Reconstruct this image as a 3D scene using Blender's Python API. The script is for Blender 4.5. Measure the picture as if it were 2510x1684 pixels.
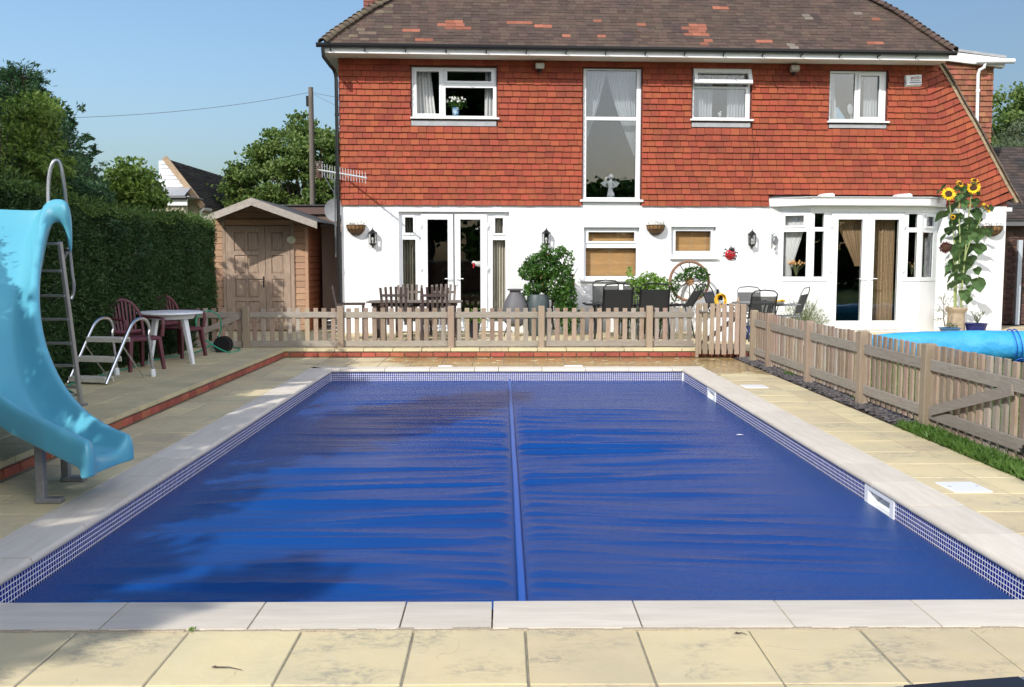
import bpy, math, random
import numpy as np
from mathutils import Vector, Matrix, noise
random.seed(7); rng=np.random.default_rng(11)
for o in list(bpy.data.objects): bpy.data.objects.remove(o, do_unlink=True)
scene=bpy.context.scene; COL=scene.collection
PI=math.pi; R=math.radians

# ------------------------------------------------------------------ camera
FPX=2309.0; PITCH=math.atan(199.7/FPX); YAW=math.atan(22/FPX); EYE=1.5
cd=bpy.data.cameras.new('camera'); cam=bpy.data.objects.new('camera',cd); COL.objects.link(cam)
cam.location=(0,0,EYE); cam.rotation_euler=(PI/2-PITCH,0,-YAW)
cd.sensor_width=36; cd.lens=FPX/2510*36; cd.clip_start=.05; cd.clip_end=2000
scene.camera=cam
# ------------------------------------------------------------------ sky and sun
SUN_EL=36.0; SUN_AZ=37.0      # light travels towards azimuth 37 deg (from +Y to +X)
w=bpy.data.worlds.new('World'); scene.world=w; w.use_nodes=True
nt=w.node_tree; nt.nodes.clear()
sk=nt.nodes.new('ShaderNodeTexSky'); sk.sky_type='NISHITA'; sk.sun_disc=False
sk.sun_elevation=R(SUN_EL); sk.sun_rotation=R(180-SUN_AZ); sk.altitude=0; sk.air_density=1.3; sk.dust_density=3.4; sk.ozone_density=5.5
bg=nt.nodes.new('ShaderNodeBackground'); bg.inputs[1].default_value=0.138
wo=nt.nodes.new('ShaderNodeOutputWorld'); nt.links.new(sk.outputs[0],bg.inputs[0]); nt.links.new(bg.outputs[0],wo.inputs[0])
sl=bpy.data.lights.new('sun','SUN'); sl.energy=3.7; sl.angle=R(.53); sl.color=(1,.955,.88)
sun=bpy.data.objects.new('sun',sl); COL.objects.link(sun)
ldir=Vector((math.sin(R(SUN_AZ))*math.cos(R(SUN_EL)),math.cos(R(SUN_AZ))*math.cos(R(SUN_EL)),-math.sin(R(SUN_EL))))
sun.rotation_euler=ldir.to_track_quat('-Z','Y').to_euler(); sun.location=(-8,-10,12)
vs=scene.view_settings; vs.view_transform='Standard'; vs.look='None'; vs.exposure=0.32; vs.gamma=1; vs.use_curve_mapping=False

# ------------------------------------------------------------------ photo-measurement helpers (pixels of the 2510 px photo)
def ray(px,py):
    cx=(px-1255)/FPX; cy=-(py-842)/FPX
    y=math.cos(PITCH)+cy*math.sin(PITCH); z=-math.sin(PITCH)+cy*math.cos(PITCH)
    return Vector((cx*math.cos(YAW)+y*math.sin(YAW), -cx*math.sin(YAW)+y*math.cos(YAW), z))
def G(px,py,z=0):
    r=ray(px,py); t=(z-EYE)/r.z; return Vector((r.x*t,r.y*t,z))
def WY(px,py,Y):
    r=ray(px,py); t=Y/r.y; return Vector((r.x*t,Y,EYE+r.z*t))
def proj(p):
    x=p[0]*math.cos(YAW)-p[1]*math.sin(YAW); y=p[0]*math.sin(YAW)+p[1]*math.cos(YAW); z=p[2]-EYE
    d=y*math.cos(PITCH)-z*math.sin(PITCH); v=y*math.sin(PITCH)+z*math.cos(PITCH)
    return 1255+FPX*x/d, 842-FPX*v/d

# ------------------------------------------------------------------ materials
MATS={}
def M(name,col,rough=.7,metal=0,vary=0,hue=0,tint=None,tf=.5,ns=6,stretch=(1,1,1),bump=0,bs=30,bd=.01,spec=.5,ramp=(.35,.65),
      alpha=None,coat=0,detail=5,sub=None):
    m=bpy.data.materials.new(name); m.use_nodes=True; t=m.node_tree; N=t.nodes; L=t.links
    b=N['Principled BSDF']; b.inputs['Roughness'].default_value=rough; b.inputs['Metallic'].default_value=metal
    b.inputs['Specular IOR Level'].default_value=spec
    if coat: b.inputs['Coat Weight'].default_value=coat; b.inputs['Coat Roughness'].default_value=.15
    g=N.new('ShaderNodeNewGeometry'); mp=N.new('ShaderNodeMapping'); mp.inputs['Scale'].default_value=stretch
    L.new(g.outputs['Position'],mp.inputs['Vector'])
    c=None
    def mix(f,a,bc,fac=None):
        x=N.new('ShaderNodeMix'); x.data_type='RGBA'
        if fac is not None: x.inputs[0].default_value=fac
        else: L.new(f,x.inputs[0])
        for s,v in ((6,a),(7,bc)):
            if isinstance(v,tuple): x.inputs[s].default_value=(*v[:3],1)
            else: L.new(v,x.inputs[s])
        return x.outputs[2]
    c=tuple(col)
    if tint is not None:
        n=N.new('ShaderNodeTexNoise'); n.inputs['Scale'].default_value=ns; n.inputs['Detail'].default_value=detail; n.inputs['Roughness'].default_value=.62
        L.new(mp.outputs[0],n.inputs['Vector'])
        mr=N.new('ShaderNodeMapRange'); mr.inputs[1].default_value=ramp[0]; mr.inputs[2].default_value=ramp[1]; mr.inputs[3].default_value=0; mr.inputs[4].default_value=tf
        L.new(n.outputs[0],mr.inputs[0]); c=mix(mr.outputs[0],c,tuple(tint))
    if sub is not None:   # second, finer speckle layer: (colour, scale, amount, lo, hi)
        n=N.new('ShaderNodeTexNoise'); n.inputs['Scale'].default_value=sub[1]; n.inputs['Detail'].default_value=6; n.inputs['Roughness'].default_value=.7
        L.new(mp.outputs[0],n.inputs['Vector'])
        mr=N.new('ShaderNodeMapRange'); mr.inputs[1].default_value=sub[3]; mr.inputs[2].default_value=sub[4]; mr.inputs[3].default_value=0; mr.inputs[4].default_value=sub[2]
        L.new(n.outputs[0],mr.inputs[0]); c=mix(mr.outputs[0],c,tuple(sub[0]))
    if vary or hue:
        oi=N.new('ShaderNodeObjectInfo'); ad=N.new('ShaderNodeMath'); ad.operation='ADD'
        L.new(oi.outputs['Random'],ad.inputs[0]); L.new(g.outputs['Random Per Island'],ad.inputs[1])
        fr=N.new('ShaderNodeMath'); fr.operation='FRACT'; L.new(ad.outputs[0],fr.inputs[0])
        hs=N.new('ShaderNodeHueSaturation')
        if isinstance(c,tuple): hs.inputs['Color'].default_value=(*c,1)
        else: L.new(c,hs.inputs['Color'])
        mv=N.new('ShaderNodeMapRange'); mv.inputs[3].default_value=1-vary; mv.inputs[4].default_value=1+vary; L.new(fr.outputs[0],mv.inputs[0]); L.new(mv.outputs[0],hs.inputs['Value'])
        m2=N.new('ShaderNodeMath'); m2.operation='MULTIPLY'; m2.inputs[1].default_value=7.31; L.new(fr.outputs[0],m2.inputs[0])
        f2=N.new('ShaderNodeMath'); f2.operation='FRACT'; L.new(m2.outputs[0],f2.inputs[0])
        mh=N.new('ShaderNodeMapRange'); mh.inputs[3].default_value=.5-hue; mh.inputs[4].default_value=.5+hue; L.new(f2.outputs[0],mh.inputs[0]); L.new(mh.outputs[0],hs.inputs['Hue'])
        c=hs.outputs[0]
    if isinstance(c,tuple): b.inputs['Base Color'].default_value=(*c,1)
    else: L.new(c,b.inputs['Base Color'])
    if bump:
        n=N.new('ShaderNodeTexNoise'); n.inputs['Scale'].default_value=bs; n.inputs['Detail'].default_value=6; L.new(mp.outputs[0],n.inputs['Vector'])
        bp=N.new('ShaderNodeBump'); bp.inputs['Strength'].default_value=bump; bp.inputs['Distance'].default_value=bd
        L.new(n.outputs[0],bp.inputs['Height']); L.new(bp.outputs[0],b.inputs['Normal'])
    if alpha is not None: b.inputs['Alpha'].default_value=alpha
    MATS[name]=m; return m
def leafM(name,col,col2,trans=.3,rough=.5,lowcol=None):
    m=bpy.data.materials.new(name); m.use_nodes=True; t=m.node_tree; N=t.nodes; L=t.links
    b=N['Principled BSDF']; b.inputs['Roughness'].default_value=rough; b.inputs['Specular IOR Level'].default_value=.35
    g=N.new('ShaderNodeNewGeometry'); x=N.new('ShaderNodeMix'); x.data_type='RGBA'
    x.inputs[6].default_value=(*col,1); x.inputs[7].default_value=(*col2,1)
    n=N.new('ShaderNodeTexNoise'); n.inputs['Scale'].default_value=2.2; n.inputs['Detail'].default_value=3; L.new(g.outputs['Position'],n.inputs['Vector'])
    a=N.new('ShaderNodeMath'); a.operation='MULTIPLY_ADD'; a.inputs[1].default_value=.6; L.new(g.outputs['Random Per Island'],a.inputs[0])
    mr=N.new('ShaderNodeMapRange'); mr.inputs[1].default_value=.3; mr.inputs[2].default_value=.7; mr.inputs[3].default_value=0; mr.inputs[4].default_value=.4
    L.new(n.outputs[0],mr.inputs[0]); L.new(mr.outputs[0],a.inputs[2]); L.new(a.outputs[0],x.inputs[0])
    L.new(x.outputs[2],b.inputs['Base Color'])
    tr=N.new('ShaderNodeBsdfTranslucent'); L.new(x.outputs[2],tr.inputs[0])
    ms=N.new('ShaderNodeMixShader'); ms.inputs[0].default_value=trans
    L.new(b.outputs[0],ms.inputs[1]); L.new(tr.outputs[0],ms.inputs[2]); L.new(ms.outputs[0],N['Material Output'].inputs[0])
    MATS[name]=m; return m
def glassM(name,refl=.12,tintc=(1,1,1),f=1.0):
    m=bpy.data.materials.new(name); m.use_nodes=True; t=m.node_tree; N=t.nodes; L=t.links; N.remove(N['Principled BSDF'])
    tr=N.new('ShaderNodeBsdfTransparent'); tr.inputs[0].default_value=(*tintc,1)
    gl=N.new('ShaderNodeBsdfGlossy'); gl.inputs['Roughness'].default_value=.003
    fr=N.new('ShaderNodeFresnel'); g0=N.new('ShaderNodeNewGeometry'); io=N.new('ShaderNodeMath'); io.operation='MULTIPLY_ADD'; io.inputs[1].default_value=-.8333; io.inputs[2].default_value=1.5; L.new(g0.outputs['Backfacing'],io.inputs[0]); L.new(io.outputs[0],fr.inputs[0])
    ad=N.new('ShaderNodeMath'); ad.operation='MULTIPLY_ADD'; ad.inputs[1].default_value=f; ad.inputs[2].default_value=refl; ad.use_clamp=True; L.new(fr.outputs[0],ad.inputs[0])
    # faint waviness of float glass
    n=N.new('ShaderNodeTexNoise'); n.inputs['Scale'].default_value=1.3; g=N.new('ShaderNodeNewGeometry'); L.new(g.outputs['Position'],n.inputs['Vector'])
    bp=N.new('ShaderNodeBump'); bp.inputs['Strength'].default_value=.05; bp.inputs['Distance'].default_value=.05; L.new(n.outputs[0],bp.inputs['Height']); L.new(bp.outputs[0],gl.inputs['Normal'])
    ms=N.new('ShaderNodeMixShader'); L.new(ad.outputs[0],ms.inputs[0]); L.new(tr.outputs[0],ms.inputs[1]); L.new(gl.outputs[0],ms.inputs[2])
    L.new(ms.outputs[0],N['Material Output'].inputs[0]); MATS[name]=m; return m
def meshM(name,col,open_=.35,scale=200):
    # woven / perforated sheet: a fine regular pattern of real holes, too small to model
    m=bpy.data.materials.new(name); m.use_nodes=True; t=m.node_tree; N=t.nodes; L=t.links
    b=N['Principled BSDF']; b.inputs['Base Color'].default_value=(*col,1); b.inputs['Roughness'].default_value=.6
    tr=N.new('ShaderNodeBsdfTransparent'); ms=N.new('ShaderNodeMixShader'); ms.inputs[0].default_value=open_
    L.new(b.outputs[0],ms.inputs[1]); L.new(tr.outputs[0],ms.inputs[2]); L.new(ms.outputs[0],N['Material Output'].inputs[0]); MATS[name]=m; return m

# ------------------------------------------------------------------ mesh building
class MB:
    def __init__(s): s.v=[]; s.f=[]; s.X=Matrix()
    def add(s,vs,fs):
        b=len(s.v); X=s.X
        s.v+= [tuple(X@Vector(p)) for p in vs]; s.f+=[tuple(b+i for i in f) for f in fs]; return s
    def box(s,x0,x1,y0,y1,z0,z1):
        return s.add([(x0,y0,z0),(x1,y0,z0),(x1,y1,z0),(x0,y1,z0),(x0,y0,z1),(x1,y0,z1),(x1,y1,z1),(x0,y1,z1)],
            [(3,2,1,0),(4,5,6,7),(0,1,5,4),(1,2,6,5),(2,3,7,6),(3,0,4,7)])
    def cbox(s,x0,x1,y0,y1,z0,z1,c=.006):   # chamfered on all 12 edges
        vs=[];ix={}
        for i,x in enumerate((x0,x1)):
            for j,y in enumerate((y0,y1)):
                for k,z in enumerate((z0,z1)):
                    sx,sy,sz=(1,-1)[i],(1,-1)[j],(1,-1)[k]
                    for a in range(3):
                        p=[x+sx*c,y+sy*c,z+sz*c]; p[a]=(x,y,z)[a]; ix[i,j,k,a]=len(vs); vs.append(tuple(p))
        F=[]
        for i in (0,1): F.append(tuple(ix[i,j,k,0] for j,k in ((0,0),(0,1),(1,1),(1,0))))
        for i in (0,1): F.append(tuple(ix[j,i,k,1] for j,k in ((0,0),(0,1),(1,1),(1,0))))
        for i in (0,1): F.append(tuple(ix[j,k,i,2] for j,k in ((0,0),(0,1),(1,1),(1,0))))
        for i in (0,1):
            for j in (0,1):
                F.append((ix[i,j,0,0],ix[i,j,1,0],ix[i,j,1,1],ix[i,j,0,1]))
                F.append((ix[i,0,j,0],ix[i,1,j,0],ix[i,1,j,2],ix[i,0,j,2]))
                F.append((ix[0,i,j,1],ix[1,i,j,1],ix[1,i,j,2],ix[0,i,j,2]))
                for k in (0,1): F.append(tuple(ix[i,j,k,a] for a in range(3)))
        # orient outwards
        c0=Vector(((x0+x1)/2,(y0+y1)/2,(z0+z1)/2)); G2=[]
        for f in F:
            p=[Vector(vs[i]) for i in f]; n=(p[1]-p[0]).cross(p[2]-p[0]); ctr=sum(p,Vector())/len(p)
            G2.append(f if n.dot(ctr-c0)>0 else f[::-1])
        return s.add(vs,G2)
    def beam(s,p,q,w,h,up=(0,0,1),c=0):
        p=Vector(p);q=Vector(q);d=q-p;L=d.length;d.normalize();u=Vector(up)
        if abs(d.dot(u))>.98: u=Vector((0,1,0))
        sd=d.cross(u).normalized();u=sd.cross(d)
        o=s.X; s.X=o@Matrix(((d.x,sd.x,u.x,p.x),(d.y,sd.y,u.y,p.y),(d.z,sd.z,u.z,p.z),(0,0,0,1)))
        (s.cbox if c else s.box)(0,L,-w/2,w/2,-h/2,h/2,*((c,) if c else ())); s.X=o; return s
    def tube(s,pts,r,n=8,cap=True,flat=1):
        pts=[Vector(p) for p in pts]; m=len(pts); rs=r if hasattr(r,'__len__') else [r]*m
        vs=[];pn=None
        for i,p in enumerate(pts):
            d=(pts[min(i+1,m-1)]-pts[max(i-1,0)]).normalized()
            if pn is None:
                a=Vector((0,0,1)) if abs(d.z)<.9 else Vector((1,0,0)); u=d.cross(a).normalized()
            else: u=(pn-d*pn.dot(d)).normalized()
            pn=u; v=d.cross(u)
            for k in range(n):
                t=2*PI*k/n; vs.append(p+u*math.cos(t)*rs[i]+v*math.sin(t)*rs[i]*flat)
        fs=[(i*n+k,i*n+(k+1)%n,(i+1)*n+(k+1)%n,(i+1)*n+k) for i in range(m-1) for k in range(n)]
        if cap: fs+= [tuple(range(n))[::-1],tuple((m-1)*n+k for k in range(n))]
        return s.add(vs,fs)
    def lathe(s,prof,c=(0,0,0),n=16,cap=True):
        vs=[(c[0]+r*math.cos(2*PI*k/n),c[1]+r*math.sin(2*PI*k/n),c[2]+z) for r,z in prof for k in range(n)]; m=len(prof)
        fs=[(i*n+k,i*n+(k+1)%n,(i+1)*n+(k+1)%n,(i+1)*n+k) for i in range(m-1) for k in range(n)]
        if cap: fs+=[tuple(range(n))[::-1],tuple((m-1)*n+k for k in range(n))]
        return s.add(vs,fs)
    def ball(s,c,r,n=10,m=7):
        rx,ry,rz=r if hasattr(r,'__len__') else (r,r,r)
        vs=[(c[0],c[1],c[2]-rz)]
        for i in range(1,m):
            t=-PI/2+PI*i/m
            for k in range(n): vs.append((c[0]+rx*math.cos(t)*math.cos(2*PI*k/n),c[1]+ry*math.cos(t)*math.sin(2*PI*k/n),c[2]+rz*math.sin(t)))
        vs.append((c[0],c[1],c[2]+rz)); e=len(vs)-1
        fs=[(0,1+(k+1)%n,1+k) for k in range(n)]
        fs+=[(1+i*n+k,1+i*n+(k+1)%n,1+(i+1)*n+(k+1)%n,1+(i+1)*n+k) for i in range(m-2) for k in range(n)]
        fs+=[(e,1+(m-2)*n+k,1+(m-2)*n+(k+1)%n) for k in range(n)]
        return s.add(vs,fs)
    def prism(s,poly,a,b,axis='y'):   # poly in the other two axes, extruded a..b ; poly CCW seen from the -axis side
        n=len(poly)
        def P(p,t): return (p[0],t,p[1]) if axis=='y' else ((t,p[0],p[1]) if axis=='x' else (p[0],p[1],t))
        vs=[P(p,a) for p in poly]+[P(p,b) for p in poly]
        fs=[tuple(range(n)),tuple(range(n,2*n))[::-1]]+[((i+1)%n,i,n+i,n+(i+1)%n) for i in range(n)]
        return s.add(vs,fs)
    def plate(s,u0,u1,z0,z1,holes,y0,y1):   # vertical slab y0(front)..y1(back) with rectangular holes
        us=sorted({u0,u1}|{min(max(h[i],u0),u1) for h in holes for i in (0,1)}); zs=sorted({z0,z1}|{min(max(h[i],z0),z1) for h in holes for i in (2,3)})
        nu,nz=len(us)-1,len(zs)-1
        sol=[[not any(h[0]<(us[i]+us[i+1])/2<h[1] and h[2]<(zs[j]+zs[j+1])/2<h[3] for h in holes) for j in range(nz)] for i in range(nu)]
        S=lambda i,j: 0<=i<nu and 0<=j<nz and sol[i][j]
        for i in range(nu):
            for j in range(nz):
                if not sol[i][j]: continue
                a,b,c,d=us[i],us[i+1],zs[j],zs[j+1]
                s.add([(a,y0,c),(b,y0,c),(b,y0,d),(a,y0,d)],[(0,1,2,3)]); s.add([(a,y1,c),(b,y1,c),(b,y1,d),(a,y1,d)],[(3,2,1,0)])
                if not S(i-1,j): s.add([(a,y1,c),(a,y0,c),(a,y0,d),(a,y1,d)],[(0,1,2,3)])
                if not S(i+1,j): s.add([(b,y0,c),(b,y1,c),(b,y1,d),(b,y0,d)],[(0,1,2,3)])
                if not S(i,j-1): s.add([(a,y1,c),(b,y1,c),(b,y0,c),(a,y0,c)],[(0,1,2,3)])
                if not S(i,j+1): s.add([(a,y0,d),(b,y0,d),(b,y1,d),(a,y1,d)],[(0,1,2,3)])
        return s
    def ring(s,r,wd,y0,y1):   # rectangular ring just outside r=(u0,u1,z0,z1)
        u0,u1,z0,z1=r; return s.plate(u0-wd,u1+wd,z0-wd,z1+wd,[r],y0,y1)
    def build(s,name,mat,parent=None,smooth=False,loc=None,rot=None):
        me=bpy.data.meshes.new(name); me.from_pydata(s.v,[],s.f); me.materials.append(mat)
        if smooth: me.polygons.foreach_set('use_smooth',[True]*len(me.polygons)); me.set_sharp_from_angle(angle=R(40))
        o=bpy.data.objects.new(name,me); COL.objects.link(o); o.parent=parent
        if loc is not None: o.location=loc
        if rot is not None: o.rotation_euler=rot
        return o
def thing(name,label,cat,loc=(0,0,0),rz=0,group=None):
    o=bpy.data.objects.new(name,None); COL.objects.link(o); o.location=loc; o.rotation_euler=(0,0,rz); o.empty_display_size=.1
    o['label']=label; o['category']=cat
    if group: o['group']=group
    return o
def tag(o,label=None,cat=None,group=None,kind=None):
    for k,v in (('label',label),('category',cat),('group',group),('kind',kind)):
        if v: o[k]=v
    return o
def dup(root,loc,rz=None,label=None,group=None):
    kids=[c for c in COL.objects if c.parent==root]
    r=root.copy(); COL.objects.link(r); r.location=loc
    if rz is not None: r.rotation_euler=(0,0,rz)
    if label: r['label']=label
    if group: r['group']=group
    for ch in kids:
        c=ch.copy(); COL.objects.link(c); c.parent=r
        for g in [g for g in COL.objects if g.parent==ch]:
            d=g.copy(); COL.objects.link(d); d.parent=c
    return r
def place(mesh,name,parent,loc,rot=(0,0,0),sc=(1,1,1)):
    o=bpy.data.objects.new(name,mesh); COL.objects.link(o); o.parent=parent; o.location=loc; o.rotation_euler=rot; o.scale=sc; return o
def npmesh(name,V,F,mat,parent=None,smooth=False):
    me=bpy.data.meshes.new(name); k=F.shape[1]; me.vertices.add(len(V)); me.vertices.foreach_set('co',V.astype(np.float32).ravel())
    me.loops.add(F.size); me.loops.foreach_set('vertex_index',F.astype(np.int32).ravel())
    me.polygons.add(len(F)); me.polygons.foreach_set('loop_start',np.arange(0,F.size,k,dtype=np.int32)); me.polygons.foreach_set('loop_total',np.full(len(F),k,dtype=np.int32))
    if smooth: me.polygons.foreach_set('use_smooth',np.ones(len(F),dtype=bool))
    me.update(); me.validate(); me.materials.append(mat)
    o=bpy.data.objects.new(name,me); COL.objects.link(o); o.parent=parent; return o
def unit(v): return v/np.maximum(np.linalg.norm(v,axis=1,keepdims=True),1e-6)
def leaves(name,P,L,W,mat,parent=None,dirs=None,spread=1.0,droop=0,up=.0,jit=.3):
    """one folded leaf (two triangles sharing the midrib) per point"""
    P=np.asarray(P,dtype=float); n=len(P)
    a=rng.normal(size=(n,3)); 
    if dirs is not None: a=unit(np.asarray(dirs))+a*spread*.5
    a[:,2]-=droop; a=unit(a)
    b=rng.normal(size=(n,3)); b[:,2]*=(1-up); b=unit(b-a*np.sum(a*b,1,keepdims=True)); c=np.cross(a,b)
    l=L*(1+jit*rng.uniform(-1,1,(n,1))); w_=W*(1+jit*rng.uniform(-1,1,(n,1)))
    V=np.empty((n,4,3)); V[:,0]=P-a*l*.5; V[:,1]=P+b*w_*.5+c*w_*.15; V[:,2]=P+a*l*.5; V[:,3]=P-b*w_*.5+c*w_*.15
    F=np.empty((n,2,3),dtype=np.int64); i=np.arange(n)*4
    F[:,0]=np.stack([i,i+1,i+2],1); F[:,1]=np.stack([i,i+2,i+3],1)
    return npmesh(name,V.reshape(-1,3),F.reshape(-1,3),mat,parent)

# ------------------------------------------------------------------ palette
white_render=M('white_render',(.83,.84,.85),.85,tint=(.70,.71,.715),tf=.4,ns=1.3,bump=.5,bs=9,bd=.01,sub=((.68,.66,.62),3.5,.3,.58,.8),stretch=(1,1,.6))
upvc=M('white_upvc',(.82,.84,.86),.3)
paint_white=M('white_paint',(.80,.80,.80),.5,tint=(.66,.65,.62),tf=.35,ns=7)
red_tile=M('red_wall_tile',(.30,.062,.026),.8,vary=.17,hue=.006,tint=(.17,.036,.024),tf=.6,ns=1.5,ramp=(.45,.75),bump=.35,bs=55,bd=.004,sub=((.13,.035,.025),26,.45,.56,.78))
tile_back=M('shadow_batten',(.10,.03,.02),.9)
brown_tile=M('brown_roof_tile',(.088,.056,.041),.88,vary=.24,hue=.015,tint=(.05,.035,.032),tf=.7,ns=2.2,bump=.5,bs=50,bd=.005,sub=((.28,.22,.15),30,.4,.55,.75))
moss_tile=M('lichen_roof_tile',(.15,.115,.078),.9,vary=.25,hue=.02,tint=(.09,.07,.05),tf=.7,ns=6,bump=.5,bs=40,bd=.006)
orange_tile=M('orange_roof_tile',(.27,.10,.06),.85,vary=.25,tint=(.3,.1,.06),tf=.5,ns=9,bump=.3,bs=40)
pale_tile=M('pale_roof_tile',(.17,.145,.12),.9,vary=.15)
side_tile=M('orange_brown_tile',(.30,.115,.06),.85,vary=.3,hue=.015,tint=(.14,.06,.04),tf=.6,ns=4)
black_pl=M('black_plastic',(.012,.012,.014),.35)
dark_int=M('darkened_interior',(.06,.055,.05),.9,tint=(.04,.035,.03),tf=.5,ns=2)  # near-black walls: the dimness of the rooms is put into the colour
lead=M('lead_flashing',(.34,.35,.37),.6,metal=.2,tint=(.5,.5,.5),tf=.5,ns=8)
glass=glassM('window_glass',.025)
glass_sky=glassM('coated_glass',.085,(.80,.82,.84),f=1.0)
net=M('net_curtain',(.80,.81,.80),.9,tint=(.62,.63,.63),tf=.5,ns=12,stretch=(4,4,.7))
cream=M('cream_curtain',(.66,.63,.52),.9,tint=(.42,.40,.33),tf=.5,ns=14,stretch=(4,4,.3))
beadm=M('brown_curtain',(.42,.30,.17),.9,vary=.25,tint=(.18,.12,.07),tf=.8,ns=60,stretch=(2,2,.4))
bamboo=M('bamboo_blind',(.62,.38,.16),.7,vary=.14,tint=(.5,.29,.11),tf=.5,ns=20,stretch=(.3,1,1))
slab=None
grout=M('mortar',(.33,.30,.22),.95,tint=(.18,.16,.12),tf=.6,ns=18,bump=.6,bs=120)
coping=M('coping_stone',(.69,.63,.53),.75,vary=.07,tint=(.56,.49,.41),tf=.6,ns=2.2,bump=.35,bs=14,bd=.004,stretch=(1.2,9,4),sub=((.5,.48,.43),50,.3,.5,.8))
coping_side=M('coping_stone_side',(.67,.62,.53),.75,vary=.06,tint=(.56,.49,.41),tf=.6,ns=2.2,bump=.35,bs=14,bd=.004,stretch=(9,1.2,4),sub=((.5,.48,.43),50,.3,.5,.8))
brick=M('red_brick',(.36,.10,.06),.88,vary=.2,hue=.012,tint=(.22,.06,.04),tf=.6,ns=14,bump=.5,bs=70)
old_brick=M('brown_brick',(.10,.05,.038),.9,vary=.3,hue=.02,tint=(.05,.03,.025),tf=.6,ns=20)
fence_v=M('weathered_wood_upright',(.31,.235,.17),.85,vary=.24,hue=.018,tint=(.20,.12,.075),tf=.55,ns=3,stretch=(22,22,1.6),bump=.4,bs=12,bd=.003,sub=((.36,.34,.31),7,.6,.45,.7))
fence_x=M('weathered_wood_rail',(.29,.26,.215),.85,vary=.12,hue=.01,tint=(.19,.15,.12),tf=.55,ns=3,stretch=(1.6,22,22),bump=.4,bs=12,bd=.003,sub=((.40,.38,.35),7,.6,.45,.7))
fence_y=M('weathered_wood_side_rail',(.29,.26,.215),.85,vary=.12,hue=.01,tint=(.19,.15,.12),tf=.55,ns=3,stretch=(22,1.6,22),bump=.4,bs=12,bd=.003,sub=((.40,.38,.35),7,.6,.45,.7))
post_w=M('fence_post_wood',(.32,.25,.18),.85,vary=.15,hue=.012,tint=(.25,.17,.11),tf=.6,ns=3,stretch=(14,14,1.4),bump=.3,bs=14,sub=((.42,.38,.33),6,.6,.45,.75))
shed_w=M('shed_cladding',(.40,.245,.15),.8,vary=.12,hue=.008,tint=(.26,.15,.09),tf=.5,ns=4,stretch=(1.5,3,16),bump=.3,bs=16)
shed_side=M('shed_side_cladding',(.42,.14,.06),.75,vary=.1,tint=(.26,.09,.045),tf=.6,ns=4,stretch=(3,1.5,16))
shed_door=M('shed_door_wood',(.37,.275,.205),.82,vary=.08,tint=(.20,.14,.105),tf=.7,ns=4,stretch=(16,4,1.6),bump=.3,bs=16)
shed_trim=M('shed_barge_board',(.38,.34,.30),.85,vary=.08,tint=(.22,.19,.16),tf=.6,ns=4,stretch=(4,4,9))
felt=M('roof_felt',(.07,.07,.075),.95,tint=(.12,.12,.12),tf=.5,ns=9,bump=.4,bs=90)
dark_wood=M('dark_garden_wood',(.075,.05,.045),.7,vary=.2,tint=(.035,.024,.022),tf=.6,ns=5,stretch=(8,8,2))
grey_wood=M('grey_table_wood',(.17,.14,.12),.8,vary=.15,tint=(.09,.07,.06),tf=.6,ns=6,stretch=(2,14,4),bump=.3,bs=14)
alu=M('grey_aluminium',(.42,.44,.45),.38,metal=.75,tint=(.33,.35,.36),tf=.5,ns=8)
steel=M('polished_steel',(.62,.64,.66),.2,metal=1)
galv=M('galvanised_post',(.30,.31,.32),.5,metal=.4,tint=(.2,.2,.2),tf=.5,ns=14)
slide_b=M('blue_slide_gelcoat',(.105,.40,.53),.3,tint=(.16,.47,.57),tf=.35,ns=1.8,coat=.35)
tarp=M('blue_tarpaulin',(.035,.34,.70),.45,tint=(.08,.44,.76),tf=.5,ns=3,bump=.8,bs=4.5,bd=.06)
tarp_d=M('blue_strap',(.01,.10,.45),.5)
plast_w=M('white_garden_plastic',(.74,.77,.80),.4,tint=(.66,.69,.70),tf=.4,ns=9)
plast_m=M('maroon_garden_plastic',(.10,.024,.035),.42,tint=(.14,.045,.055),tf=.5,ns=6)
blackm=M('black_metal',(.015,.016,.018),.4,metal=.3)
greym=M('grey_metal',(.20,.215,.225),.4,metal=.5)
sling=M('black_sling_fabric',(.018,.019,.021),.75); sling_n=meshM('open_black_mesh',(.025,.026,.028),.35); sling_g=M('grey_sling',(.055,.058,.065),.7)
blackglass=glassM('smoked_glass',.10,(.35,.38,.4))
terra=M('chimney_pot_clay',(.47,.37,.26),.85,tint=(.30,.23,.16),tf=.7,ns=9,bump=.4,bs=30)
urn=M('grey_urn',(.10,.10,.11),.6,tint=(.14,.135,.14),tf=.5,ns=5)
navy=M('navy_glaze',(.012,.02,.14),.15); bluepot=M('blue_glaze',(.05,.16,.33),.2); slatepot=M('slate_planter',(.035,.055,.06),.5,tint=(.08,.10,.10),tf=.6,ns=8)
coir=M('coir_liner',(.30,.17,.07),.95,vary=.1,tint=(.17,.09,.035),tf=.8,ns=30,bump=.8,bs=60)
yellowp=M('yellow_hose',(.80,.46,.015),.4); greenp=M('green_hose',(.02,.28,.17),.45)
bark=M('bark',(.10,.075,.055),.9,tint=(.05,.04,.03),tf=.6,ns=9,stretch=(3,3,.7),bump=.6,bs=20)
polew=M('creosoted_pole',(.12,.10,.08),.85,tint=(.22,.20,.17),tf=.6,ns=5,stretch=(7,7,.5))
statue=M('white_ceramic',(.80,.80,.76),.35)
soil=M('soil',(.05,.035,.025),.95)
hedgeL=leafM('shaded_hedge_leaf',(.014,.042,.013),(.055,.115,.028),.22)  # hedge face leaves, the shade on that side put into the colour
hedgeTop=leafM('sunlit_hedge_leaf',(.07,.15,.03),(.13,.21,.05),.3)  # same leaf paler: sunlight on the hedge top is painted in
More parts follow.
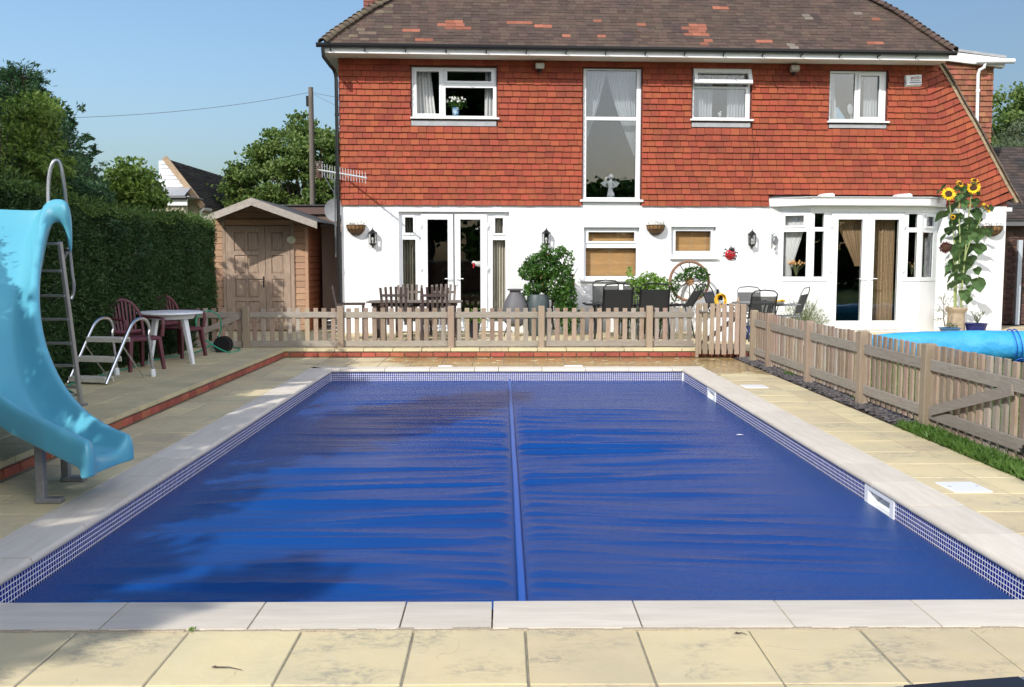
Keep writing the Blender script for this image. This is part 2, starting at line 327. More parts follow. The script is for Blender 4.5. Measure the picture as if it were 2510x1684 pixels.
conL=leafM('cypress_leaf',(.028,.078,.038),(.08,.16,.055),.3)
privL=leafM('yellow_green_leaf',(.06,.13,.025),(.24,.34,.06),.4)
sycL=leafM('sycamore_leaf',(.06,.135,.03),(.23,.30,.075),.42)
silL=leafM('grey_green_leaf',(.09,.13,.07),(.20,.24,.13),.3)
shrubL=leafM('glossy_shrub_leaf',(.022,.075,.018),(.10,.22,.035),.3,.35)
limeL=leafM('lime_leaf',(.12,.25,.03),(.25,.40,.08),.4)
sunL=M('sunflower_leaf',(.11,.21,.075),.55,vary=.25,tint=(.05,.11,.035),tf=.5,ns=9)
sunS=M('sunflower_stalk',(.30,.36,.14),.6)
petal=M('sunflower_petal',(.85,.52,.01),.6,vary=.1); seedh=M('sunflower_head',(.05,.022,.008),.9)
darkf=M('dark_red_flower',(.06,.008,.012),.7)
grassL=leafM('grass_blade',(.05,.13,.02),(.14,.24,.05),.3)
lavL=leafM('lavender_leaf',(.14,.19,.08),(.30,.32,.17),.3)
core=M('dark_hedge_core',(.008,.014,.006),1)  # near-black, standing in for the shade inside the hedge
# ------------------------------------------------------------------ special materials
def slab_material():
    m=bpy.data.materials.new('riven_paving'); m.use_nodes=True; t=m.node_tree; N=t.nodes; L=t.links; b=N['Principled BSDF']
    g=N.new('ShaderNodeNewGeometry'); P=g.outputs['Position']
    def noise_(s,d=5,r=.6,dist=0,vec=P):
        n=N.new('ShaderNodeTexNoise'); n.inputs['Scale'].default_value=s; n.inputs['Detail'].default_value=d; n.inputs['Roughness'].default_value=r; n.inputs['Distortion'].default_value=dist; L.new(vec,n.inputs['Vector']); return n.outputs[0]
    def rng_(v,a,b_,c,d):
        r=N.new('ShaderNodeMapRange'); r.inputs[1].default_value=a; r.inputs[2].default_value=b_; r.inputs[3].default_value=c; r.inputs[4].default_value=d; L.new(v,r.inputs[0]); return r.outputs[0]
    def mix(f,a,c):
        x=N.new('ShaderNodeMix'); x.data_type='RGBA'; L.new(f,x.inputs[0])
        for s,v in ((6,a),(7,c)):
            if isinstance(v,tuple): x.inputs[s].default_value=(*v,1)
            else: L.new(v,x.inputs[s])
        return x.outputs[2]
    def math_(op,a,c,clamp=False):
        x=N.new('ShaderNodeMath'); x.operation=op; x.use_clamp=clamp
        for s,v in ((0,a),(1,c)):
            if isinstance(v,(int,float)): x.inputs[s].default_value=v
            else: L.new(v,x.inputs[s])
        return x.outputs[0]
    c=mix(rng_(noise_(1.7,5),.35,.65,0,1),(.66,.55,.325),(.57,.49,.31))
    c=mix(rng_(noise_(7,6,.7),.5,.75,0,.45),c,(.69,.59,.40))
    # scuffed grey lichen / dirt patches with ragged edges
    mp=N.new('ShaderNodeMapping'); mp.inputs['Scale'].default_value=(1,1.6,1); L.new(P,mp.inputs['Vector'])
    a=rng_(noise_(2.3,3,.5,0,mp.outputs[0]),.50,.62,0,1); d=rng_(noise_(17,8,.8,.6,mp.outputs[0]),.46,.60,0,1)
    dirt=math_('MULTIPLY',a,d); c=mix(math_('MULTIPLY',dirt,.62),c,(.25,.235,.20))
    c=mix(rng_(noise_(60,4,.7),.66,.8,0,.5),c,(.3,.26,.18))
    # riven creases
    v=N.new('ShaderNodeTexVoronoi'); v.feature='DISTANCE_TO_EDGE'; v.inputs['Scale'].default_value=2.6
    mv=N.new('ShaderNodeMapping'); L.new(P,mv.inputs['Vector'])
    nw=N.new('ShaderNodeTexNoise'); nw.inputs['Scale'].default_value=3.5; nw.inputs['Detail'].default_value=5; L.new(P,nw.inputs['Vector'])
    va=N.new('ShaderNodeVectorMath'); va.operation='MULTIPLY_ADD'; va.inputs[1].default_value=(.45,.45,.45); L.new(nw.outputs['Color'],va.inputs[0]); L.new(P,va.inputs[2]); L.new(va.outputs[0],v.inputs['Vector'])
    crease=rng_(v.outputs['Distance'],0,.008,1,0); gate=rng_(noise_(2.6,2),.57,.63,0,1); crease=math_('MULTIPLY',crease,gate)
    c=mix(math_('MULTIPLY',crease,.25),c,(.2,.17,.11))
    # slab to slab change
    oi=N.new('ShaderNodeObjectInfo'); hs=N.new('ShaderNodeHueSaturation'); L.new(c,hs.inputs['Color'])
    s_=math_('ADD',oi.outputs['Random'],g.outputs['Random Per Island']); s_=math_('FRACT',s_,0)
    L.new(rng_(s_,0,1,.89,1.07),hs.inputs['Value']); L.new(rng_(s_,0,1,.493,.507),hs.inputs['Hue']); c=hs.outputs[0]
    # splashed wet area near the gate, ragged edge
    sx=N.new('ShaderNodeSeparateXYZ'); L.new(P,sx.inputs[0])
    n1=noise_(1.6,7,.65); n1b=rng_(n1,.2,.8,-1,1)
    yy=math_('ADD',sx.outputs[1],n1b); w1=rng_(yy,12.55,12.8,0,1)
    xx=math_('ADD',sx.outputs[0],math_('MULTIPLY',n1b,1.3)); w2=rng_(xx,-1.9,-1.4,0,1)
    hole=rng_(noise_(5,5,.6),.60,.64,1,0)
    zz=rng_(sx.outputs[2],.02,.03,1,0)
    xe=rng_(sx.outputs[0],3.0,3.1,0,1); lim=rng_(sx.outputs[1],13.35,13.45,0,1)
    wet=math_('MULTIPLY',math_('MULTIPLY',w1,w2),math_('MULTIPLY',hole,zz)); wet=math_('MULTIPLY',wet,math_('MAXIMUM',lim,1,))
    x=N.new('ShaderNodeMix'); x.data_type='RGBA'; x.blend_type='MULTIPLY'; L.new(wet,x.inputs[0]); L.new(c,x.inputs[6]); x.inputs[7].default_value=(.62,.52,.36,1); c=x.outputs[2]
    # darker green-grey tone of the paving towards the hedge side
    mo=rng_(math_('ADD',sx.outputs[0],math_('MULTIPLY',n1b,.5)),-3.6,-2.9,1,0)
    mo=math_('MULTIPLY',mo,rng_(noise_(3.1,6,.7),.35,.6,.35,1)); mo=math_('MULTIPLY',mo,.6); c=mix(mo,c,(.37,.345,.20))
    L.new(c,b.inputs['Base Color'])
    L.new(rng_(wet,0,1,.82,.18),b.inputs['Roughness'])
    bp=N.new('ShaderNodeBump'); bp.inputs['Strength'].default_value=.75; bp.inputs['Distance'].default_value=.008
    h=math_('SUBTRACT',math_('ADD',noise_(4,6,.6,.4),math_('MULTIPLY',noise_(45,4),.12)),math_('MULTIPLY',crease,.25))
    h=math_('MULTIPLY',h,rng_(wet,0,1,1,.25)); L.new(h,bp.inputs['Height']); L.new(bp.outputs[0],b.inputs['Normal'])
    return m
slab=slab_material()
def cover_material():
    m=bpy.data.materials.new('bubble_pool_cover'); m.use_nodes=True; t=m.node_tree; N=t.nodes; L=t.links; b=N['Principled BSDF']
    g=N.new('ShaderNodeNewGeometry'); P=g.outputs['Position']
    n=N.new('ShaderNodeTexNoise'); n.inputs['Scale'].default_value=.7; n.inputs['Detail'].default_value=4; L.new(P,n.inputs['Vector'])
    x=N.new('ShaderNodeMix'); x.data_type='RGBA'; L.new(n.outputs[0],x.inputs[0]); x.inputs[6].default_value=(.003,.046,.215,1); x.inputs[7].default_value=(.005,.060,.255,1)
    L.new(x.outputs[2],b.inputs['Base Color'])
    b.inputs['Roughness'].default_value=.27; b.inputs['Specular IOR Level'].default_value=.32
    mp=N.new('ShaderNodeMapping'); mp.inputs['Rotation'].default_value=(0,0,R(32)); L.new(P,mp.inputs['Vector'])
    v=N.new('ShaderNodeTexVoronoi'); v.inputs['Scale'].default_value=64; v.inputs['Randomness'].default_value=.0; L.new(mp.outputs[0],v.inputs['Vector'])
    bp=N.new('ShaderNodeBump'); bp.inputs['Strength'].default_value=.8; bp.inputs['Distance'].default_value=.005; bp.invert=True; L.new(v.outputs['Distance'],bp.inputs['Height'])
    L.new(bp.outputs[0],b.inputs['Normal'])
    return m
coverM=cover_material()
seamM=M('cover_seam_band',(.012,.10,.42),.35)
waterM=M('pool_water',(.004,.03,.14),.03,spec=.6,bump=.3,bs=9,bd=.01)
mosaic=M('blue_mosaic_tile',(.008,.016,.20),.12,vary=.3,hue=.006,spec=.5)
mosaic2=M('white_grout',(.78,.80,.84),.8)
grassG=M('lawn',(.07,.15,.03),.95,tint=(.04,.09,.02),tf=.8,ns=5,bump=1,bs=40,bd=.03)
slate=M('slate_chip',(.085,.08,.085),.6,vary=.5,hue=.02,tint=(.15,.12,.10),tf=.4,ns=25)

# ------------------------------------------------------------------ ground and pool shell
PX0,PX1,PY0,PY1=-2.385,2.51,4.07,13.11    # inner line of the coping nose
WZ=-.158
# the lawn sheet has an opening where the paved pool surround lies
gm=MB()
for (a,b,c,d) in ((-400,400,14.9,600),(-400,400,-400,-4),(-400,-7.5,-4,14.9),(3.60,400,-4,14.9)):
    gm.add([(a,c,-.012),(b,c,-.012),(b,d,-.012),(a,d,-.012)],[(0,1,2,3)])
o=gm.build('ground',grassG); tag(o,kind='structure')
deck=MB()
D0=-.0055
for (a,b,c,d) in ((-3.6,3.60,-4,PY0-.2),(-3.6,3.60,PY1+.2,15.0),(-3.6,PX0-.2,PY0-.2,PY1+.2),(PX1+.2,3.60,PY0-.2,PY1+.2)):
    deck.add([(a,c,D0),(b,c,D0),(b,d,D0),(a,d,D0)],[(0,1,2,3)])
deck.add([(3.60,-4,D0),(3.60,15,D0),(3.60,15,-.2),(3.60,-4,-.2)],[(0,1,2,3)])
deck_o=tag(deck.build('pool_deck',grout),kind='structure')
def slabobj(parent,x0,x1,y0,y1,z,name='paving_slab',gap=.005,th=.035):
    mb=MB(); j=lambda s:random.uniform(-s,s)
    tz=[j(.0018) for _ in range(4)]
    c=.004; a,b,cc,d=x0+gap+j(.002),x1-gap+j(.002),y0+gap+j(.002),y1-gap+j(.002)
    P=[(a,cc),(b,cc),(b,d),(a,d)]; C=[(a+c,cc+c),(b-c,cc+c),(b-c,d-c),(a+c,d-c)]
    vs=[(x,y,z-th) for x,y in P]+[(x,y,z-.003+tz[i]) for i,(x,y) in enumerate(P)]+[(x,y,z+tz[i]) for i,(x,y) in enumerate(C)]
    fs=[(8,9,10,11)]
    for i in range(4):
        k=(i+1)%4; fs+=[(i,k,4+k,4+i),(4+i,4+k,8+k,8+i)]
    mb.add(vs,fs); return mb.build(name,slab,parent)
CPW=.335
cx0,cx1,cy0,cy1=PX0-CPW,PX1+CPW,PY0-.322,PY1+.33
# near rows
S=.4565
xs0=G(195.7,1543).x  # a measured joint in the first row
k0=-9
y=cy0-.012; row=0
while y>1.2:
    off=[0,.0,.21][row%3] if row<3 else random.uniform(0,.4)
    x=xs0+k0*S+off
    while x<4.0:
        a,b=max(x,-3.43),min(x+S,3.60)
        if b-a>.05: slabobj(deck_o,a,b,y-S*1.09 if row==0 else y-S,y,0)
        x+=S
    y-=S*1.09 if row==0 else S; row+=1
# left strip, two columns
y=cy0
i=0
yy=PY0-.5
ys=[]
t=cy0-.012
while t<14.78: ys.append(t); t+=.4515
ys.append(14.79)
for a,b in zip(ys[:-1],ys[1:]):
    if b-a<.08: continue
    slabobj(deck_o,-3.165,cx0-.01,a,b,0); slabobj(deck_o,-3.43,-3.165,a,b,0)
for a,b in zip(ys[:-1],ys[1:]):
    if b-a<.08: continue
    slabobj(deck_o,cx1+.01,cx1+.46,a,b,0); slabobj(deck_o,cx1+.46,3.60,a+.0,b,0)
# far strip
x=cx0-.01
xj=[cx0-.01]
while x<cx1+.01: x=min(x+.4565,cx1+.01); xj.append(x)
for a,b in zip(xj[:-1],xj[1:]):
    if b-a>.05:
        slabobj(deck_o,a,b,cy1+.01,13.93,0); slabobj(deck_o,a,b,13.93,14.38,0); slabobj(deck_o,a,b,14.38,14.79,0)
# mortar fillet between the near coping and the first row
mb=MB(); n=90
for i in range(n):
    xa=-3.4+7.0*i/n; xb=-3.4+7.0*(i+1)/n; mb.cbox(xa,xb+.004,cy0-.02,cy0+.012+random.uniform(-.004,.004),-.03,.003+random.uniform(-.002,.003),.003)
tag(mb.build('mortar_joint',M('sandy_mortar',(.50,.42,.30),.95,tint=(.36,.30,.22),tf=.7,ns=30,bump=1,bs=150),deck_o),kind='stuff')

# pool shell
sh=MB(); wx0,wx1,wy0,wy1=PX0-.022,PX1+.022,PY0-.022,PY1+.022
SK=[(5.97,6.41),(11.12,11.50)]
depth=-1.6
sh.add([(wx0,wy0,depth),(wx1,wy0,depth),(wx1,wy1,depth),(wx0,wy1,depth)],[(0,1,2,3)])
sh.add([(wx0,wy0,depth),(wx0,wy1,depth),(wx0,wy1,-.03),(wx0,wy0,-.03)],[(3,2,1,0)])
sh.add([(wx0,wy1,depth),(wx1,wy1,depth),(wx1,wy1,-.03),(wx0,wy1,-.03)],[(3,2,1,0)])
sh.add([(wx0,wy0,depth),(wx1,wy0,depth),(wx1,wy0,-.03),(wx0,wy0,-.03)],[(0,1,2,3)])
# right wall with the two skimmer openings
segs=[wy0]+[v for s in SK for v in s]+[wy1]
for i in range(len(segs)-1):
    a,b=segs[i],segs[i+1]
    if i%2==0: sh.add([(wx1,a,depth),(wx1,b,depth),(wx1,b,-.03),(wx1,a,-.03)],[(0,1,2,3)])
    else:
        sh.add([(wx1,a,depth),(wx1,b,depth),(wx1,b,-.26),(wx1,a,-.26)],[(0,1,2,3)])
        sh.add([(wx1+.3,a,-.26),(wx1+.3,b,-.26),(wx1+.3,b,-.03),(wx1+.3,a,-.03)],[(0,1,2,3)])
        for yv in (a,b): sh.add([(wx1,yv,-.26),(wx1+.3,yv,-.26),(wx1+.3,yv,-.03),(wx1,yv,-.03)],[(0,1,2,3)])
        sh.add([(wx1,a,-.26),(wx1,b,-.26),(wx1+.3,b,-.26),(wx1+.3,a,-.26)],[(0,1,2,3)])
pool=tag(sh.build('pool_basin',mosaic2),kind='structure')
mt=MB(); p=.0272; q=.0222
rows=[-.043-p*i for i in range(7)]
def tileface(mb,o,du,nrm,zt):
    o=Vector(o);du=Vector(du);n=Vector(nrm)*.0006
    jz=random.uniform(-.0006,.0006)
    a=o+Vector((0,0,zt-q+jz)); b=a+du*q; c=b+Vector((0,0,q)); d=a+Vector((0,0,q))
    e=du*.0014; f=Vector((0,0,.0014))
    mb.add([a,b,c,d,a+n+e+f,b+n-e+f,c+n-e-f,d+n+e-f],[(4,5,6,7),(0,1,5,4),(1,2,6,5),(2,3,7,6),(3,0,4,7)])
for z in rows:
    y=PY0-.02
    while y<wy1-.026:
        tileface(mt,(wx0,y+q,0),(0,-1,0),(1,0,0),z)
        if not any(a-.03<y+.012<b+.03 for a,b in SK): tileface(mt,(wx1,y,0),(0,1,0),(-1,0,0),z)
        y+=p
    x=wx0+.002
    while x<wx1-.026:
        tileface(mt,(x,wy1,0),(1,0,0),(0,-1,0),z); tileface(mt,(x+q,wy0,0),(-1,0,0),(0,1,0),z); x+=p
tag(mt.build('mosaic_tiles',mosaic,pool),kind='stuff')
mb=MB(); mb.add([(wx0,wy0,WZ-.012),(wx1,wy0,WZ-.012),(wx1,wy1,WZ-.012),(wx0,wy1,WZ-.012)],[(0,1,2,3)])
tag(mb.build('pool_water',waterM),kind='structure')
# skimmer inlets
for i,(a,b) in enumerate(SK):
    t_=thing('skimmer_inlet',['white plastic skimmer opening low in the nearer part of the right pool wall','white plastic skimmer opening in the right pool wall near its far corner'][i],'skimmer',(wx1,(a+b)/2,-.11),0,'skimmers of the pool')
    h=(b-a)/2
    mb=MB(); mb.X=Matrix.Translation((-.012,0,0))@Matrix.Rotation(-PI/2,4,'Z')
    mb.plate(-h-.02,h+.02,-.075,.072,[(-h+.035,h-.035,-.055,.045)],0,.03); mb.build('face_plate',upvc,t_)
    mb=MB(); mb.X=Matrix.Translation((.02,0,0))@Matrix.Rotation(-PI/2,4,'Z')
    mb.plate(-h+.03,h-.03,-.06,.05,[(-h+.04,h-.04,-.05,.04)],0,.2); mb.add([(-h,.2,-.06),(h,.2,-.06),(h,.2,.06),(-h,.2,.06)],[(0,1,2,3)]); mb.build('throat',upvc,t_)
    mb=MB(); mb.add([(.03,-h+.05,-.055),(.03,h-.05,-.055),(.13,h-.05,.02),(.13,-h+.05,.02),(.036,-h+.05,-.059),(.036,h-.05,-.059),(.136,h-.05,.016),(.136,-h+.05,.016)],[(3,2,1,0),(4,5,6,7),(0,1,5,4),(1,2,6,5),(2,3,7,6),(3,0,4,7)]); mb.build('weir_flap',upvc,t_)
for (cx,cy,hx,hy,lab) in ((3.07,6.15,.125,.135,'square white skimmer lid set in the right paving nearest the camera'),(3.03,11.26,.14,.13,'square white skimmer lid in the right paving near the wet patch'),
        (G(1405,896).x,13.55,.13,.05,'thin white drain cover behind the far coping, right of the two'),(G(1092,896).x,13.55,.10,.05,'thin white drain cover behind the far coping, left of the two')):
    t_=thing('deck_hatch',lab,'lid',(cx,cy,.001),R(2),'white lids set in the paving')
    MB().cbox(-hx,hx,-hy,hy,-.004,.008,.003).build('lid_plate',upvc,t_)
    mb=MB(); 
    for sx in (-1,1): mb.lathe([(.012,0),(.012,.0025),(.001,.0025)],(sx*hx*.75,0,.008),8)
    mb.build('finger_hole',M('lid_recess',(.4,.4,.4),.6) if 'lid_recess' not in MATS else MATS['lid_recess'],t_)

# coping stones: bullnose profile swept along each side, one object per stone, mitred at the corners
NZ=.006; TH=.042
prof=[(0,-TH),(0,NZ)]           # d = distance inwards from the outer edge
dn=CPW
for i in range(7):
    a=PI/2-PI*i/6; prof.append((dn-.022+.022*math.cos(a), NZ-.024+.024*math.sin(a)))
prof.append((dn-.06,-TH))
def stone(p0,du,dn_,s0,s1,m0,m1,cw,nm='coping_stone',mat=coping):
    mb=MB(); du=Vector(du);dv=Vector(dn_);p0=Vector(p0); k=cw/CPW; tz=random.uniform(-.0015,.0015)
    n=len(prof); g=.004
    vs=[]
    for (s,mi,sg) in ((s0,m0,1),(s1,m1,-1)):
        for d,z in prof:
            d2=d*k; vs.append(p0+du*(s+sg*g+(sg*d2 if mi else 0))+dv*d2+Vector((0,0,z+tz)))
    fs=[(i,(i+1)%n,n+(i+1)%n,n+i) for i in range(n)]+[tuple(range(n))[::-1],tuple(range(n,2*n))]
    # orientation
    nrm=du.cross(dv)
    if nrm.z<0: fs=[f[::-1] for f in fs]
    mb.add(vs,fs); o=mb.build(nm,mat,pool,smooth=True); return o
def run(p0,du,dn_,L,cw,joints,mat):
    j=[0]+[x for x in joints if .12<x<L-.12]+[L]
    for i in range(len(j)-1): stone(p0,du,dn_,j[i],j[i+1],i==0,i==len(j)-2,cw,mat=mat)
Lx=cx1-cx0; Ly=cy1-cy0
nj=[G(px,1470).x-cx0 for px in (325,658,999,1208,1548,1893,2227)]
nj=[nj[0]-.61]+nj
run((cx0,cy0,0),(1,0,0),(0,1,0),Lx,.322,nj,coping)
fj=[G(660+v/3.895,897).x-cx0 for v in (732,1140,1552,1968,2190)]; fj=fj+[fj[-1]+.61*i for i in range(1,5)]
run((cx0,cy1,0),(1,0,0),(0,-1,0),Lx,.33,fj,coping)
lj=[ .32+.614*i for i in range(16)]
run((cx0,cy0,0),(0,1,0),(1,0,0),Ly,CPW,lj,coping_side); run((cx1,cy0,0),(0,1,0),(-1,0,0),Ly,CPW,[.1+.61*i for i in range(1,16)],coping_side)

# ------------------------------------------------------------------ the floating cover: one sheet in two halves with a welded seam
SEAM=.093
def wr(x,y):
    d=abs(x-SEAM); s=1 if x>SEAM else -1
    near=math.exp(-d/.42)
    edge=min(1,max(0,(x-PX0)/.9),max(0,(PX1-x)/.9))
    big=min(1.0,.25+1.1*max(0,(12.2-y)/6))
    # gathers across the sheet, fanning away from the seam
    yy=y+ .10*d*math.sin(y*1.3+s)+.06*noise.noise((x*.9,y*.7,3))
    a=noise.noise((x*.3+7*s,yy*5.0,1.0)); b=noise.noise((x*.9+3*s,yy*12,5.0)); b=1-2.2*abs(b); a2=1-2.6*abs(noise.noise((x*.26+5*s,yy*3.6,8.0)))
    c=noise.noise((x*.35,y*2.1,9.0))
    e=abs(math.sin(yy*15.5+2.2*noise.noise((x*1.1,yy*2.3,2))+s))**3*near
    m=.6+.8*max(0,noise.noise((x*.5,y*.4,21))+.45)
    sf=1-math.exp(-(d/.07)**2)
    return sf*(big*m*(edge*(.016*a+.0042*b+.021*max(0,a2)**1.5)+.013*e) + .004*c*edge)
nx,ny=190,620
def sheet(x0,x1,nm,parent,nx):
    V=np.empty((nx+1,ny+1,3))
    for i in range(nx+1):
        x=x0+(x1-x0)*i/nx
        for j in range(ny+1):
            y=PY0+.0+(PY1-.05-PY0)*j/ny
            V[i,j]=(x,y,WZ+wr(x,y))
    idx=np.arange((nx+1)*(ny+1)).reshape(nx+1,ny+1)
    F=np.stack([idx[:-1,:-1],idx[1:,:-1],idx[1:,1:],idx[:-1,1:]],-1).reshape(-1,4)
    return npmesh(nm,V.reshape(-1,3),F,coverM,parent,True)
cov=thing('pool_cover','blue bubble solar cover floating on the pool, wrinkled beside its middle seam','pool cover',(0,0,0))
sheet(PX0-.012,SEAM-.012,'cover_half',cov,nx); sheet(SEAM+.012,PX1+.012,'cover_half',cov,nx)
mb=MB(); n=160; vs=[]
for j in range(n+1):
    y=PY0+(PY1-.04-PY0)*j/n; sx=SEAM+.006*noise.noise((0,y*.5,4)); z=WZ+.016
    for dx,dz in ((-.02,-.004),(-.014,.004),(.014,.004),(.02,-.004)): vs.append((sx+dx,y,z+dz))
mb.add(vs,[(j*4+k,j*4+k+1,(j+1)*4+k+1,(j+1)*4+k) for j in range(n) for k in range(3)])
mb.build('seam_band',seamM,cov)
t_=thing('floating_leaf','small pale scrap lying on the cover near the right pool wall','scrap',(2.0,G(1812,1067,-.15).y,WZ+.012))
t_.location.x=G(1812,1067,-.15).x
mb=MB(); mb.add([(-.035,0,0),(-.01,-.02,.004),(.045,-.004,.001),(.02,.022,.003),(0,.0,.009)],[(0,1,4),(1,2,4),(2,3,4),(3,0,4)]); mb.build('scrap_sheet',upvc,t_)

# ------------------------------------------------------------------ raised terrace: step with brick riser and coping slabs
ST=14.80; SX=-3.445; UP=.14
ter=MB()
for (a,b,c,d) in ((-9.0,SX-.03,-4,ST+.03),(-9.0,SX-.03,ST+.03,30),(SX-.03,4.6,ST+.03,30)):
    ter.add([(a,c,UP-.03),(b,c,UP-.03),(b,d,UP-.03),(a,d,UP-.03)],[(0,1,2,3)])
ter.add([(4.6,15.6,UP-.03),(14,15.6,UP-.03),(14,30,UP-.03),(4.6,30,UP-.03)],[(0,1,2,3)])
ter.add([(4.6,14.83,UP-.03),(4.6,15.6,UP-.03),(4.6,15.6,-.1),(4.6,14.83,-.1)],[(0,1,2,3)])
ter.add([(SX-.012,-4,-.1),(SX-.012,ST+.012,-.1),(SX-.012,ST+.012,UP-.03),(SX-.012,-4,UP-.03)],[(0,1,2,3)])
ter.add([(SX-.012,ST+.012,-.1),(4.6,ST+.012,-.1),(4.6,ST+.012,UP-.03),(SX-.012,ST+.012,UP-.03)],[(0,1,2,3)])
terr=tag(ter.build('terrace',grout),kind='structure')
bm_=MB(); bm_.cbox(0,.2145,0,.03,0,.066,.004); 
xx=G(660+205/3.895,876).x-.235
first=None
while xx<3.9:
    if xx>SX+.005:
        if first is None: first=bm_.build('brick',brick,terr,loc=(xx,ST-.012,.012))
        else: place(first.data,'brick',terr,(xx+random.uniform(-.002,.002),ST-.012+random.uniform(-.002,.002),.012+random.uniform(-.001,.001)))
    xx+=.2265
place(first.data,'brick',terr,(SX+.006,ST-.012,.012),sc=(.25,1,1))
yy=ST-.23
while yy>3.6:
    place(first.data,'brick',terr,(SX-.012+.024,yy+random.uniform(-.002,.002),.012+random.uniform(-.001,.001)),rot=(0,0,PI/2)); yy-=.2265
# coping slabs of the step
def edge_slab(x0,x1,y0,y1):
    slabobj(terr,x0,x1,y0,y1,UP,name='edging_slab',th=.042)
x=G(660+345/3.895,855,UP).x-.4565
while x<4.3:
    a=max(x,SX+.01-.43); b=min(x+.4565,4.6)
    if x>SX-.05: edge_slab(a,b,ST-.018,ST+.43)
    x+=.4565
y=ST+.43; edge_slab(SX+.018-.45,G(660+345/3.895,855,UP).x,ST-.018,ST+.43)
y=ST-.018
while y>3.0: edge_slab(SX+.018-.45,SX+.018,y-.4565,y); y-=.4565
# the slabs beyond the edging, left terrace
y=ST+.43; 
while y>5.5:
    for k,(a,b) in enumerate(((-3.885-.455,-3.885),(-3.885-.91,-3.885-.455),(-5.2,-3.885-.91))):
        slabobj(terr,a,b,y-.4565,y,UP)
    y-=.4565
# patio behind the fence: flat, seen at a grazing angle through the pickets
pm=MB()
y=ST+.44
while y<19.4:
    x=-9+random.uniform(0,.4)
    while x<11:
        if not (x>4.3 and y<15.6): pm.cbox(x+.005,x+.45,y+.005,y+.45,UP-.035,UP+random.uniform(-.001,.0015),.006)
        x+=.455
    y+=.455
tag(pm.build('patio_slabs',slab,terr),kind='stuff')
# slate chippings and rough grass along the side fence
cb=MB(); cb.add([(3.6,-4,-.008),(4.1,-4,-.008),(4.1,15,-.008),(3.6,15,-.008)],[(0,1,2,3)])
tag(cb.build('soil_strip',soil),kind='structure')
mb=MB()
for i in range(5200):
    y=random.uniform(8.05,14.6); x=random.triangular(3.6,4.02,3.74); s=random.uniform(.012,.03)
    z=.0+random.uniform(0,.022); a=random.uniform(0,PI); tl=random.uniform(-.6,.6)
    mb.X=Matrix.Translation((x,y,z))@Matrix.Rotation(a,4,'Z')@Matrix.Rotation(tl,4,'X'); mb.add([(-s,-s*.5,0),(s*.8,-s*.6,0),(s,s*.5,0),(-s*.6,s*.6,0),(-s*.8,-s*.3,.006),(s*.6,-s*.4,.007),(s*.8,s*.3,.006),(-s*.4,s*.4,.007)],[(4,5,6,7),(0,1,5,4),(1,2,6,5),(2,3,7,6),(3,0,4,7)])
mb.X=Matrix(); tag(mb.build('slate_chippings',slate),'grey slate chippings spread under the side picket fence','gravel',kind='stuff')
def grass(name,label,boxes,L,W):
    P=[];D=[]
    for (x0,x1,y0,y1,n,hz) in boxes:
        p=np.stack([rng.uniform(x0,x1,n),rng.uniform(y0,y1,n),np.full(n,hz)],1); P.append(p)
    P=np.concatenate(P); n=len(P); d=np.stack([rng.normal(0,.45,n),rng.normal(0,.45,n),np.ones(n)],1); d=unit(d); l=L*rng.uniform(.5,1.3,(n,1))
    s=unit(np.cross(d,rng.normal(size=(n,3)))); V=np.empty((n,4,3)); V[:,0]=P-s*W/2; V[:,1]=P+s*W/2; V[:,2]=P+d*l*.6+s*W*.4; V[:,3]=P+d*l+rng.normal(0,.2,(n,3))*l*[1,1,0]
    i=np.arange(n)*4; F=np.stack([np.stack([i,i+1,i+2],1),np.stack([i,i+2,i+3],1)],1).reshape(-1,3)
    return tag(npmesh(name,V.reshape(-1,3),F,grassL),label,'grass',kind='stuff')
grass('rough_grass','unmown grass growing out from under the side gate onto the paving',[(3.58,3.95,4.8,8.45,12000,0),(3.95,4.3,4.8,9,6000,0),(3.75,4.1,12.2,12.5,250,0),(3.8,4.0,9.9,10.2,250,0)],.075,.006)
grass('lawn_grass','mown lawn behind the side picket fence',[(4.2,9.5,6.5,15.5,70000,-.01)],.05,.006)
# ------------------------------------------------------------------ the house
HO=Vector((-3.081,18.126,.14)); HA=math.atan2(.641,13.079); HW=13.095
HM=Matrix.Translation(HO)@Matrix.Rotation(HA,4,'Z'); HI=HM.inverted()
def F(px,py,yo=0):      # photo pixel -> (u,z) in the facade plane set yo behind the wall face
    o=HI@Vector((0,0,EYE)); d=(HI.to_3x3())@ray(px,py); t=(yo-o.y)/d.y; p=o+d*t; return p.x,p.z
def Hw(u,y,z): return HM@Vector((u,y,z))
z1_=lambda x,y:(x/2.7494,100+y/2.7494)
z2_=lambda x,y:(760+x/2.5967,y/2.5967)
z3_=lambda x,y:(1600+x/2.568,y/2.568)
z4_=lambda x,y:(800+x/3.7333,480+y/3.7333)
z5_=lambda x,y:(1350+x/3.7333,480+y/3.7333)
z6_=lambda x,y:(1850+x/3.409,440+y/3.409)
def rect(zf,x0,y0,x1,y1,yo=0):
    xm,ym=(x0+x1)/2,(y0+y1)/2
    return (F(*zf(x0,ym),yo)[0],F(*zf(x1,ym),yo)[0],F(*zf(xm,y1),yo)[1],F(*zf(xm,y0),yo)[1])
house=thing('house','two storey house with red tile-hung upper wall, white rendered ground floor and brown tiled roof','house',HO,HA)
ZT=F(1500,503)[1]          # bottom of the tile hanging
ZS=F(1400,150)[1]          # soffit
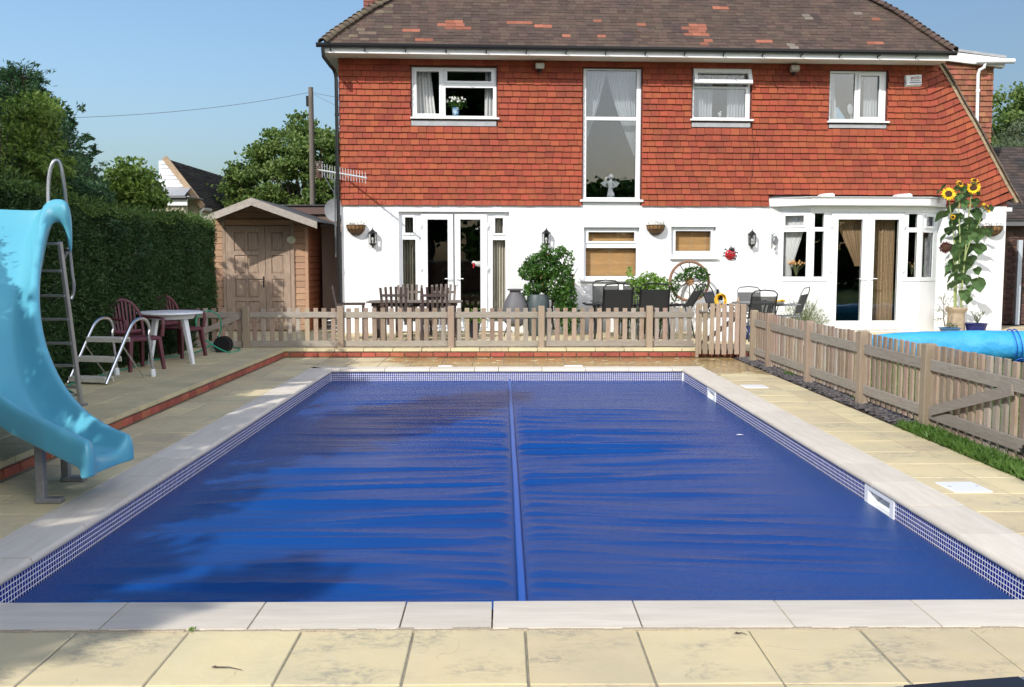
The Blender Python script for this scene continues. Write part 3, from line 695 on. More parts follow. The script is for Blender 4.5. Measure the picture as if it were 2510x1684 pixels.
# openings
W1=rect(z2_,648,428,1187,757); W2=rect(z2_,1738,436,2106,1276); W3=rect(z3_,250,435,615,760); W4=rect(z3_,1112,447,1470,772)
W5=rect(z5_,300,288,810,770); W6=rect(z5_,1100,283,1512,567)
DR=rect(z4_,665,145,1672,1205); DR=(DR[0],DR[1],.07,DR[3])
BAYH=(rect(z6_,215,270,1580,1240)[0]+.05, rect(z6_,215,270,1520,1240)[1]-.05, 0.0, F(2120,516)[1])
uS_top=F(2298,160)[0]; uS_bot=F(2484,500)[0]
W2l=(W2[0],W2[1],W2[2],ZS)
mb=MB(); mb.plate(0,HW,-.25,ZT,[W5,W6,DR,(BAYH[0],BAYH[1],-.3,BAYH[3])],0,.28); mb.build('rendered_wall',white_render,house)
mb=MB(); mb.plate(0,uS_top,ZT+.003,ZS,[W1,(W2[0],W2[1],ZT-.1,W2[3]),W3,W4],.0,.28)
mb.prism([(uS_top,ZT+.003),(uS_bot-.10,ZT+.003),(uS_top,ZS)],.0,.28); mb.build('upper_wall',tile_back,house)
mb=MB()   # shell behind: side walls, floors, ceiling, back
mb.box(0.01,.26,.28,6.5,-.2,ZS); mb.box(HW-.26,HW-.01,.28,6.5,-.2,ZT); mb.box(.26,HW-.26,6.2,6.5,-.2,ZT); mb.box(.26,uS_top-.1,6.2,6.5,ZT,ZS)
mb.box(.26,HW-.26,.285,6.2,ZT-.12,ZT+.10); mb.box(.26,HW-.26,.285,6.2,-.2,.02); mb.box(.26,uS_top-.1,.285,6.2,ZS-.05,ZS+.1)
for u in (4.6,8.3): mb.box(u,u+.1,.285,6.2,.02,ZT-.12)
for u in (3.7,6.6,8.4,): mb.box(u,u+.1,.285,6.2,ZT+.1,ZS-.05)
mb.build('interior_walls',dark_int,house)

# ---- hung tiles
GA=(ZS-ZT+.02)/24.0
holes=[(r[0]-.02,r[1]+.02,r[2]-a,r[3]+.015) for r,a in ((W1,.15),(W3,.14),(W4,.14))]+[(W2[0]-.02,W2[1]+.02,ZT-.2,W2[3]+.015)]
bt=rect(z6_,120,118,1595,215); holes.append((F(*z6_(118,150))[0],F(*z6_(1600,150))[0],ZT-.3,F(*z6_(800,128))[1]))
def tilemesh(w,h,dz=0):
    w=w-.0035
    mb=MB(); y0,y1=-.044,-.014; th=.018; c=.0025
    vs=[(0,y0,0),(w,y0,0),(w,y1,h+.02),(0,y1,h+.02),(0,y0+th+.006,0),(w,y0+th+.006,0),(w,0,h+.02),(0,0,h+.02)]
    mb.add(vs,[(0,1,2,3),(5,4,7,6)[::1],(4,5,1,0),(1,5,6,2),(4,0,3,7)]); return mb
TW=.168
unit_tile=None; tiles=[]; cut=MB()
for r in range(24):
    z=ZT-.012+r*GA; u=-.005-(r%2)*TW/2
    uR=uS_bot+(uS_top-uS_bot)*((z+GA-ZT)/(ZS-ZT))
    if r==0: uR=uS_bot
    while u<uR:
        w_=TW*random.uniform(.93,1.06); a=max(u,-.012); b=min(u+w_-.003,uR); u+=w_
        if b-a<.03: continue
        segs=[(a,b,z,z+GA)]
        for h in holes:
            ns=[]
            for (p,q_,s,t) in segs:
                if q_<=h[0] or p>=h[1] or t-.02<=h[2] or s+.02>=h[3]: ns.append((p,q_,s,t)); continue
                if p<h[0]-.02: ns.append((p,h[0],s,t))
                if q_>h[1]+.02: ns.append((h[1],q_,s,t))
                if s<h[2]-.02 : ns.append((max(p,h[0]),min(q_,h[1]),s,h[2]))
                if t>h[3]+.02 : ns.append((max(p,h[0]),min(q_,h[1]),h[3],t))
            segs=ns
        full=len(segs)==1 and segs[0]==(a,b,z,z+GA) and b-a>.12 and uR-b>.5
        if full: tiles.append((a,z,b-a))
        else:
            for (p,q_,s,t) in segs:
                if q_-p<.02: continue
                m=tilemesh(q_-p,t-s)
                kink=max(0,((p+q_)/2-(uR-.48)))
                j=random.uniform(-.003,.003)
                def K(x): return max(0,x-(uR-.48))*.42 if r<23 else 0
                cut.add([(p+x,y-.04*max(0,(p+x)-(uR-.4)),s+zz+j+K(p+x)*(1 if t-s>.05 else 0)) for x,y,zz in m.v],m.f)
tiles.sort(key=lambda t:(t[0]**2+(t[1]-1)**2))
um=tilemesh(TW-.003,GA); base=None
for k,(a,z,wd) in enumerate(tiles):
    jz=random.uniform(-.0045,.003); ry=random.uniform(-.012,.012); jy=random.uniform(-.004,.002)
    if k<300:
        if base is None: base=um.build('wall_tile',red_tile,house,loc=(a,jy,z+jz),rot=(0,ry,0)); base.scale=(wd/(TW-.003),1,1)
        else: place(base.data,'wall_tile',house,(a,jy,z+jz),rot=(0,ry,0),sc=(wd/(TW-.003),1,1))
    else:
        cut.X=Matrix.Translation((a,jy,z+jz))@Matrix.Rotation(ry,4,'Y')@Matrix.Diagonal((wd/(TW-.003),1,1,1)); cut.add(um.v,um.f); cut.X=Matrix()
tag(cut.build('hung_tiles',red_tile,house),kind='stuff')

# ---- windows
def casement(name,outer,sashes,fixed,yo=.03,fw=.0,g=glass,parent=house,M_=None,mat=upvc,depth=.07):
    """frame = one plate with the glass openings; every sash gets its own proud ring; panes are thin sheets"""
    X=M_ or Matrix()
    mb=MB(); mb.X=X; mb.plate(*outer,[s for s in sashes+fixed],yo,yo+depth); fr=mb.build(name,mat,parent)
    for s in sashes:
        mb=MB(); mb.X=X; mb.ring(s,.042,yo-.018,yo-.0005); mb.build('sash',mat,fr)
        mb=MB(); mb.X=X; mb.ring((s[0]+.001,s[1]-.001,s[2]+.001,s[3]-.001),-.006,yo-.003,yo+.004) if 0 else None
    for s in sashes+fixed:
        mb=MB(); mb.X=X; mb.box(s[0]-.004,s[1]+.004,yo+.028,yo+.034,s[2]-.004,s[3]+.004); mb.build('pane',g,fr)
        # black glazing gasket
        mb=MB(); mb.X=X; mb.ring((s[0]+.005,s[1]-.005,s[2]+.005,s[3]-.005),.0052,yo+.016,yo+.027); mb.build('gasket',black_pl,fr)
    return fr
def curtain(parent,topf,botf,z0,z1,y,mat,name='curtain',n=60,m=16,amp=.02,fold=.055,curve=None,X=None):
    """topf=(u0,u1) at z1, curve(t)->(u0,u1) with t 0 top ..1 bottom"""
    V=[];
    for j in range(m+1):
        t=j/m; a,b=curve(t) if curve else (topf[0]+(botf[0]-topf[0])*t,topf[1]+(botf[1]-topf[1])*t)
        for i in range(n+1):
            s=i/n; ph=s*(topf[1]-topf[0])/fold*2*PI; V.append((a+(b-a)*s,y+amp*math.sin(ph)+.3*amp*math.sin(ph*.43+1.3*t+2),z1+(z0-z1)*t))
    k=n+1; Fs=[(j*k+i,(j+1)*k+i,(j+1)*k+i+1,j*k+i+1) for j in range(m) for i in range(n)]
    mb=MB(); 
    if X: mb.X=X
    mb.add(V,Fs); o=mb.build(name,mat,parent,smooth=True); return o
def sill(parent,u0,u1,z,y0=-.09,th=.028,name='sill',mat=upvc,X=None):
    mb=MB(); 
    if X: mb.X=X
    mb.cbox(u0,u1,y0,.04,z,z+th,.005); return mb.build(name,mat,parent)
# W1
s1=rect(z2_,678,455,822,724,.03); s2=rect(z2_,873,455,1153,517,.03); f1=rect(z2_,862,558,1165,738,.03)
f=casement('window',W1,[s1,s2],[f1],yo=.03); f['label']='three-light white window with curtains at its sides'
MB().cbox(W1[0]-.03,W1[1]+.05,-.085,.03,W1[2]-.012,W1[2]+.022,.004).build('sill',upvc,f)
a=rect(z2_,645,768,1185,803); MB().box(a[0],a[1],-.038,-.001,a[2],a[3]-.005).build('lead_apron',lead,f)
curtain(f,(W1[0]+.03,s1[0]+.26),(W1[0]+.03,s1[0]+.36),W1[2]+.05,W1[3]-.03,.22,net,amp=.03)
curtain(f,(f1[1]-.14,W1[1]-.02),(f1[1]-.16,W1[1]-.02),W1[2]+.05,W1[3]-.03,.22,net,amp=.03,n=24)
# W2 tall stair window
t1=rect(z2_,1757,448,2078,744,.04); t2=rect(z2_,1757,766,2072,1257,.04)
f=casement('tall_window',(W2[0],W2[1],W2[2],W2[3]),[],[t1,t2],yo=.04,g=glass_sky)
MB().cbox(W2[0]-.06,W2[1]+.05,-.075,.04,W2[2]-.03,W2[2]+.012,.004).build('sill',upvc,f)
MB().box(W2[0],W2[1],.005,.27,ZT-.0,W2[2]-.031).build('under_sill_panel',upvc,f)
U0,U1=t1[0],t1[1]; UM=U0+(U1-U0)*.42
zt,zb=W2[3]-.02,t2[2]; HH=zt-zb
def cl(t): e=UM-(UM-U0+.02)*min(1,(t/.62))**1.25; return (U0-.05,max(U0-.045,e))
def cr(t): e=UM+.02+(U1-UM-.02)*min(1,(t/.66))**1.25; return (min(e,U1+.03),U1+.04)
curtain(f,(U0-.05,UM),None,zt-HH*.62,zt,.24,net,curve=lambda t:cl(t*.62),amp=.02,fold=.07); curtain(f,(UM+.02,U1+.04),None,zt-HH*.66,zt,.25,net,curve=lambda t:cr(t*.66),amp=.02,fold=.07)
# W3
g1=rect(z3_,283,466,583,501,.03); g2=rect(z3_,258,558,583,740,.03); gT=rect(z3_,262,452,604,545,.03)
f=casement('window',W3,[],[gT,g2],yo=.03,g=glass_sky); f['label']='white window whose top-hung sash is pushed open'
for ch in [c for c in COL.objects if c.parent==f and abs((c.data.vertices[0].co.z)-gT[2])<.03]: pass
X=Matrix.Translation((0,.01,gT[3]+.02))@Matrix.Rotation(R(-24),4,'X')@Matrix.Translation((0,0,-(gT[3]+.02)))
mb=MB(); mb.X=X; mb.plate(gT[0]-.03,gT[1]+.03,gT[2]-.005,gT[3]+.03,[(gT[0]+.04,gT[1]-.04,gT[2]+.075,gT[3]-.05)],-.045,.0); mb.build('open_sash',upvc,f)
mb=MB(); mb.X=X; mb.box(gT[0]+.03,gT[1]-.03,-.025,-.019,gT[2]+.065,gT[3]-.04); mb.build('pane',glass,f)
MB().cbox(W3[0]-.05,W3[1]+.05,-.085,.03,W3[2]-.012,W3[2]+.022,.004).build('sill',upvc,f)
a=rect(z3_,243,772,610,802); MB().box(a[0],a[1],-.038,-.001,a[2],a[3]-.005).build('lead_apron',lead,f)
curtain(f,(g2[0]-.03,g2[0]+.42),(g2[0]-.03,g2[0]+.42),W3[2]+.04,W3[3]-.03,.22,net,amp=.025); curtain(f,(g2[0]+.72,g2[1]+.03),(g2[0]+.70,g2[1]+.03),W3[2]+.04,W3[3]-.03,.22,net,amp=.025)
# W4
h1=rect(z3_,1118,462,1270,750,.03); h2=rect(z3_,1303,477,1422,738,.03)
f=casement('window',W4,[h2],[h1],yo=.03,g=glass_sky); f['label']='two-light white window nearest the alarm box'
MB().cbox(W4[0]-.05,W4[1]+.05,-.085,.03,W4[2]-.012,W4[2]+.022,.004).build('sill',upvc,f)
a=rect(z3_,1105,783,1465,808); MB().box(a[0],a[1],-.038,-.001,a[2],a[3]-.005).build('lead_apron',lead,f)
curtain(f,(h1[0]-.03,h1[0]+.12),(h1[0]-.03,h1[0]+.20),W4[2]+.04,W4[3]-.03,.2,net,amp=.02,n=30); curtain(f,(h2[0]+.16,h2[1]+.05),(h2[0]+.14,h2[1]+.05),W4[2]+.04,W4[3]-.03,.2,net,amp=.02,n=40)
# W5, W6 with bamboo blinds
k1=rect(z5_,343,332,765,415,.09); k2=rect(z5_,320,477,780,735,.09)
f=casement('window',W5,[k1],[k2],yo=.09); f['label']='large ground floor window with lowered bamboo blind'
MB().cbox(W5[0]-.06,W5[1]+.06,-.06,.09,W5[2]-.03,W5[2]+.012,.004).build('sill',upvc,f)
def blind(par,u0,u1,z0,z1,y):
    mb=MB(); z=z1
    while z>z0: mb.add([(u0,y-.006,z-.016),(u1,y-.006,z-.016),(u1,y+.006,z),(u0,y+.006,z),(u0,y-.003,z-.017),(u1,y-.003,z-.017),(u1,y+.009,z-.001),(u0,y+.009,z-.001)],[(0,1,2,3),(7,6,5,4)]); z-=.0172
    tag(mb.build('blind_slats',bamboo,par),kind='stuff')
    mb=MB()
    for q_ in (.16,.5,.84): mb.tube([(u0+(u1-u0)*q_,y-.009,z1),(u0+(u1-u0)*q_,y-.009,z0)],.0025,4)
    mb.build('blind_cord',cream,par)
blind(f,W5[0]+.03,W5[1]-.03,W5[2]+.02,W5[3]-.02,.20)
n1=rect(z5_,1139,322,1463,505,.09)
f=casement('window',W6,[n1],[],yo=.09); f['label']='small ground floor window with lowered bamboo blind'
MB().cbox(W6[0]-.02,W6[1]+.04,-.06,.09,W6[2]-.03,W6[2]+.012,.004).build('sill',upvc,f)
blind(f,W6[0]+.03,W6[1]-.03,W6[2]+.02,W6[3]-.02,.20)
# ---- french doors of the dining side
Y=.08
dl=rect(z4_,928,217,1112,1085,Y); dr=rect(z4_,1227,217,1410,1085,Y); sa=rect(z4_,720,197,795,338,Y); sb=rect(z4_,1543,203,1616,342,Y); la=rect(z4_,702,400,818,1150,Y); lb=rect(z4_,1522,404,1638,1150,Y)
LL=rect(z4_,868,167,1163,1190,Y); LR=rect(z4_,1174,167,1470,1190,Y)
zb=.32
dl=(dl[0],dl[1],zb,dl[3]); dr=(dr[0],dr[1],zb,dr[3])
f=casement('door_frame',DR,[sa,sb],[la,lb,(LL[0],LR[1],DR[2]+.03,LL[3])],yo=Y)
for c in [c for c in COL.objects if c.parent==f and c.name.split('.')[0] in('pane','gasket')]:
    if max(v.co.x for v in c.data.vertices)-min(v.co.x for v in c.data.vertices)>1: bpy.data.objects.remove(c,do_unlink=True)
sill(f,DR[0]-.03,DR[1]+.03,DR[2]-.045,y0=-.07,th=.04,name='threshold')
curtain(f,(la[0]-.02,la[1]+.06),(la[0]-.02,la[1]+.06),.15,DR[3]-.05,.26,M('olive_curtain',(.26,.25,.19),.9,tint=(.16,.15,.11),tf=.6,ns=14,stretch=(4,4,.3)),amp=.03)
curtain(f,(lb[0]-.06,lb[1]+.02),(lb[0]-.06,lb[1]+.02),.15,DR[3]-.05,.24,cream,amp=.03)
def leaf(L,g,hs,parent=house,X=None,Y=.05,nm='door',hing=1,gm=glass):
    X=X or Matrix()
    mb=MB(); mb.X=X; mb.plate(*L,[g],Y,Y+.06); d=mb.build(nm,upvc,parent)
    mb=MB(); mb.X=X; mb.ring(g,.022,Y-.009,Y-.0005); mb.build('glazing_bead',upvc,d)
    mb=MB(); mb.X=X; mb.box(g[0]-.003,g[1]+.003,Y+.026,Y+.032,g[2]-.003,g[3]+.003); mb.build('pane',gm,d)
    mb=MB(); mb.X=X; mb.ring((g[0]+.004,g[1]-.004,g[2]+.004,g[3]-.004),.0042,Y+.014,Y+.025); mb.build('gasket',black_pl,d)
    u=(L[1]-.045) if hs>0 else (L[0]+.045); s=-hs
    mb=MB(); mb.X=X; mb.cbox(u-.014,u+.014,Y-.014,Y-.0005,.86,1.10,.004); mb.tube([(u,Y-.01,1.04),(u,Y-.045,1.04),(u+s*.02,Y-.052,1.04),(u+s*.125,Y-.052,1.038)],.009,8); mb.lathe([(.01,0),(.01,.004)],(0,0,0),8) if 0 else None
    mb.build('door_handle',upvc,d)
    mb=MB(); mb.X=X; mb.cbox(u-.006,u+.006,Y-.02,Y-.0145,.90,.925,.002); mb.build('keyhole',black_pl,d)
    uh=L[0] if hs>0 else L[1]
    for z in (L[2]+.2,(L[2]+L[3])/2+.05,L[3]-.22):
        mb=MB(); mb.X=X; mb.cbox(uh-.035,uh+.035,Y-.016,Y-.0005,z-.03,z+.03,.004); mb.tube([(uh,Y-.018,z-.055),(uh,Y-.018,z+.055)],.011,8); mb.build('hinge',upvc,d)
    return d
leaf((LL[0],LL[1],DR[2]+.03,LL[3]),dl,1); leaf((LR[0],LR[1],DR[2]+.03,LR[3]),dr,-1)
# ---- bay with the second pair of french doors
b_=.36; aa=.474
uA=F(*z6_(205,700))[0]; uB=F(*z6_(457,700),-b_)[0]; uC=F(*z6_(1388,700),-b_)[0]; uD=F(*z6_(1525,700))[0]
zS=F(*z6_(620,856),-b_)[1]; zTt=F(*z6_(900,272),-b_)[1]; zR0=F(*z6_(900,213),-b_-.18)[1]; zR1=F(*z6_(900,152),-b_-.18)[1]
def SX_(p,q_):   # transform: local x along p->q, local y=0 on that line and +y inwards
    p=Vector((p[0],p[1],0)); q_=Vector((q_[0],q_[1],0)); d=(q_-p).normalized(); n=Vector((-d.y,d.x,0))
    return Matrix(((d.x,n.x,0,p.x),(d.y,n.y,0,p.y),(0,0,1,0),(0,0,0,1))),(q_-p).length
XL,LLn=SX_((uA,0),(uB,-b_)); XR,LRn=SX_((uC,-b_),(uD,0)); XF=Matrix.Translation((0,-b_,0))
def onplane(X,px,py):
    Wm=(HM@X).inverted(); o=Wm@Vector((0,0,EYE)); d=Wm.to_3x3()@ray(px,py); t=-o.y/d.y; p=o+d*t; return p.x,p.z
def rpl(X,x0,y0,x1,y1):
    a=onplane(X,*z6_(x0,(y0+y1)/2)); b=onplane(X,*z6_(x1,(y0+y1)/2)); c=onplane(X,*z6_((x0+x1)/2,y0)); d=onplane(X,*z6_((x0+x1)/2,y1)); return (a[0],b[0],d[1],c[1])
mb=MB()
mb.X=XL; mb.plate(.0,LLn,-.2,zS,[],.01,.1); mb.build('bay_plinth',white_render,house); mb=MB(); mb.X=XR; mb.plate(0,LRn,-.2,zS,[],.01,.1); mb.build('bay_plinth',white_render,house); mb=MB()
mb.X=XF; fdL=rpl(XF,612,272,625,1245)[0]; fdR=rpl(XF,1222,272,1238,1245)[1]
mb.plate(uB,fdL,-.2,zS,[],.0105,.1); mb.build('bay_plinth',white_render,house); mb=MB(); mb.X=XF; mb.plate(fdR,uC,-.2,zS,[],.0105,.1); mb.X=Matrix()
mb.build('bay_plinth',white_render,house)
a1=rpl(XL,255,302,410,383); a2=rpl(XL,235,437,427,812)
f=casement('bay_window',(.0,LLn-.012,zS+.01,zTt),[a1],[a2],yo=.012,M_=XL,depth=.06); f['label']='angled left light of the bay with tied back curtain'
cz0,cz1=a2[2],a1[3]
def c2(t): return (a2[0]-.02, a2[0]+.02+(a2[1]-a2[0])*(1.02-.86*t**.8) if t<.85 else a2[0]+.02+(a2[1]-a2[0])*.24)
curtain(f,(a2[0]-.02,a2[1]),None,cz0,cz1,.16,net,curve=c2,X=XL,amp=.015)
c1_=rpl(XF,503,282,580,398); c3=rpl(XF,498,433,575,812)
f=casement('bay_window',(uB,fdL-.0,zS+.01,zTt),[],[c1_,c3],yo=.0125,M_=XF,depth=.06); f['label']='narrow light left of the bay doors'
d1=rpl(XF,1290,288,1362,402); d2=rpl(XF,1282,440,1355,818)
f=casement('bay_window',(fdR,uC,zS+.01,zTt),[],[d1,d2],yo=.0125,M_=XF,depth=.06); f['label']='narrow light right of the bay doors'
e1=rpl(XR,1437,312,1495,390); e2=rpl(XR,1405,443,1493,815)
f=casement('bay_window',(.012,LRn,zS+.01,zTt),[e1],[e2],yo=.012,M_=XR,depth=.06,g=glass_sky); f['label']='angled right light of the bay'
curtain(f,(e2[0],e2[0]+.3),(e2[0],e2[0]+.25),e2[2],e1[3],.16,net,X=XR,amp=.015)
gl=rpl(XF,685,333,888,1180); gr=rpl(XF,988,335,1190,1178); lv=rpl(XF,640,285,938,1238); rv=rpl(XF,943,285,1226,1238)
mb=MB(); mb.X=XF; mb.plate(fdL+.001,fdR-.001,.0,zTt,[(lv[0],rv[1],.045,lv[3])],.02,.085); bf=mb.build('bay_door_frame',upvc,house)
leaf((lv[0],lv[1],.048,lv[3]),gl,1,parent=bf,X=XF,Y=.012) if 0 else None
X_=XF@Matrix.Translation((0,-.03,0))
leaf((lv[0]-.02,lv[1],.05,lv[3]),gl,1,X=X_,Y=.02); leaf((rv[0],rv[1]+.02,.05,rv[3]),gr,-1,X=X_,Y=.02)
def c4(t): return (gl[0]-.02+ (gl[1]-gl[0])*1.0*min(1,t/.45)**.9*.95, gl[1]+.08)
curtain(bf,(gl[0]-.02,gl[1]+.08),None,gl[3]-(gl[3]-gl[2])*.46,gl[3]+.02,-.16,beadm,curve=lambda t:c4(t*.46),amp=.015,fold=.045,m=24)
curtain(bf,(gr[0]+.02,gr[1]+.03),(gr[0]+.05,gr[1]+.03),gr[2]-.05,gr[3]+.02,-.16,beadm,amp=.012,fold=.03,n=120)
# head fascia and flat roof of the bay
pts_in=[(uA-.02,0),(uB-.0,-b_+.005),(uC,-b_+.005),(uD+.02,0)]
ov=.17
pts_out=[(F(*z6_(118,180))[0],0),(uB-.06,-b_-ov),(uC+.05,-b_-ov),(F(*z6_(1600,180))[0],0)]
def polyprism(mb,P,z0,z1):
    n=len(P); mb.add([(x,y,z0) for x,y in P]+[(x,y,z1) for x,y in P],[tuple(range(n)),tuple(range(n,2*n))[::-1]]+[((i+1)%n,i,n+i,n+(i+1)%n) for i in range(n)])
mb=MB(); polyprism(mb,pts_in[::-1],zTt+.002,zR0-.012); mb.build('bay_head',upvc,house)
mb=MB(); polyprism(mb,[(x,y+.02*(1 if y<0 else 0)) for x,y in pts_out][::-1],zR0-.010,zR0+.004); mb.build('bay_soffit',upvc,house)
mb=MB(); 
for i in range(3):
    X,Ln=SX_(pts_out[i],pts_out[i+1]); mb.X=X; mb.box(0 if i!=1 else .001,Ln-(.001 if i==1 else 0),-.008,.012,zR0-.004,zR1)
mb.X=Matrix(); mb.build('bay_fascia',paint_white,house)
mb=MB(); P=[(x+(.03 if i in(2,3) else -.03)*(1 if y<0 else 0),y-(.03 if y<0 else 0)) for i,(x,y) in enumerate(pts_out)]; polyprism(mb,P[::-1],zR1+.002,zR1+.022); 
mb.build('bay_roof',M('weathered_felt_edge',(.42,.42,.42),.9,tint=(.62,.62,.62),tf=.7,ns=14,stretch=(2,2,6),bump=.5,bs=60),house)
mb=MB(); mb.add([(pts_out[0][0],-.035,zR1+.022),(pts_out[3][0],-.035,zR1+.022),(pts_out[3][0],-.045,zR1+.06),(pts_out[0][0]+.1,-.045,zR1+.06)],[(0,1,2,3)]); mb.build('roof_upstand',felt,house)
for i,(a,b) in enumerate(((540,652),(1170,1298))):
    u0=F(*z6_(a,130),-.3)[0]; u1=F(*z6_(b,130),-.3)[0]
    mb=MB(); mb.X=Matrix.Translation(((u0+u1)/2,-.3,zR1+.022)); hw=(u1-u0)/2
    mb.prism([(-hw,0),(hw,0),(hw*.97,.05),(hw*.7,.075),(-hw*.75,.06),(-hw,.03)],-.1,.1); o=mb.build('stone_weight',paint_white,None); o.matrix_world=HM
    tag(o,['pale block lying on the bay roof, left of the two','pale block lying on the bay roof, right of the two'][i],'block','blocks on the bay roof')
# ---- eaves
zF0=F(1400,136,-.46)[1]; zF1=F(1400,119,-.46)[1]
uE0=F(*z2_(78,330),-.46)[0]; uE1=F(*z3_(1862,350),-.46)[0]
mb=MB(); mb.box(uE0,uE1,-.48,-.46,ZS-.004,zF1+.02); mb.build('fascia_board',paint_white,house)
mb=MB(); mb.box(uE0,uE1,-.459,-.001,ZS+.002,ZS+.014); mb.box(uE0,uE0+.02,-.459,5,ZS+.0145,zF1); mb.box(uE0,.0,.0,5,ZS+.002,ZS+.014); mb.build('soffit_board',M('soffit_white',(.72,.71,.66),.6,tint=(.58,.56,.48),tf=.6,ns=3,stretch=(1,4,1)),house)
gp=[(y_+.022 if y_<-.55 else y_+.012,z_+.022) for y_,z_ in [(-.5+0,zF1-.005),(-.505,zF1-.05),(-.535,zF1-.072),(-.575,zF1-.066),(-.592,zF1-.035),(-.595,zF1+.004),(-.587,zF1+.004),(-.58,zF1-.035),(-.535,zF1-.055),(-.51,zF1-.03),(-.508,zF1-.005)]]
mb=MB(); mb.X=Matrix(((0,0,1,0),(1,0,0,0),(0,1,0,0),(0,0,0,1))); 
mb.add([(y,z,x) for x in (uE0-.1,uE1+.12) for y,z in gp],[((i+1)%11,i,11+i,11+(i+1)%11) for i in range(11)]+[tuple(range(11)),tuple(range(11,22))[::-1]]); mb.X=Matrix()
mb.build('gutter',black_pl,house)
mb=MB(); x=uE0+.15
while x<uE1: mb.box(x,x+.018,-.60,-.462,zF1-.085,zF1-.068); mb.box(x,x+.018,-.484,-.4605,zF1-.12,zF1-.068); x+=.74 if x>uE0+.2 else .62
mb.build('gutter_bracket',black_pl,house)
mb=MB(); mb.tube([(uE0+.02,-.545,zF1-.06),(uE0+.03,-.54,zF1-.22),(uE0+.14,-.42,zF1-.36),(-.09,-.1,ZS-.22),(-.06,-.06,ZS-.30),(-.05,-.055,ZS-.4),(-.045,-.055,-.1)],.034,10)
for z in (1.2,2.9,4.1): mb.lathe([(.042,0),(.042,.05)],(-.047,-.055,z),10)
mb.build('downpipe',black_pl,house,smooth=True)
# ---- roof
def roofpt(t): # horizontal distance in from the eave -> height above the gutter edge, slightly bell-cast
    return 1.0*t+(.06*t*t if t<1 else .06+.12*(t-1))
yE=-.56; zE=zF1+.015; TR=4.3
def hipcurve(line,u0):
    # where the measured hip line crosses each level of the slope
    tab=[]
    for i in range(60):
        t=i*.02; y=yE+t; z=zE+roofpt(t); py=proj(HM@Vector((u0,y,z)))[1]
        if py<line[-1][1]: break
        for (xa,ya),(xb,yb_) in zip(line[:-1],line[1:]):
            if ya>=py>=yb_ or (py>ya and (xa,ya)==line[0]): px=xa+(xb-xa)*(ya-py)/(ya-yb_); break
        tab.append((t,F(px,py,y)[0]))
    t1,u1=tab[-1]; k=(u1-tab[-12][1])/(t1-tab[-12][0])
    def f(t):
        if t>=t1: return u1+k*(t-t1)
        for (a,ua),(b,ub) in zip(tab[:-1],tab[1:]):
            if a<=t<=b: return ua+(ub-ua)*(t-a)/(b-a)
        return tab[0][1]
    return f
hipL=hipcurve([(783,113),(818,83),(852,60),(880,40),(906,24),(932,10),(955,-3)],.2)
hipR=hipcurve([(2328,118),(2293,95),(2262,75),(2231,53),(2200,34),(2161,14),(2128,-3)],11.5)
tm=TR
while hipL(tm)>hipR(tm)-.05: tm-=.05
prf=[(t,roofpt(t)) for t in [i*.1 for i in range(int(tm/.1)+1)]]
mb=MB(); vs=[]
for t,h in prf: vs+=[(hipL(t),yE+t,zE+h-.03),(hipR(t),yE+t,zE+h-.03)]
mb.add(vs,[(2*i,2*i+1,2*i+3,2*i+2) for i in range(len(prf)-1)])
# hipped ends and rear slope close the roof
tb=prf[-1][0]; hb=prf[-1][1]; yb=yE+tb
for hf_ in (hipL,hipR):
    v_=[]
    for t,h in prf: v_+=[(hf_(t),yE+t,zE+h-.03),(hf_(t),2*yb-yE-t,zE+h-.03)]
    mb.add(v_,[(2*i,2*i+1,2*i+3,2*i+2) for i in range(len(prf)-1)])
mb.add([(uE0-.08,yb+tb,zE-.03),(uE1+.1,yb+tb,zE-.03),(hipR(tb),yb,zE+hb-.03),(hipL(tb),yb,zE+hb-.03)],[(1,0,3,2)])
mb.add([(uE0-.08,yE,zE-.032),(uE1+.1,yE,zE-.032),(uE1+.1,yE+.15,zE-.032),(uE0-.08,yE+.15,zE-.032)],[(3,2,1,0)])
roof=mb.build('roof',felt,house)
spots=[(z2_,)+s for s in ((820,935,150),(850,960,167),(878,990,186),(620,680,202),(705,760,257),(1268,1378,152),(1463,1517,172),(1800,1855,142),(1610,1668,226),(1850,1885,240),(2070,2110,160))]+[(z3_,)+s for s in ((245,300,157),(215,325,176),(235,350,195),(230,345,212),(333,395,268),(665,725,272),(400,455,48),(1370,1400,120),(1340,1420,265))]
pales=[(z3_,970,1000,105),(z3_,1265,1290,87),(z3_,870,910,292)]
spots=[(f_(a,y)[0],f_(b,y)[0],f_(a,y)[1]) for f_,a,b,y in spots]; pales=[(f_(a,y)[0],f_(b,y)[0],f_(a,y)[1]) for f_,a,b,y in pales]
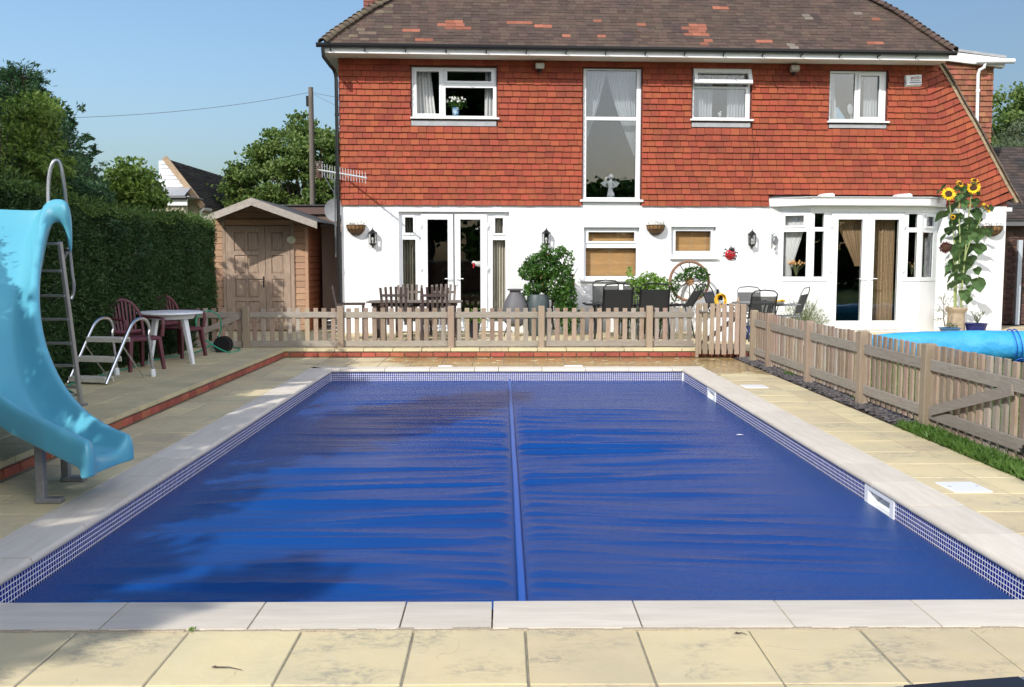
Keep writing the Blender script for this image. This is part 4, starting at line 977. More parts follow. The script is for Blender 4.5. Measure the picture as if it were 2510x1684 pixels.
# courses by arc length
GR=.099; arc=[0]
ts=[i*.01 for i in range(int(tb/.01)+1)]; L_=0; crs=[]; nxt=0
for i,t in enumerate(ts):
    if i: L_+=math.hypot(t-ts[i-1],roofpt(t)-roofpt(ts[i-1]))
    while L_>=nxt: crs.append(t); nxt+=GR
rt=MB(); ot=[];pt=[];lt=[];cnt=0; rbase={}
def rmesh(w_,h=GR+.05):
    m=MB(); th=.014; m.add([(0,0,0),(w_,0,0),(w_,h,.004),(0,h,.004),(0,0,-th),(w_,0,-th),(w_,h,-th+.004),(0,h,-th+.004)],[(0,1,2,3),(4,5,1,0),(1,5,6,2),(4,0,3,7)]); return m
for k,t in enumerate(crs[:-1]):
    sl_=math.atan2(roofpt(t+.06)-roofpt(t),.06); y=yE+t; z=zE+roofpt(t)
    u=hipL(t)+.02-(k%2)*.083; ur=hipR(t)-.02; ul=hipL(t)+.02
    while u<ur:
        wd=.166*random.uniform(.95,1.05); a=max(u,ul); b=min(u+wd-.0025,ur); u+=wd
        if b-a<.03: continue
        rx=sl_-R(4.5)+random.uniform(-.012,.012); X=Matrix.Translation((a,y+random.uniform(-.003,.003),z+.006+random.uniform(0,.004)))@Matrix.Rotation(rx,4,'X')@Matrix.Rotation(random.uniform(-.008,.008),4,'Z')
        px,py=proj(HM@Vector(((a+b)/2,y,z))) if k<15 else (0,-500)
        mat_=brown_tile
        if py>-20:
            if any(s[0]-5<px<s[1]+5 and abs(s[2]-(py-3))<3.8 for s in spots): mat_=orange_tile
            elif any(s[0]-6<px<s[1]+6 and abs(s[2]-(py-3))<5 for s in pales): mat_=pale_tile
            elif (px<985 and random.random()<(985-px)/300 ): mat_=moss_tile
        m=rmesh(b-a)
        if k<4 and cnt<296 or mat_ in(orange_tile,pale_tile):
            if k<4 and mat_ not in(orange_tile,pale_tile): cnt+=1
            key=mat_.name
            full=b-a>.13
            if full:
                if key not in rbase: o=rmesh(.164).build('roof_tile',mat_,roof); rbase[key]=o.data
                else: o=place(rbase[key],'roof_tile',roof,(0,0,0))
                o.matrix_local=X@Matrix.Diagonal(((b-a)/.164,1,1,1))
            else: o=m.build('roof_tile',mat_,roof); o.matrix_local=X
            if mat_ is orange_tile: o['label']='newer orange replacement tile'
        else:
            tgt=lt if mat_ is moss_tile else rt
            if tgt is lt: lt.append((X,m))
            else: rt.X=X; rt.add(m.v,m.f)
rt.X=Matrix(); tag(rt.build('roof_tiles',brown_tile,roof),kind='stuff')
m2=MB()
for X,m in lt: m2.X=X; m2.add(m.v,m.f)
m2.X=Matrix(); tag(m2.build('lichened_roof_tiles',moss_tile,roof),kind='stuff')
# bonnet hip tiles
def hips(fn,side,mat):
    b=MB(); n=10
    for i,(yy,rr) in enumerate(((0,.115),(.26,.085))):
        for k in range(n+1):
            a=PI*k/n; b.v.append((rr*math.cos(a),yy,rr*.75*math.sin(a)))
    for i,(yy,rr) in enumerate(((0,.097),(.26,.068))):
        for k in range(n+1):
            a=PI*k/n; b.v.append((rr*math.cos(a),yy,rr*.75*math.sin(a)))
    k=n+1
    b.f=[(i+1,i,k+i,k+i+1) for i in range(n)]+[(2*k+i,2*k+i+1,3*k+i+1,3*k+i) for i in range(n)]+[(i,i+1,2*k+i+1,2*k+i) for i in range(n)]+[(0,2*k,3*k,k),(2*k+n,n,k+n,3*k+n)]
    me=None; 
    p=[Vector((fn(t),yE+t,zE+roofpt(t)+.012)) for t in crs]
    for i in range(len(p)-1):
        d=(p[i+1]-p[i]).normalized(); sd=d.cross(Vector((0,0,1))).normalized(); up=sd.cross(d); d2=(d*math.cos(.16)-up*math.sin(.0)).normalized()
        X=Matrix(((sd.x,d.x,up.x,p[i].x),(sd.y,d.y,up.y,p[i].y),(sd.z,d.z,up.z,p[i].z),(0,0,0,1)))@Matrix.Rotation(-.13+random.uniform(-.02,.02),4,'X')
        if me is None: o=b.build('hip_tile',mat,roof,smooth=True); me=o.data
        else: o=place(me,'hip_tile',roof,(0,0,0))
        o.matrix_local=X
hips(hipL,-1,moss_tile); hips(hipR,1,brown_tile)
mb=MB(); mb.tube([(hipL(tb)-.1,yb,zE+hb+.0),(hipR(tb)+.1,yb,zE+hb)],.12,12); mb.build('ridge',brown_tile,roof)
# chimney, brick by brick for what shows
cu0,cu1=F(891,30,2.3)[0],F(934,10,2.3)[0]; zc0=F(900,70,2.3)[1]-.8
mb=MB(); mb.box(cu0+.005,cu1-.005,2.305,3.2,zc0,zc0+3.0); ch=mb.build('chimney',grout,house)
bb=None; r=0; z=zc0
while z<zc0+2.4:
    x=cu0-(r%2)*.11
    while x<cu1-.02:
        a=max(x,cu0); b=min(x+.215,cu1)
        if b-a>.04:
            if bb is None: o=MB().cbox(0,.215,0,.04,0,.065,.004).build('brick',M('chimney_brick',(.27,.10,.07),.9,vary=.3,hue=.02,tint=(.14,.07,.05),tf=.6,ns=12),ch,loc=(a,2.29,z)); bb=o.data; o.scale.x=(b-a)/.215
            else: place(bb,'brick',ch,(a,2.29,z),sc=((b-a)/.215,1,1))
        x+=.225
    z+=.075; r+=1
# ---- verge of the catslide on the right
pA=Vector((F(*z3_(1793,385),-.03)[0],0,F(*z3_(1793,385),-.03)[1])); pB=Vector((F(*z3_(2290,1272),-.03)[0],0,F(*z3_(2290,1272),-.03)[1]))
bow=lambda t:Vector((-.10*math.sin(PI*t),0,0))*0+Vector((.12*math.sin(PI*t)*(1) ,0,0))
P=[pA+(pB-pA)*t+bow(t) for t in [i/10 for i in range(11)]]
P=[Vector((F(*z3_(x,y),-.03)[0],0,F(*z3_(x,y),-.03)[1])) for x,y in ((1793,390),(1850,480),(1895,560),(1950,660),(2010,760),(2065,860),(2118,960),(2172,1060),(2228,1165),(2290,1272))]
vb=MB(); vm=MB()
vgm=M('verge_mortar',(.30,.22,.14),.95,tint=(.45,.36,.24),tf=.8,ns=14,bump=.6,bs=50); vgt=M('verge_tile',(.15,.11,.085),.9,vary=.3,tint=(.3,.26,.2),tf=.6,ns=10,bump=.4)
for i in range(len(P)-1):
    d=(P[i+1]-P[i]).normalized(); vb.beam(P[i]+Vector((0,.0,0))-d*.01,P[i+1]+Vector((0,.0,0))+d*.01,.12,.05,up=(1,0,0))
vb.build('verge_board',vgm,house)
L_=0
tt=MB(); n=52
for i in range(n):
    s=i/(n)*9; k=int(s); fr=s-k; p=P[k]+(P[k+1]-P[k])*fr; d=(P[k+1]-P[k]).normalized(); q_=p+Vector((.045,-.045,.02))
    tt.beam(q_,q_+d*.13+Vector((.012,0,.0)),.10,.014,up=(1,0,.3))
tag(tt.build('verge_tiles',vgt,house),kind='stuff')
# catslide roof slope behind the verge (seen edge on)
mb=MB(); 
for i in range(len(P)-1):
    a,b=P[i]+Vector((.03,0,.03)),P[i+1]+Vector((.03,0,.03)); mb.add([(a.x,.0,a.z),(b.x,.0,b.z),(b.x,5.0,b.z),(a.x,5.0,a.z)],[(0,1,2,3)])
mb.build('catslide_roof',brown_tile,house)
mb=MB(); mb.cbox(HW-.02,F(*z6_(2145,250))[0],-.03,.25,F(*z6_(2145,268))[1],ZT-.02,.004); mb.build('eaves_box',upvc,house)
# ---- wing behind on the right: tile-hung wall, flat roof, white gutter and downpipe
wy=2.4
wr_=F(*z3_(2137,500),wy)[0]; wl=F(*z3_(1800,500),wy)[0]; wz0=F(*z3_(2118,890),wy)[1]-.5; wz1=F(*z3_(2000,420),wy)[1]
wz1+=.13
MB().box(wl,wr_,wy,wy+2,wz0-2.0,wz1).build('wing_wall',tile_back,house)
wt=MB(); z=wz0; r=0
wtl=[]
while z<wz1-.02:
    u=wl-(r%2)*.085
    while u<wr_+.01:
        a=max(u,wl); b=min(u+.165,wr_+.015); u+=.168
        if b-a<.03: continue
        m=tilemesh(b-a,.115); wt.X=Matrix.Translation((a,wy+random.uniform(-.004,.004),z+random.uniform(-.004,.004))); wt.add(m.v,m.f)
    z+=.115; r+=1
wt.X=Matrix(); tag(wt.build('wing_tiles',side_tile,house),kind='stuff')
a=F(*z3_(1860,300),wy-.19); b=F(*z3_(2225,352),wy-.12)
def q3(x,y,yo): u,z=F(*z3_(x,y),yo); return (u,yo,z)
mb=MB(); 
def slabq(mb,A,B,th,dep): # sheet hanging from line A-B downwards by th, going back dep
    A=Vector(A);B=Vector(B); mb.add([A,B,B-Vector((0,0,th)),A-Vector((0,0,th)),A+Vector((0,dep,0)),B+Vector((0,dep,0)),B+Vector((0,dep,-th)),A+Vector((0,dep,-th))],[(3,2,1,0),(0,1,5,4),(1,2,6,5),(2,3,7,6),(3,0,4,7)])
slabq(mb,q3(1850,297,wy-.13),q3(2228,350,wy-.13),.055,2.4); mb.build('wing_roof',lead,house)
mb=MB(); slabq(mb,q3(1850,322,wy-.12),q3(2218,367,wy-.12),.20,.03); mb.build('wing_fascia',paint_white,house)
fa=Vector(q3(1850,322,wy-.12))-Vector((0,-.03,.19)); fb=Vector(q3(2218,367,wy-.12))-Vector((0,-.03,.19)); mb=MB(); slabq(mb,fa,fb,.01,.13); mb.build('wing_soffit',paint_white,house)
mb=MB(); mb.tube([q3(2035,386,wy-.19),q3(2275,384,wy-.20)],.055,10); g_=mb.build('wing_gutter',upvc,house,smooth=True)
mb=MB(); mb.tube([q3(2092,392,wy-.19),q3(2086,425,wy-.17),q3(2058,440,wy-.12),q3(2048,470,wy-.09),q3(2040,800,wy-.09)],.036,10); 
a=q3(2046,580,wy-.09); mb.lathe([(.045,0),(.045,.06)],a,10); mb.build('wing_downpipe',upvc,house,smooth=True)
mb=MB(); mb.tube([q3(2048,640,wy-.04),q3(2050,860,wy-.04)],.02,6)

# ------------------------------------------------------------------ fittings on the facade
def on_wall(name,label,cat,u,z,y=0,group=None): 
    p=Hw(u,y,z); return thing(name,label,cat,p,HA,group)
# lanterns
lb=lambda zf,x,y:F(*zf(x,y))
lant=[(z4_,427,390,'black wall lantern beside the left hanging basket'),(z4_,2009,390,'black wall lantern above the big green shrub'),(z5_,1830,400,'black wall lantern between the ladybird and the wall bell')]
def lantern(u,z,label):
    t=on_wall('wall_lantern',label,'lantern',u,z,0,'wall lanterns on the white render')
    mb=MB(); mb.cbox(-.035,.035,-.012,-.0005,-.10,.10,.004); mb.tube([(0,-.01,.03),(0,-.06,.10),(0,-.085,.085)],.008,6); mb.tube([(0,-.01,-.12),(0,-.05,-.15),(0,-.085,-.14)],.008,6); mb.build('bracket',blackm,t)
    c=(0,-.085,0)
    mb=MB(); mb.lathe([(.004,.205),(.012,.195),(.006,.18),(.02,.165),(.05,.135),(.085,.105),(.088,.095),(.07,.092)],c,6); mb.build('lantern_cap',blackm,t)
    mb=MB()
    for k in range(6):
        a=PI/3*k; mb.beam((.068*math.cos(a),-.085+.068*math.sin(a),-.10),(.078*math.cos(a),-.085+.078*math.sin(a),.095),.008,.008)
    mb.lathe([(.074,.088),(.08,.088),(.08,.098),(.074,.098)],c,6,cap=False); mb.lathe([(.066,-.105),(.073,-.105),(.073,-.095),(.066,-.095)],c,6,cap=False)
    mb.lathe([(.07,-.10),(.06,-.12),(.04,-.135),(.015,-.15),(.018,-.165),(.004,-.185)],c,6); mb.build('lantern_cage',blackm,t)
    mb=MB(); mb.lathe([(.066,-.10),(.075,.09)],c,6,cap=False); mb.build('lantern_glass',glass,t)
    mb=MB(); mb.ball((0,-.085,-.015),(.02,.02,.035),8,6); mb.lathe([(.01,-.10),(.01,-.05)],c,6); mb.build('bulb',statue,t)
for zf,x,y,l in lant: lantern(*lb(zf,x,y),l)
# hanging baskets (half baskets)
def basket(u,z,label,plants=True,w=.36):
    t=on_wall('wall_basket',label,'hanging basket',u,z,0,'half-round wall baskets')
    R_=w/2; D=.20
    def sh(rs):
        mb=MB(); n,m=14,7; vs=[]
        for j in range(m+1):
            b=PI/2*j/m
            for i in range(n+1): a=PI*i/n; vs.append((rs*R_*math.cos(a)*math.cos(b),-.004-rs*D*math.sin(a)*math.cos(b),-rs*.19*math.sin(b)))
        k=n+1; mb.add(vs,[(j*k+i,j*k+i+1,(j+1)*k+i+1,(j+1)*k+i) for j in range(m) for i in range(n)]); return mb
    m=sh(1); n=15; m.add([m.v[i] for i in range(15)]+[(0,-.004,.0)],[(i,i+1,15) for i in range(14)]); m.build('coir_liner',coir,t)
    mb=MB()
    for q_ in (0,.3,.62): 
        b=PI/2*q_*1.0; mb.tube([(1.03*R_*math.cos(PI*i/14)*math.cos(b),-.004-1.03*D*math.sin(PI*i/14)*math.cos(b),-1.03*.19*math.sin(b)) for i in range(15)],.0045,5)
    for i in range(1,14,2): 
        a=PI*i/14; mb.tube([(1.03*R_*math.cos(a)*math.cos(PI/2*j/6),-.004-1.03*D*math.sin(a)*math.cos(PI/2*j/6),-1.03*.19*math.sin(PI/2*j/6)) for j in range(7)],.0035,5)
    mb.build('wire_frame',blackm,t)
    if plants:
        P_=[(random.uniform(-R_*.95,R_*.95),random.uniform(-D*.6,-.02),random.uniform(.0,.07)) for _ in range(60)]
        tag(leaves('dry_plants',P_,.03,.012,silL,t),kind='stuff'); mb=MB()
        for _ in range(8):
            x=random.uniform(-R_,R_); mb.tube([(x,-.08,0),(x+random.uniform(-.04,.04),-.09,random.uniform(.04,.09))],.002,4)
        mb.build('dry_stems',bark,t)
basket(*lb(z4_,272,268),'coir-lined half basket at the left end of the white wall')
basket(*lb(z5_,958,268),'coir-lined half basket between the two bamboo-blind windows')
basket(*lb(z6_,1978,392),'coir-lined half basket half hidden by the sunflower leaves',w=.42)
# floodlights with sensors
def flood(u,z,label,tilt):
    t=on_wall('floodlight',label,'floodlight',u,z,-.03,'floodlights under the eaves')
    mb=MB(); mb.box(-.03,.03,-.05,0,-.08,.03); mb.build('bracket',blackm,t)
    mb=MB(); mb.X=Matrix.Translation((0,-.09,.0))@Matrix.Rotation(tilt,4,'X'); mb.cbox(-.085,.085,-.05,.05,-.055,.055,.01); b=mb.build('lamp_housing',M('floodlight_grey',(.33,.33,.30),.6) if 'floodlight_grey' not in MATS else MATS['floodlight_grey'],t)
    mb=MB(); mb.X=Matrix.Translation((0,-.09,.0))@Matrix.Rotation(tilt,4,'X'); mb.cbox(-.075,.075,-.055,-.0505,-.045,.045,.001); mb.build('lamp_glass',M('floodlight_glass',(.55,.54,.48),.15) if 'floodlight_glass' not in MATS else MATS['floodlight_glass'],t)
    mb=MB(); mb.ball((0,-.07,-.10),(.035,.035,.03),10,6); mb.build('motion_sensor',black_pl,t)
    mb=MB(); mb.tube([(.0,-.01,.03),(.005,-.01,.16)],.004,5); mb.build('cable',black_pl,t)
flood(*lb(z2_,1459,428),'square floodlight under the eaves left of the tall window',R(8)); flood(*lb(z3_,880,440),'tilted floodlight under the eaves between the two right upper windows',R(-18))
# alarm box
u,z=lb(z3_,1630,512); t=on_wall('alarm_box','white bell box with red lettering and a blue line on the upper right wall','alarm box',u,z,-.03)
X=Matrix.Rotation(R(-3),4,'Y')
mb=MB(); mb.X=X; mb.add([(-.165,0,-.115),(.165,0,-.115),(.165,0,.115),(-.165,0,.115),(-.14,-.055,-.075),(.155,-.055,-.075),(.155,-.055,.105),(-.155,-.055,.105)],[(4,5,6,7),(0,1,5,4),(1,2,6,5),(2,3,7,6),(3,0,4,7)]); mb.build('box_cover',upvc,t)
mb=MB(); mb.X=X; mb.box(-.08,.145,-.058,-.0555,-.048,-.034); mb.build('blue_line',M('logo_blue',(.005,.02,.2),.5),t)
def text(s,name,size,loc,mat,par,rot=(PI/2,0,0),ext=.001,sx=1):
    c=bpy.data.curves.new(name,'FONT'); c.body=s; c.size=size; c.extrude=ext; c.align_x='CENTER'; o=bpy.data.objects.new(name,c); COL.objects.link(o)
    dg=bpy.context.evaluated_depsgraph_get(); me=bpy.data.meshes.new_from_object(o.evaluated_get(dg)); bpy.data.objects.remove(o,do_unlink=True)
    me.materials.clear(); me.materials.append(mat); o=bpy.data.objects.new(name,me); COL.objects.link(o); o.parent=par; o.location=loc; o.rotation_euler=rot; o.scale=(sx,1,1); return o
text('JINDEN','lettering',.072,(.035,-.0575,.028),M('logo_red',(.32,.03,.03),.5),t,rot=(PI/2,R(-3),0),sx=.82)
text('01273 390 992','phone_number',.032,(.035,-.0575,-.012),M('logo_grey',(.10,.12,.13),.5),t,rot=(PI/2,R(-3),0))
# ladybird ornament
u,z=lb(z5_,1643,530); t=on_wall('ladybird_ornament','red ladybird wall ornament with black head on the white wall','ornament',u,z)
mb=MB(); mb.X=Matrix.Rotation(R(15),4,'Y'); mb.ball((0,-.02,-.02),(.105,.045,.10),14,8); mb.build('wing_case',M('ladybird_red',(.42,.012,.02),.25),t,smooth=True)
mb=MB(); mb.X=Matrix.Rotation(R(15),4,'Y'); mb.ball((0,-.025,.085),(.06,.04,.045),12,6)
for s in (-1,1):
    mb.tube([(s*.03,-.03,.12),(s*.05,-.03,.16)],.006,5)
    for k in (-.08,-.02,.05): mb.tube([(s*.08,-.01,k),(s*.125,-.01,k+.02),(s*.135,-.005,k-.01)],.008,5)
mb.build('head_and_legs',black_pl,t,smooth=True)
mb=MB(); mb.X=Matrix.Rotation(R(15),4,'Y')
for x_,z_ in ((-.045,.01),(.045,.01),(-.05,-.06),(.05,-.06)): mb.ball((x_,-.055,z_),(.02,.008,.02),8,5)
mb.box(-.003,.003,-.068,-.06,-.1,.06); mb.build('spots',black_pl,t,smooth=True)
# bell / thermometer roundel
u,z=lb(z5_,2035,420); t=on_wall('wall_clock_bell','small round grey wall dial with a bell hanging under it','wall bell',u,z)
mb=MB(); mb.beam((-.03,-.01,-.13),(-.03,-.01,.16),.012,.012); mb.tube([(-.03,-.01,.1),(.0,-.06,.17),(.03,-.10,.12)],.008,6); mb.build('bracket',galv,t)
mb=MB(); mb.X=Matrix.Translation((.02,-.07,.02))@Matrix.Rotation(R(48),4,'Z')@Matrix.Rotation(PI/2,4,'X'); mb.lathe([(.085,-.02),(.09,0),(.085,.02)],(0,0,0),20); mb.build('dial_case',greym,t)
mb=MB(); mb.X=Matrix.Translation((.005,-.083,.02))@Matrix.Rotation(R(48),4,'Z')@Matrix.Rotation(PI/2,4,'X'); mb.lathe([(.07,-.003),(.07,.003)],(0,0,0.0),20); mb.build('dial_face',statue,t)
mb=MB(); mb.lathe([(.008,.05),(.016,.04),(.018,.01),(.03,-.01)],(.02,-.07,-.16),10); mb.tube([(.02,-.07,-.17),(.02,-.07,-.26)],.003,5); mb.build('bell',greym,t)
# ---- things standing inside the windows
def inside(name,label,cat,px,py,yo,group=None):
    u,z=F(px,py,yo); return thing(name,label,cat,Hw(u,yo,z),HA,group),u,z
t,u,z=inside('flower_vase','white flowers in a blue pot on the inner sill of the upper left window','vase',*z2_(927,736),.16)
mb=MB(); mb.lathe([(.05,0),(.062,.02),(.066,.15),(.06,.15),(.05,.03)],(0,0,0),16,cap=False); mb.build('pot',M('blue_striped_pot',(.10,.28,.55),.3,tint=(.6,.75,.85),tf=.9,ns=9,ramp=(.45,.55)),t,smooth=True)
P_=[(random.gauss(0,.09),random.gauss(0,.05),.22+random.gauss(0,.05)) for _ in range(170)]; leaves('foliage',P_,.06,.03,shrubL,t)
mb=MB()
for _ in range(34):
    a=random.uniform(0,2*PI); r=random.uniform(.02,.19); mb.ball((r*math.cos(a),.4*r*math.sin(a)-.03,.24+.09*math.sqrt(max(0,1-(r/.2)**2))+random.uniform(-.06,.03)),(.022,.022,.018),6,4)
mb.build('blossom',statue,t,smooth=True)
def cherub(name,label,px,py,yo,s):
    t,u,z=inside(name,label,'figurine',px,py,yo)
    mb=MB(); mb.lathe([(.075*s,0),(.08*s,.02*s),(.06*s,.10*s),(.045*s,.2*s),(.062*s,.3*s),(.03*s,.36*s)],(0,0,0),12); mb.ball((0,-.01,.42*s),.058*s,10,8)
    mb.tube([(-.05*s,0,.32*s),(-.13*s,-.02,.26*s),(-.10*s,-.03,.40*s),(-.04*s,-.05,.41*s)],[.03*s,.026*s,.022*s,.018*s],8); mb.tube([(.05*s,0,.32*s),(.11*s,-.03,.22*s),(.03*s,-.08*s,.2*s)],[.03*s,.026*s,.02*s],8)
    mb.tube([(-.03*s,-.02,.1*s),(-.04*s,-.06*s,.02*s)],.035*s,8); mb.tube([(.03*s,-.02,.1*s),(.045*s,-.06*s,.02*s)],.035*s,8)
    mb.build('body',statue,t,smooth=True)
    for sd in (-1,1):
        mb=MB(); mb.add([(sd*.02*s,.03,.30*s),(sd*.09*s,.05,.36*s),(sd*.20*s,.05,.30*s),(sd*.15*s,.05,.24*s),(sd*.05*s,.04,.2*s),(sd*.02*s,.045,.30*s),(sd*.09*s,.065,.36*s),(sd*.20*s,.06,.30*s),(sd*.15*s,.065,.24*s),(sd*.05*s,.055,.2*s)],[(0,1,2,3,4),(9,8,7,6,5)]+[(i,(i+1)%5,5+(i+1)%5,5+i) for i in range(5)]); mb.build('wing',statue,t)
cherub('cherub_figurine','white cherub figurine at the foot of the tall stair window',*z2_(1912,1257),.17,.95)
t,u,z=inside('bird_figurine','small white bird figurine in the window with the open sash','figurine',*z3_(423,740),.16)
mb=MB(); mb.ball((0,0,.05),(.03,.025,.05),8,6); mb.ball((.012,-.01,.105),.02,8,6); mb.ball((-.02,.0,.07),(.02,.012,.035),6,5); mb.build('body',statue,t,smooth=True)
t,u,z=inside('vanity_mirror','small white oval mirror seen from behind in the window nearest the alarm box','mirror',*z3_(1250,752),.18)
mb=MB(); mb.X=Matrix.Rotation(R(-8),4,'Y'); mb.lathe([(.05,0),(.05,.015),(.01,.03),(.008,.10)],(0,0,0),12); mb.ball((0,0,.2),(.055,.012,.105),14,8); mb.build('mirror_body',statue,t,smooth=True)
t,u,z=inside('dried_flowers','dried apricot flowers in the left light of the bay','flowers',*z6_(345,808),-.10)
mb=MB(); hd=MB()
for _ in range(22):
    x=random.uniform(-.16,.16); h=.24+random.uniform(-.03,.05)-abs(x)*.15; mb.tube([(0,0,0),(x*.35,random.uniform(-.02,.02),h*.55),(x,random.uniform(-.03,.03),h)],.003,4); hd.ball((x,random.uniform(-.03,.03),h+.02),(.02,.02,.025),6,4)
mb.build('stems',lavL,t); hd.build('flower_head',M('apricot_petal',(.62,.36,.15),.7,vary=.25,hue=.02),t,smooth=True)
t,u,z=inside('bay_flower_bunch','small bunch of flowers in the narrow right light of the bay','flowers',*z6_(1308,800),-.1)
mb=MB(); hd=MB()
for _ in range(9):
    x=random.uniform(-.07,.07); h=.2+random.uniform(-.05,.05); mb.tube([(0,0,0),(x,0,h)],.003,4); hd.ball((x,0,h+.01),.014,6,4)
mb.build('stems',lavL,t); hd.build('flower_head',MATS['apricot_petal'],t)
t,u,z=inside('goose_ornament','white goose ornament with a red ribbon behind the right french door pane','ornament',*z4_(1400,668),.35)
mb=MB(); mb.tube([(.20,0,.03),(.10,0,.05),(0,0,.06),(-.06,0,.09),(-.09,-.01,.07)],[.06,.075,.05,.035,.02],10); mb.build('body',statue,t,smooth=True)
mb=MB(); mb.ball((-.045,-.04,.05),(.03,.02,.03),8,6); mb.tube([(-.045,-.05,.05),(-.05,-.055,-.02)],[.012,.02],6); mb.build('ribbon',M('red_ribbon',(.5,.01,.02),.5),t,smooth=True)
t.location=Hw(F(*z4_(1370,650),.35)[0],.35,F(*z4_(1370,650),.35)[1])
# cable crack on the wall
mb=MB(); 
pts=[z3_(x,y) for x,y in ((625,770),(628,850),(640,930),(628,1000),(632,1080),(612,1150),(618,1178))]
mb.tube([(F(*p,-.045)[0],-.045,F(*p,-.045)[1]) for p in pts],.0035,5); mb.build('cable',black_pl,house)
# ------------------------------------------------------------------ fences
def picket_mesh(h=.62,w=.074,t=.018,mat=fence_v):
    mb=MB(); mb.cbox(-w/2,w/2,0,t,0,h,.004); o=mb.build('picket',mat,None); me=o.data; bpy.data.objects.remove(o,do_unlink=True); return me
PK=picket_mesh()
PKL=[picket_mesh(mat=M('weathered_wood_upright_%s'%k,c,.85,vary=.2,hue=.015,tint=(.20,.13,.09),tf=.6,ns=3,stretch=(22,22,1.6),bump=.4,bs=12,bd=.003,sub=((.42,.40,.36),7,.6,.45,.7))) for k,c in (('tan',(.33,.245,.165)),('brown',(.27,.185,.13)),('grey',(.33,.29,.245)))]+[PK]
FY=15.02; fz=UP+.012
Xof=lambda px,y=853: (WY(px,y,FY-.03)).x
fence=thing('picket_fence','low weathered picket fence across the terrace in front of the house','fence',(0,FY,UP))
posts=[int(p) for p in (604,835,1108.5,1328,1591)]
posts=[605,836,1106,1327,1591]
pmesh=None
for i,px in enumerate(posts):
    X=Xof(px)
    if pmesh is None: o=MB().cbox(-.05,.05,-.05,.05,-.04,.665,.006).build('post',post_w,fence,loc=(X,-.03,0)); pmesh=o.data
    else: place(pmesh,'post',fence,(X,-.03,0),rot=(0,0,random.uniform(-.03,.03)))
ends=[Xof(p) for p in posts]+[3.10]
for i in range(len(ends)-1):
    a,b=ends[i]+.052,ends[i+1]-.052
    for z0 in (.475,.015):
        MB().cbox(a,b,-.032,-.012,z0+random.uniform(-.004,.004),z0+.095,.004).build('rail',fence_x,fence)
    n=round((b-a)/.1345); st=(b-a)/n
    for k in range(n):
        place(random.choice(PKL),'picket',fence,(a+st*(k+.5)+random.uniform(-.004,.004),-.010,.01+random.uniform(-.004,.004)),rot=(0,random.uniform(-.008,.008),0))
# old gate panel at the hedge end, with a brace
g1_=thing('picket_gate','shaded picket gate with a diagonal brace at the hedge end of the fence','gate',(ends[0]-.06,FY,UP))
a,b=-1.05,-.0
for z0 in (.475,.015): MB().cbox(a,b,-.030,-.012,z0,z0+.095,.004).build('rail',fence_x,g1_)
MB().beam((a+.1,-.040,.12),(b-.05,-.040,.50),.018,.085).build('brace',fence_x,g1_)
for k in range(8): place(random.choice(PKL),'picket',g1_,(a+.06+k*.133,-.010,.01),rot=(0,random.uniform(-.008,.008),0))
# standing gate at the corner
gt=thing('corner_picket_gate','slatted picket gate standing ajar on the wet paving at the fence corner','gate',(Xof(1702,872),14.70,.035),R(-3))
gx=G(1702,876).x; gt.location.x=gx; gw=G(1826,876).x-gx
gm_=picket_mesh(h=.80,w=.074,t=.02,mat=PKL[0].materials[0])
for k in range(7): place(gm_ if k%2 else PKL[0],'picket',gt,(.05+k*(gw-.19)/6.2,-.02,.02+random.uniform(-.004,.006)),sc=(1,1,1) if k%2 else (1,1,.80/.62),rot=(0,random.uniform(-.012,.012),0))
MB().cbox(0,.045,-.03,.03,-.03,.80,.005).build('stile',post_w,gt); MB().cbox(gw-.11,gw-.02,-.02,.07,-.03,.81,.006).build('stile',post_w,gt)
for z0 in (.60,.10): MB().cbox(.046,gw-.1,.002,.022,z0,z0+.09,.004).build('rail',fence_x,gt)
MB().beam((.06,.034,.16),(gw-.14,.034,.62),.018,.07).build('brace',fence_x,gt)
mb=MB(); mb.tube([(.05,-.05,.70),(.19,-.055,.715)],.007,6); mb.box(.045,.07,-.055,-.03,.685,.715); mb.build('latch',steel,gt)
# side fence
sf=thing('side_picket_fence','weathered picket fence with five square posts running down the right side of the pool','fence',(3.78,8.3,0))
pys=[14.12,13.27,11.54,9.81,8.29]
for i,y in enumerate(pys):
    MB().cbox(-.05,.05,-.05,.05,-.06,.78,.006).build('post',post_w,sf,loc=(.0,y-8.3,0),rot=(0,0,random.uniform(-.05,.05)))
for i in range(4):
    b,a=pys[i]-8.3-.052,pys[i+1]-8.3+.052
    for z0 in (.545,.12):
        MB().cbox(-.012,.012,a,b,z0+random.uniform(-.003,.003),z0+.10,.004).build('rail',fence_y,sf)
    n=max(2,round((b-a)/.127)); st=(b-a)/n
    for k in range(n): place(random.choice(PKL),'picket',sf,(.014,a+st*(k+.5)+random.uniform(-.005,.005),.05+random.uniform(-.006,.006)),rot=(0,0,-PI/2+random.uniform(-.03,.03)),sc=(.93,1.1,.71/.62))
sg=thing('side_picket_gate','picket gate with a long diagonal brace at the near end of the side fence','gate',(3.78,8.23,0))
L_=1.62
for z0 in (.545,.115): MB().cbox(-.012,.012,-L_,0,z0,z0+.10,.004).build('rail',fence_y,sg)
MB().beam((-.022,-.08,.20),(-.022,-L_+.25,.56),.018,.085,up=(0,0,1)).build('brace',fence_y,sg)
for k in range(13): place(random.choice(PKL),'picket',sg,(.014,-.05-k*.127,.03+random.uniform(-.006,.006)),rot=(0,0,-PI/2+random.uniform(-.03,.03)),sc=(1,1.5,.74/.62))
MB().cbox(-.05,.05,-L_-.1,-L_-.01,-.06,.8,.006).build('post',post_w,sg)
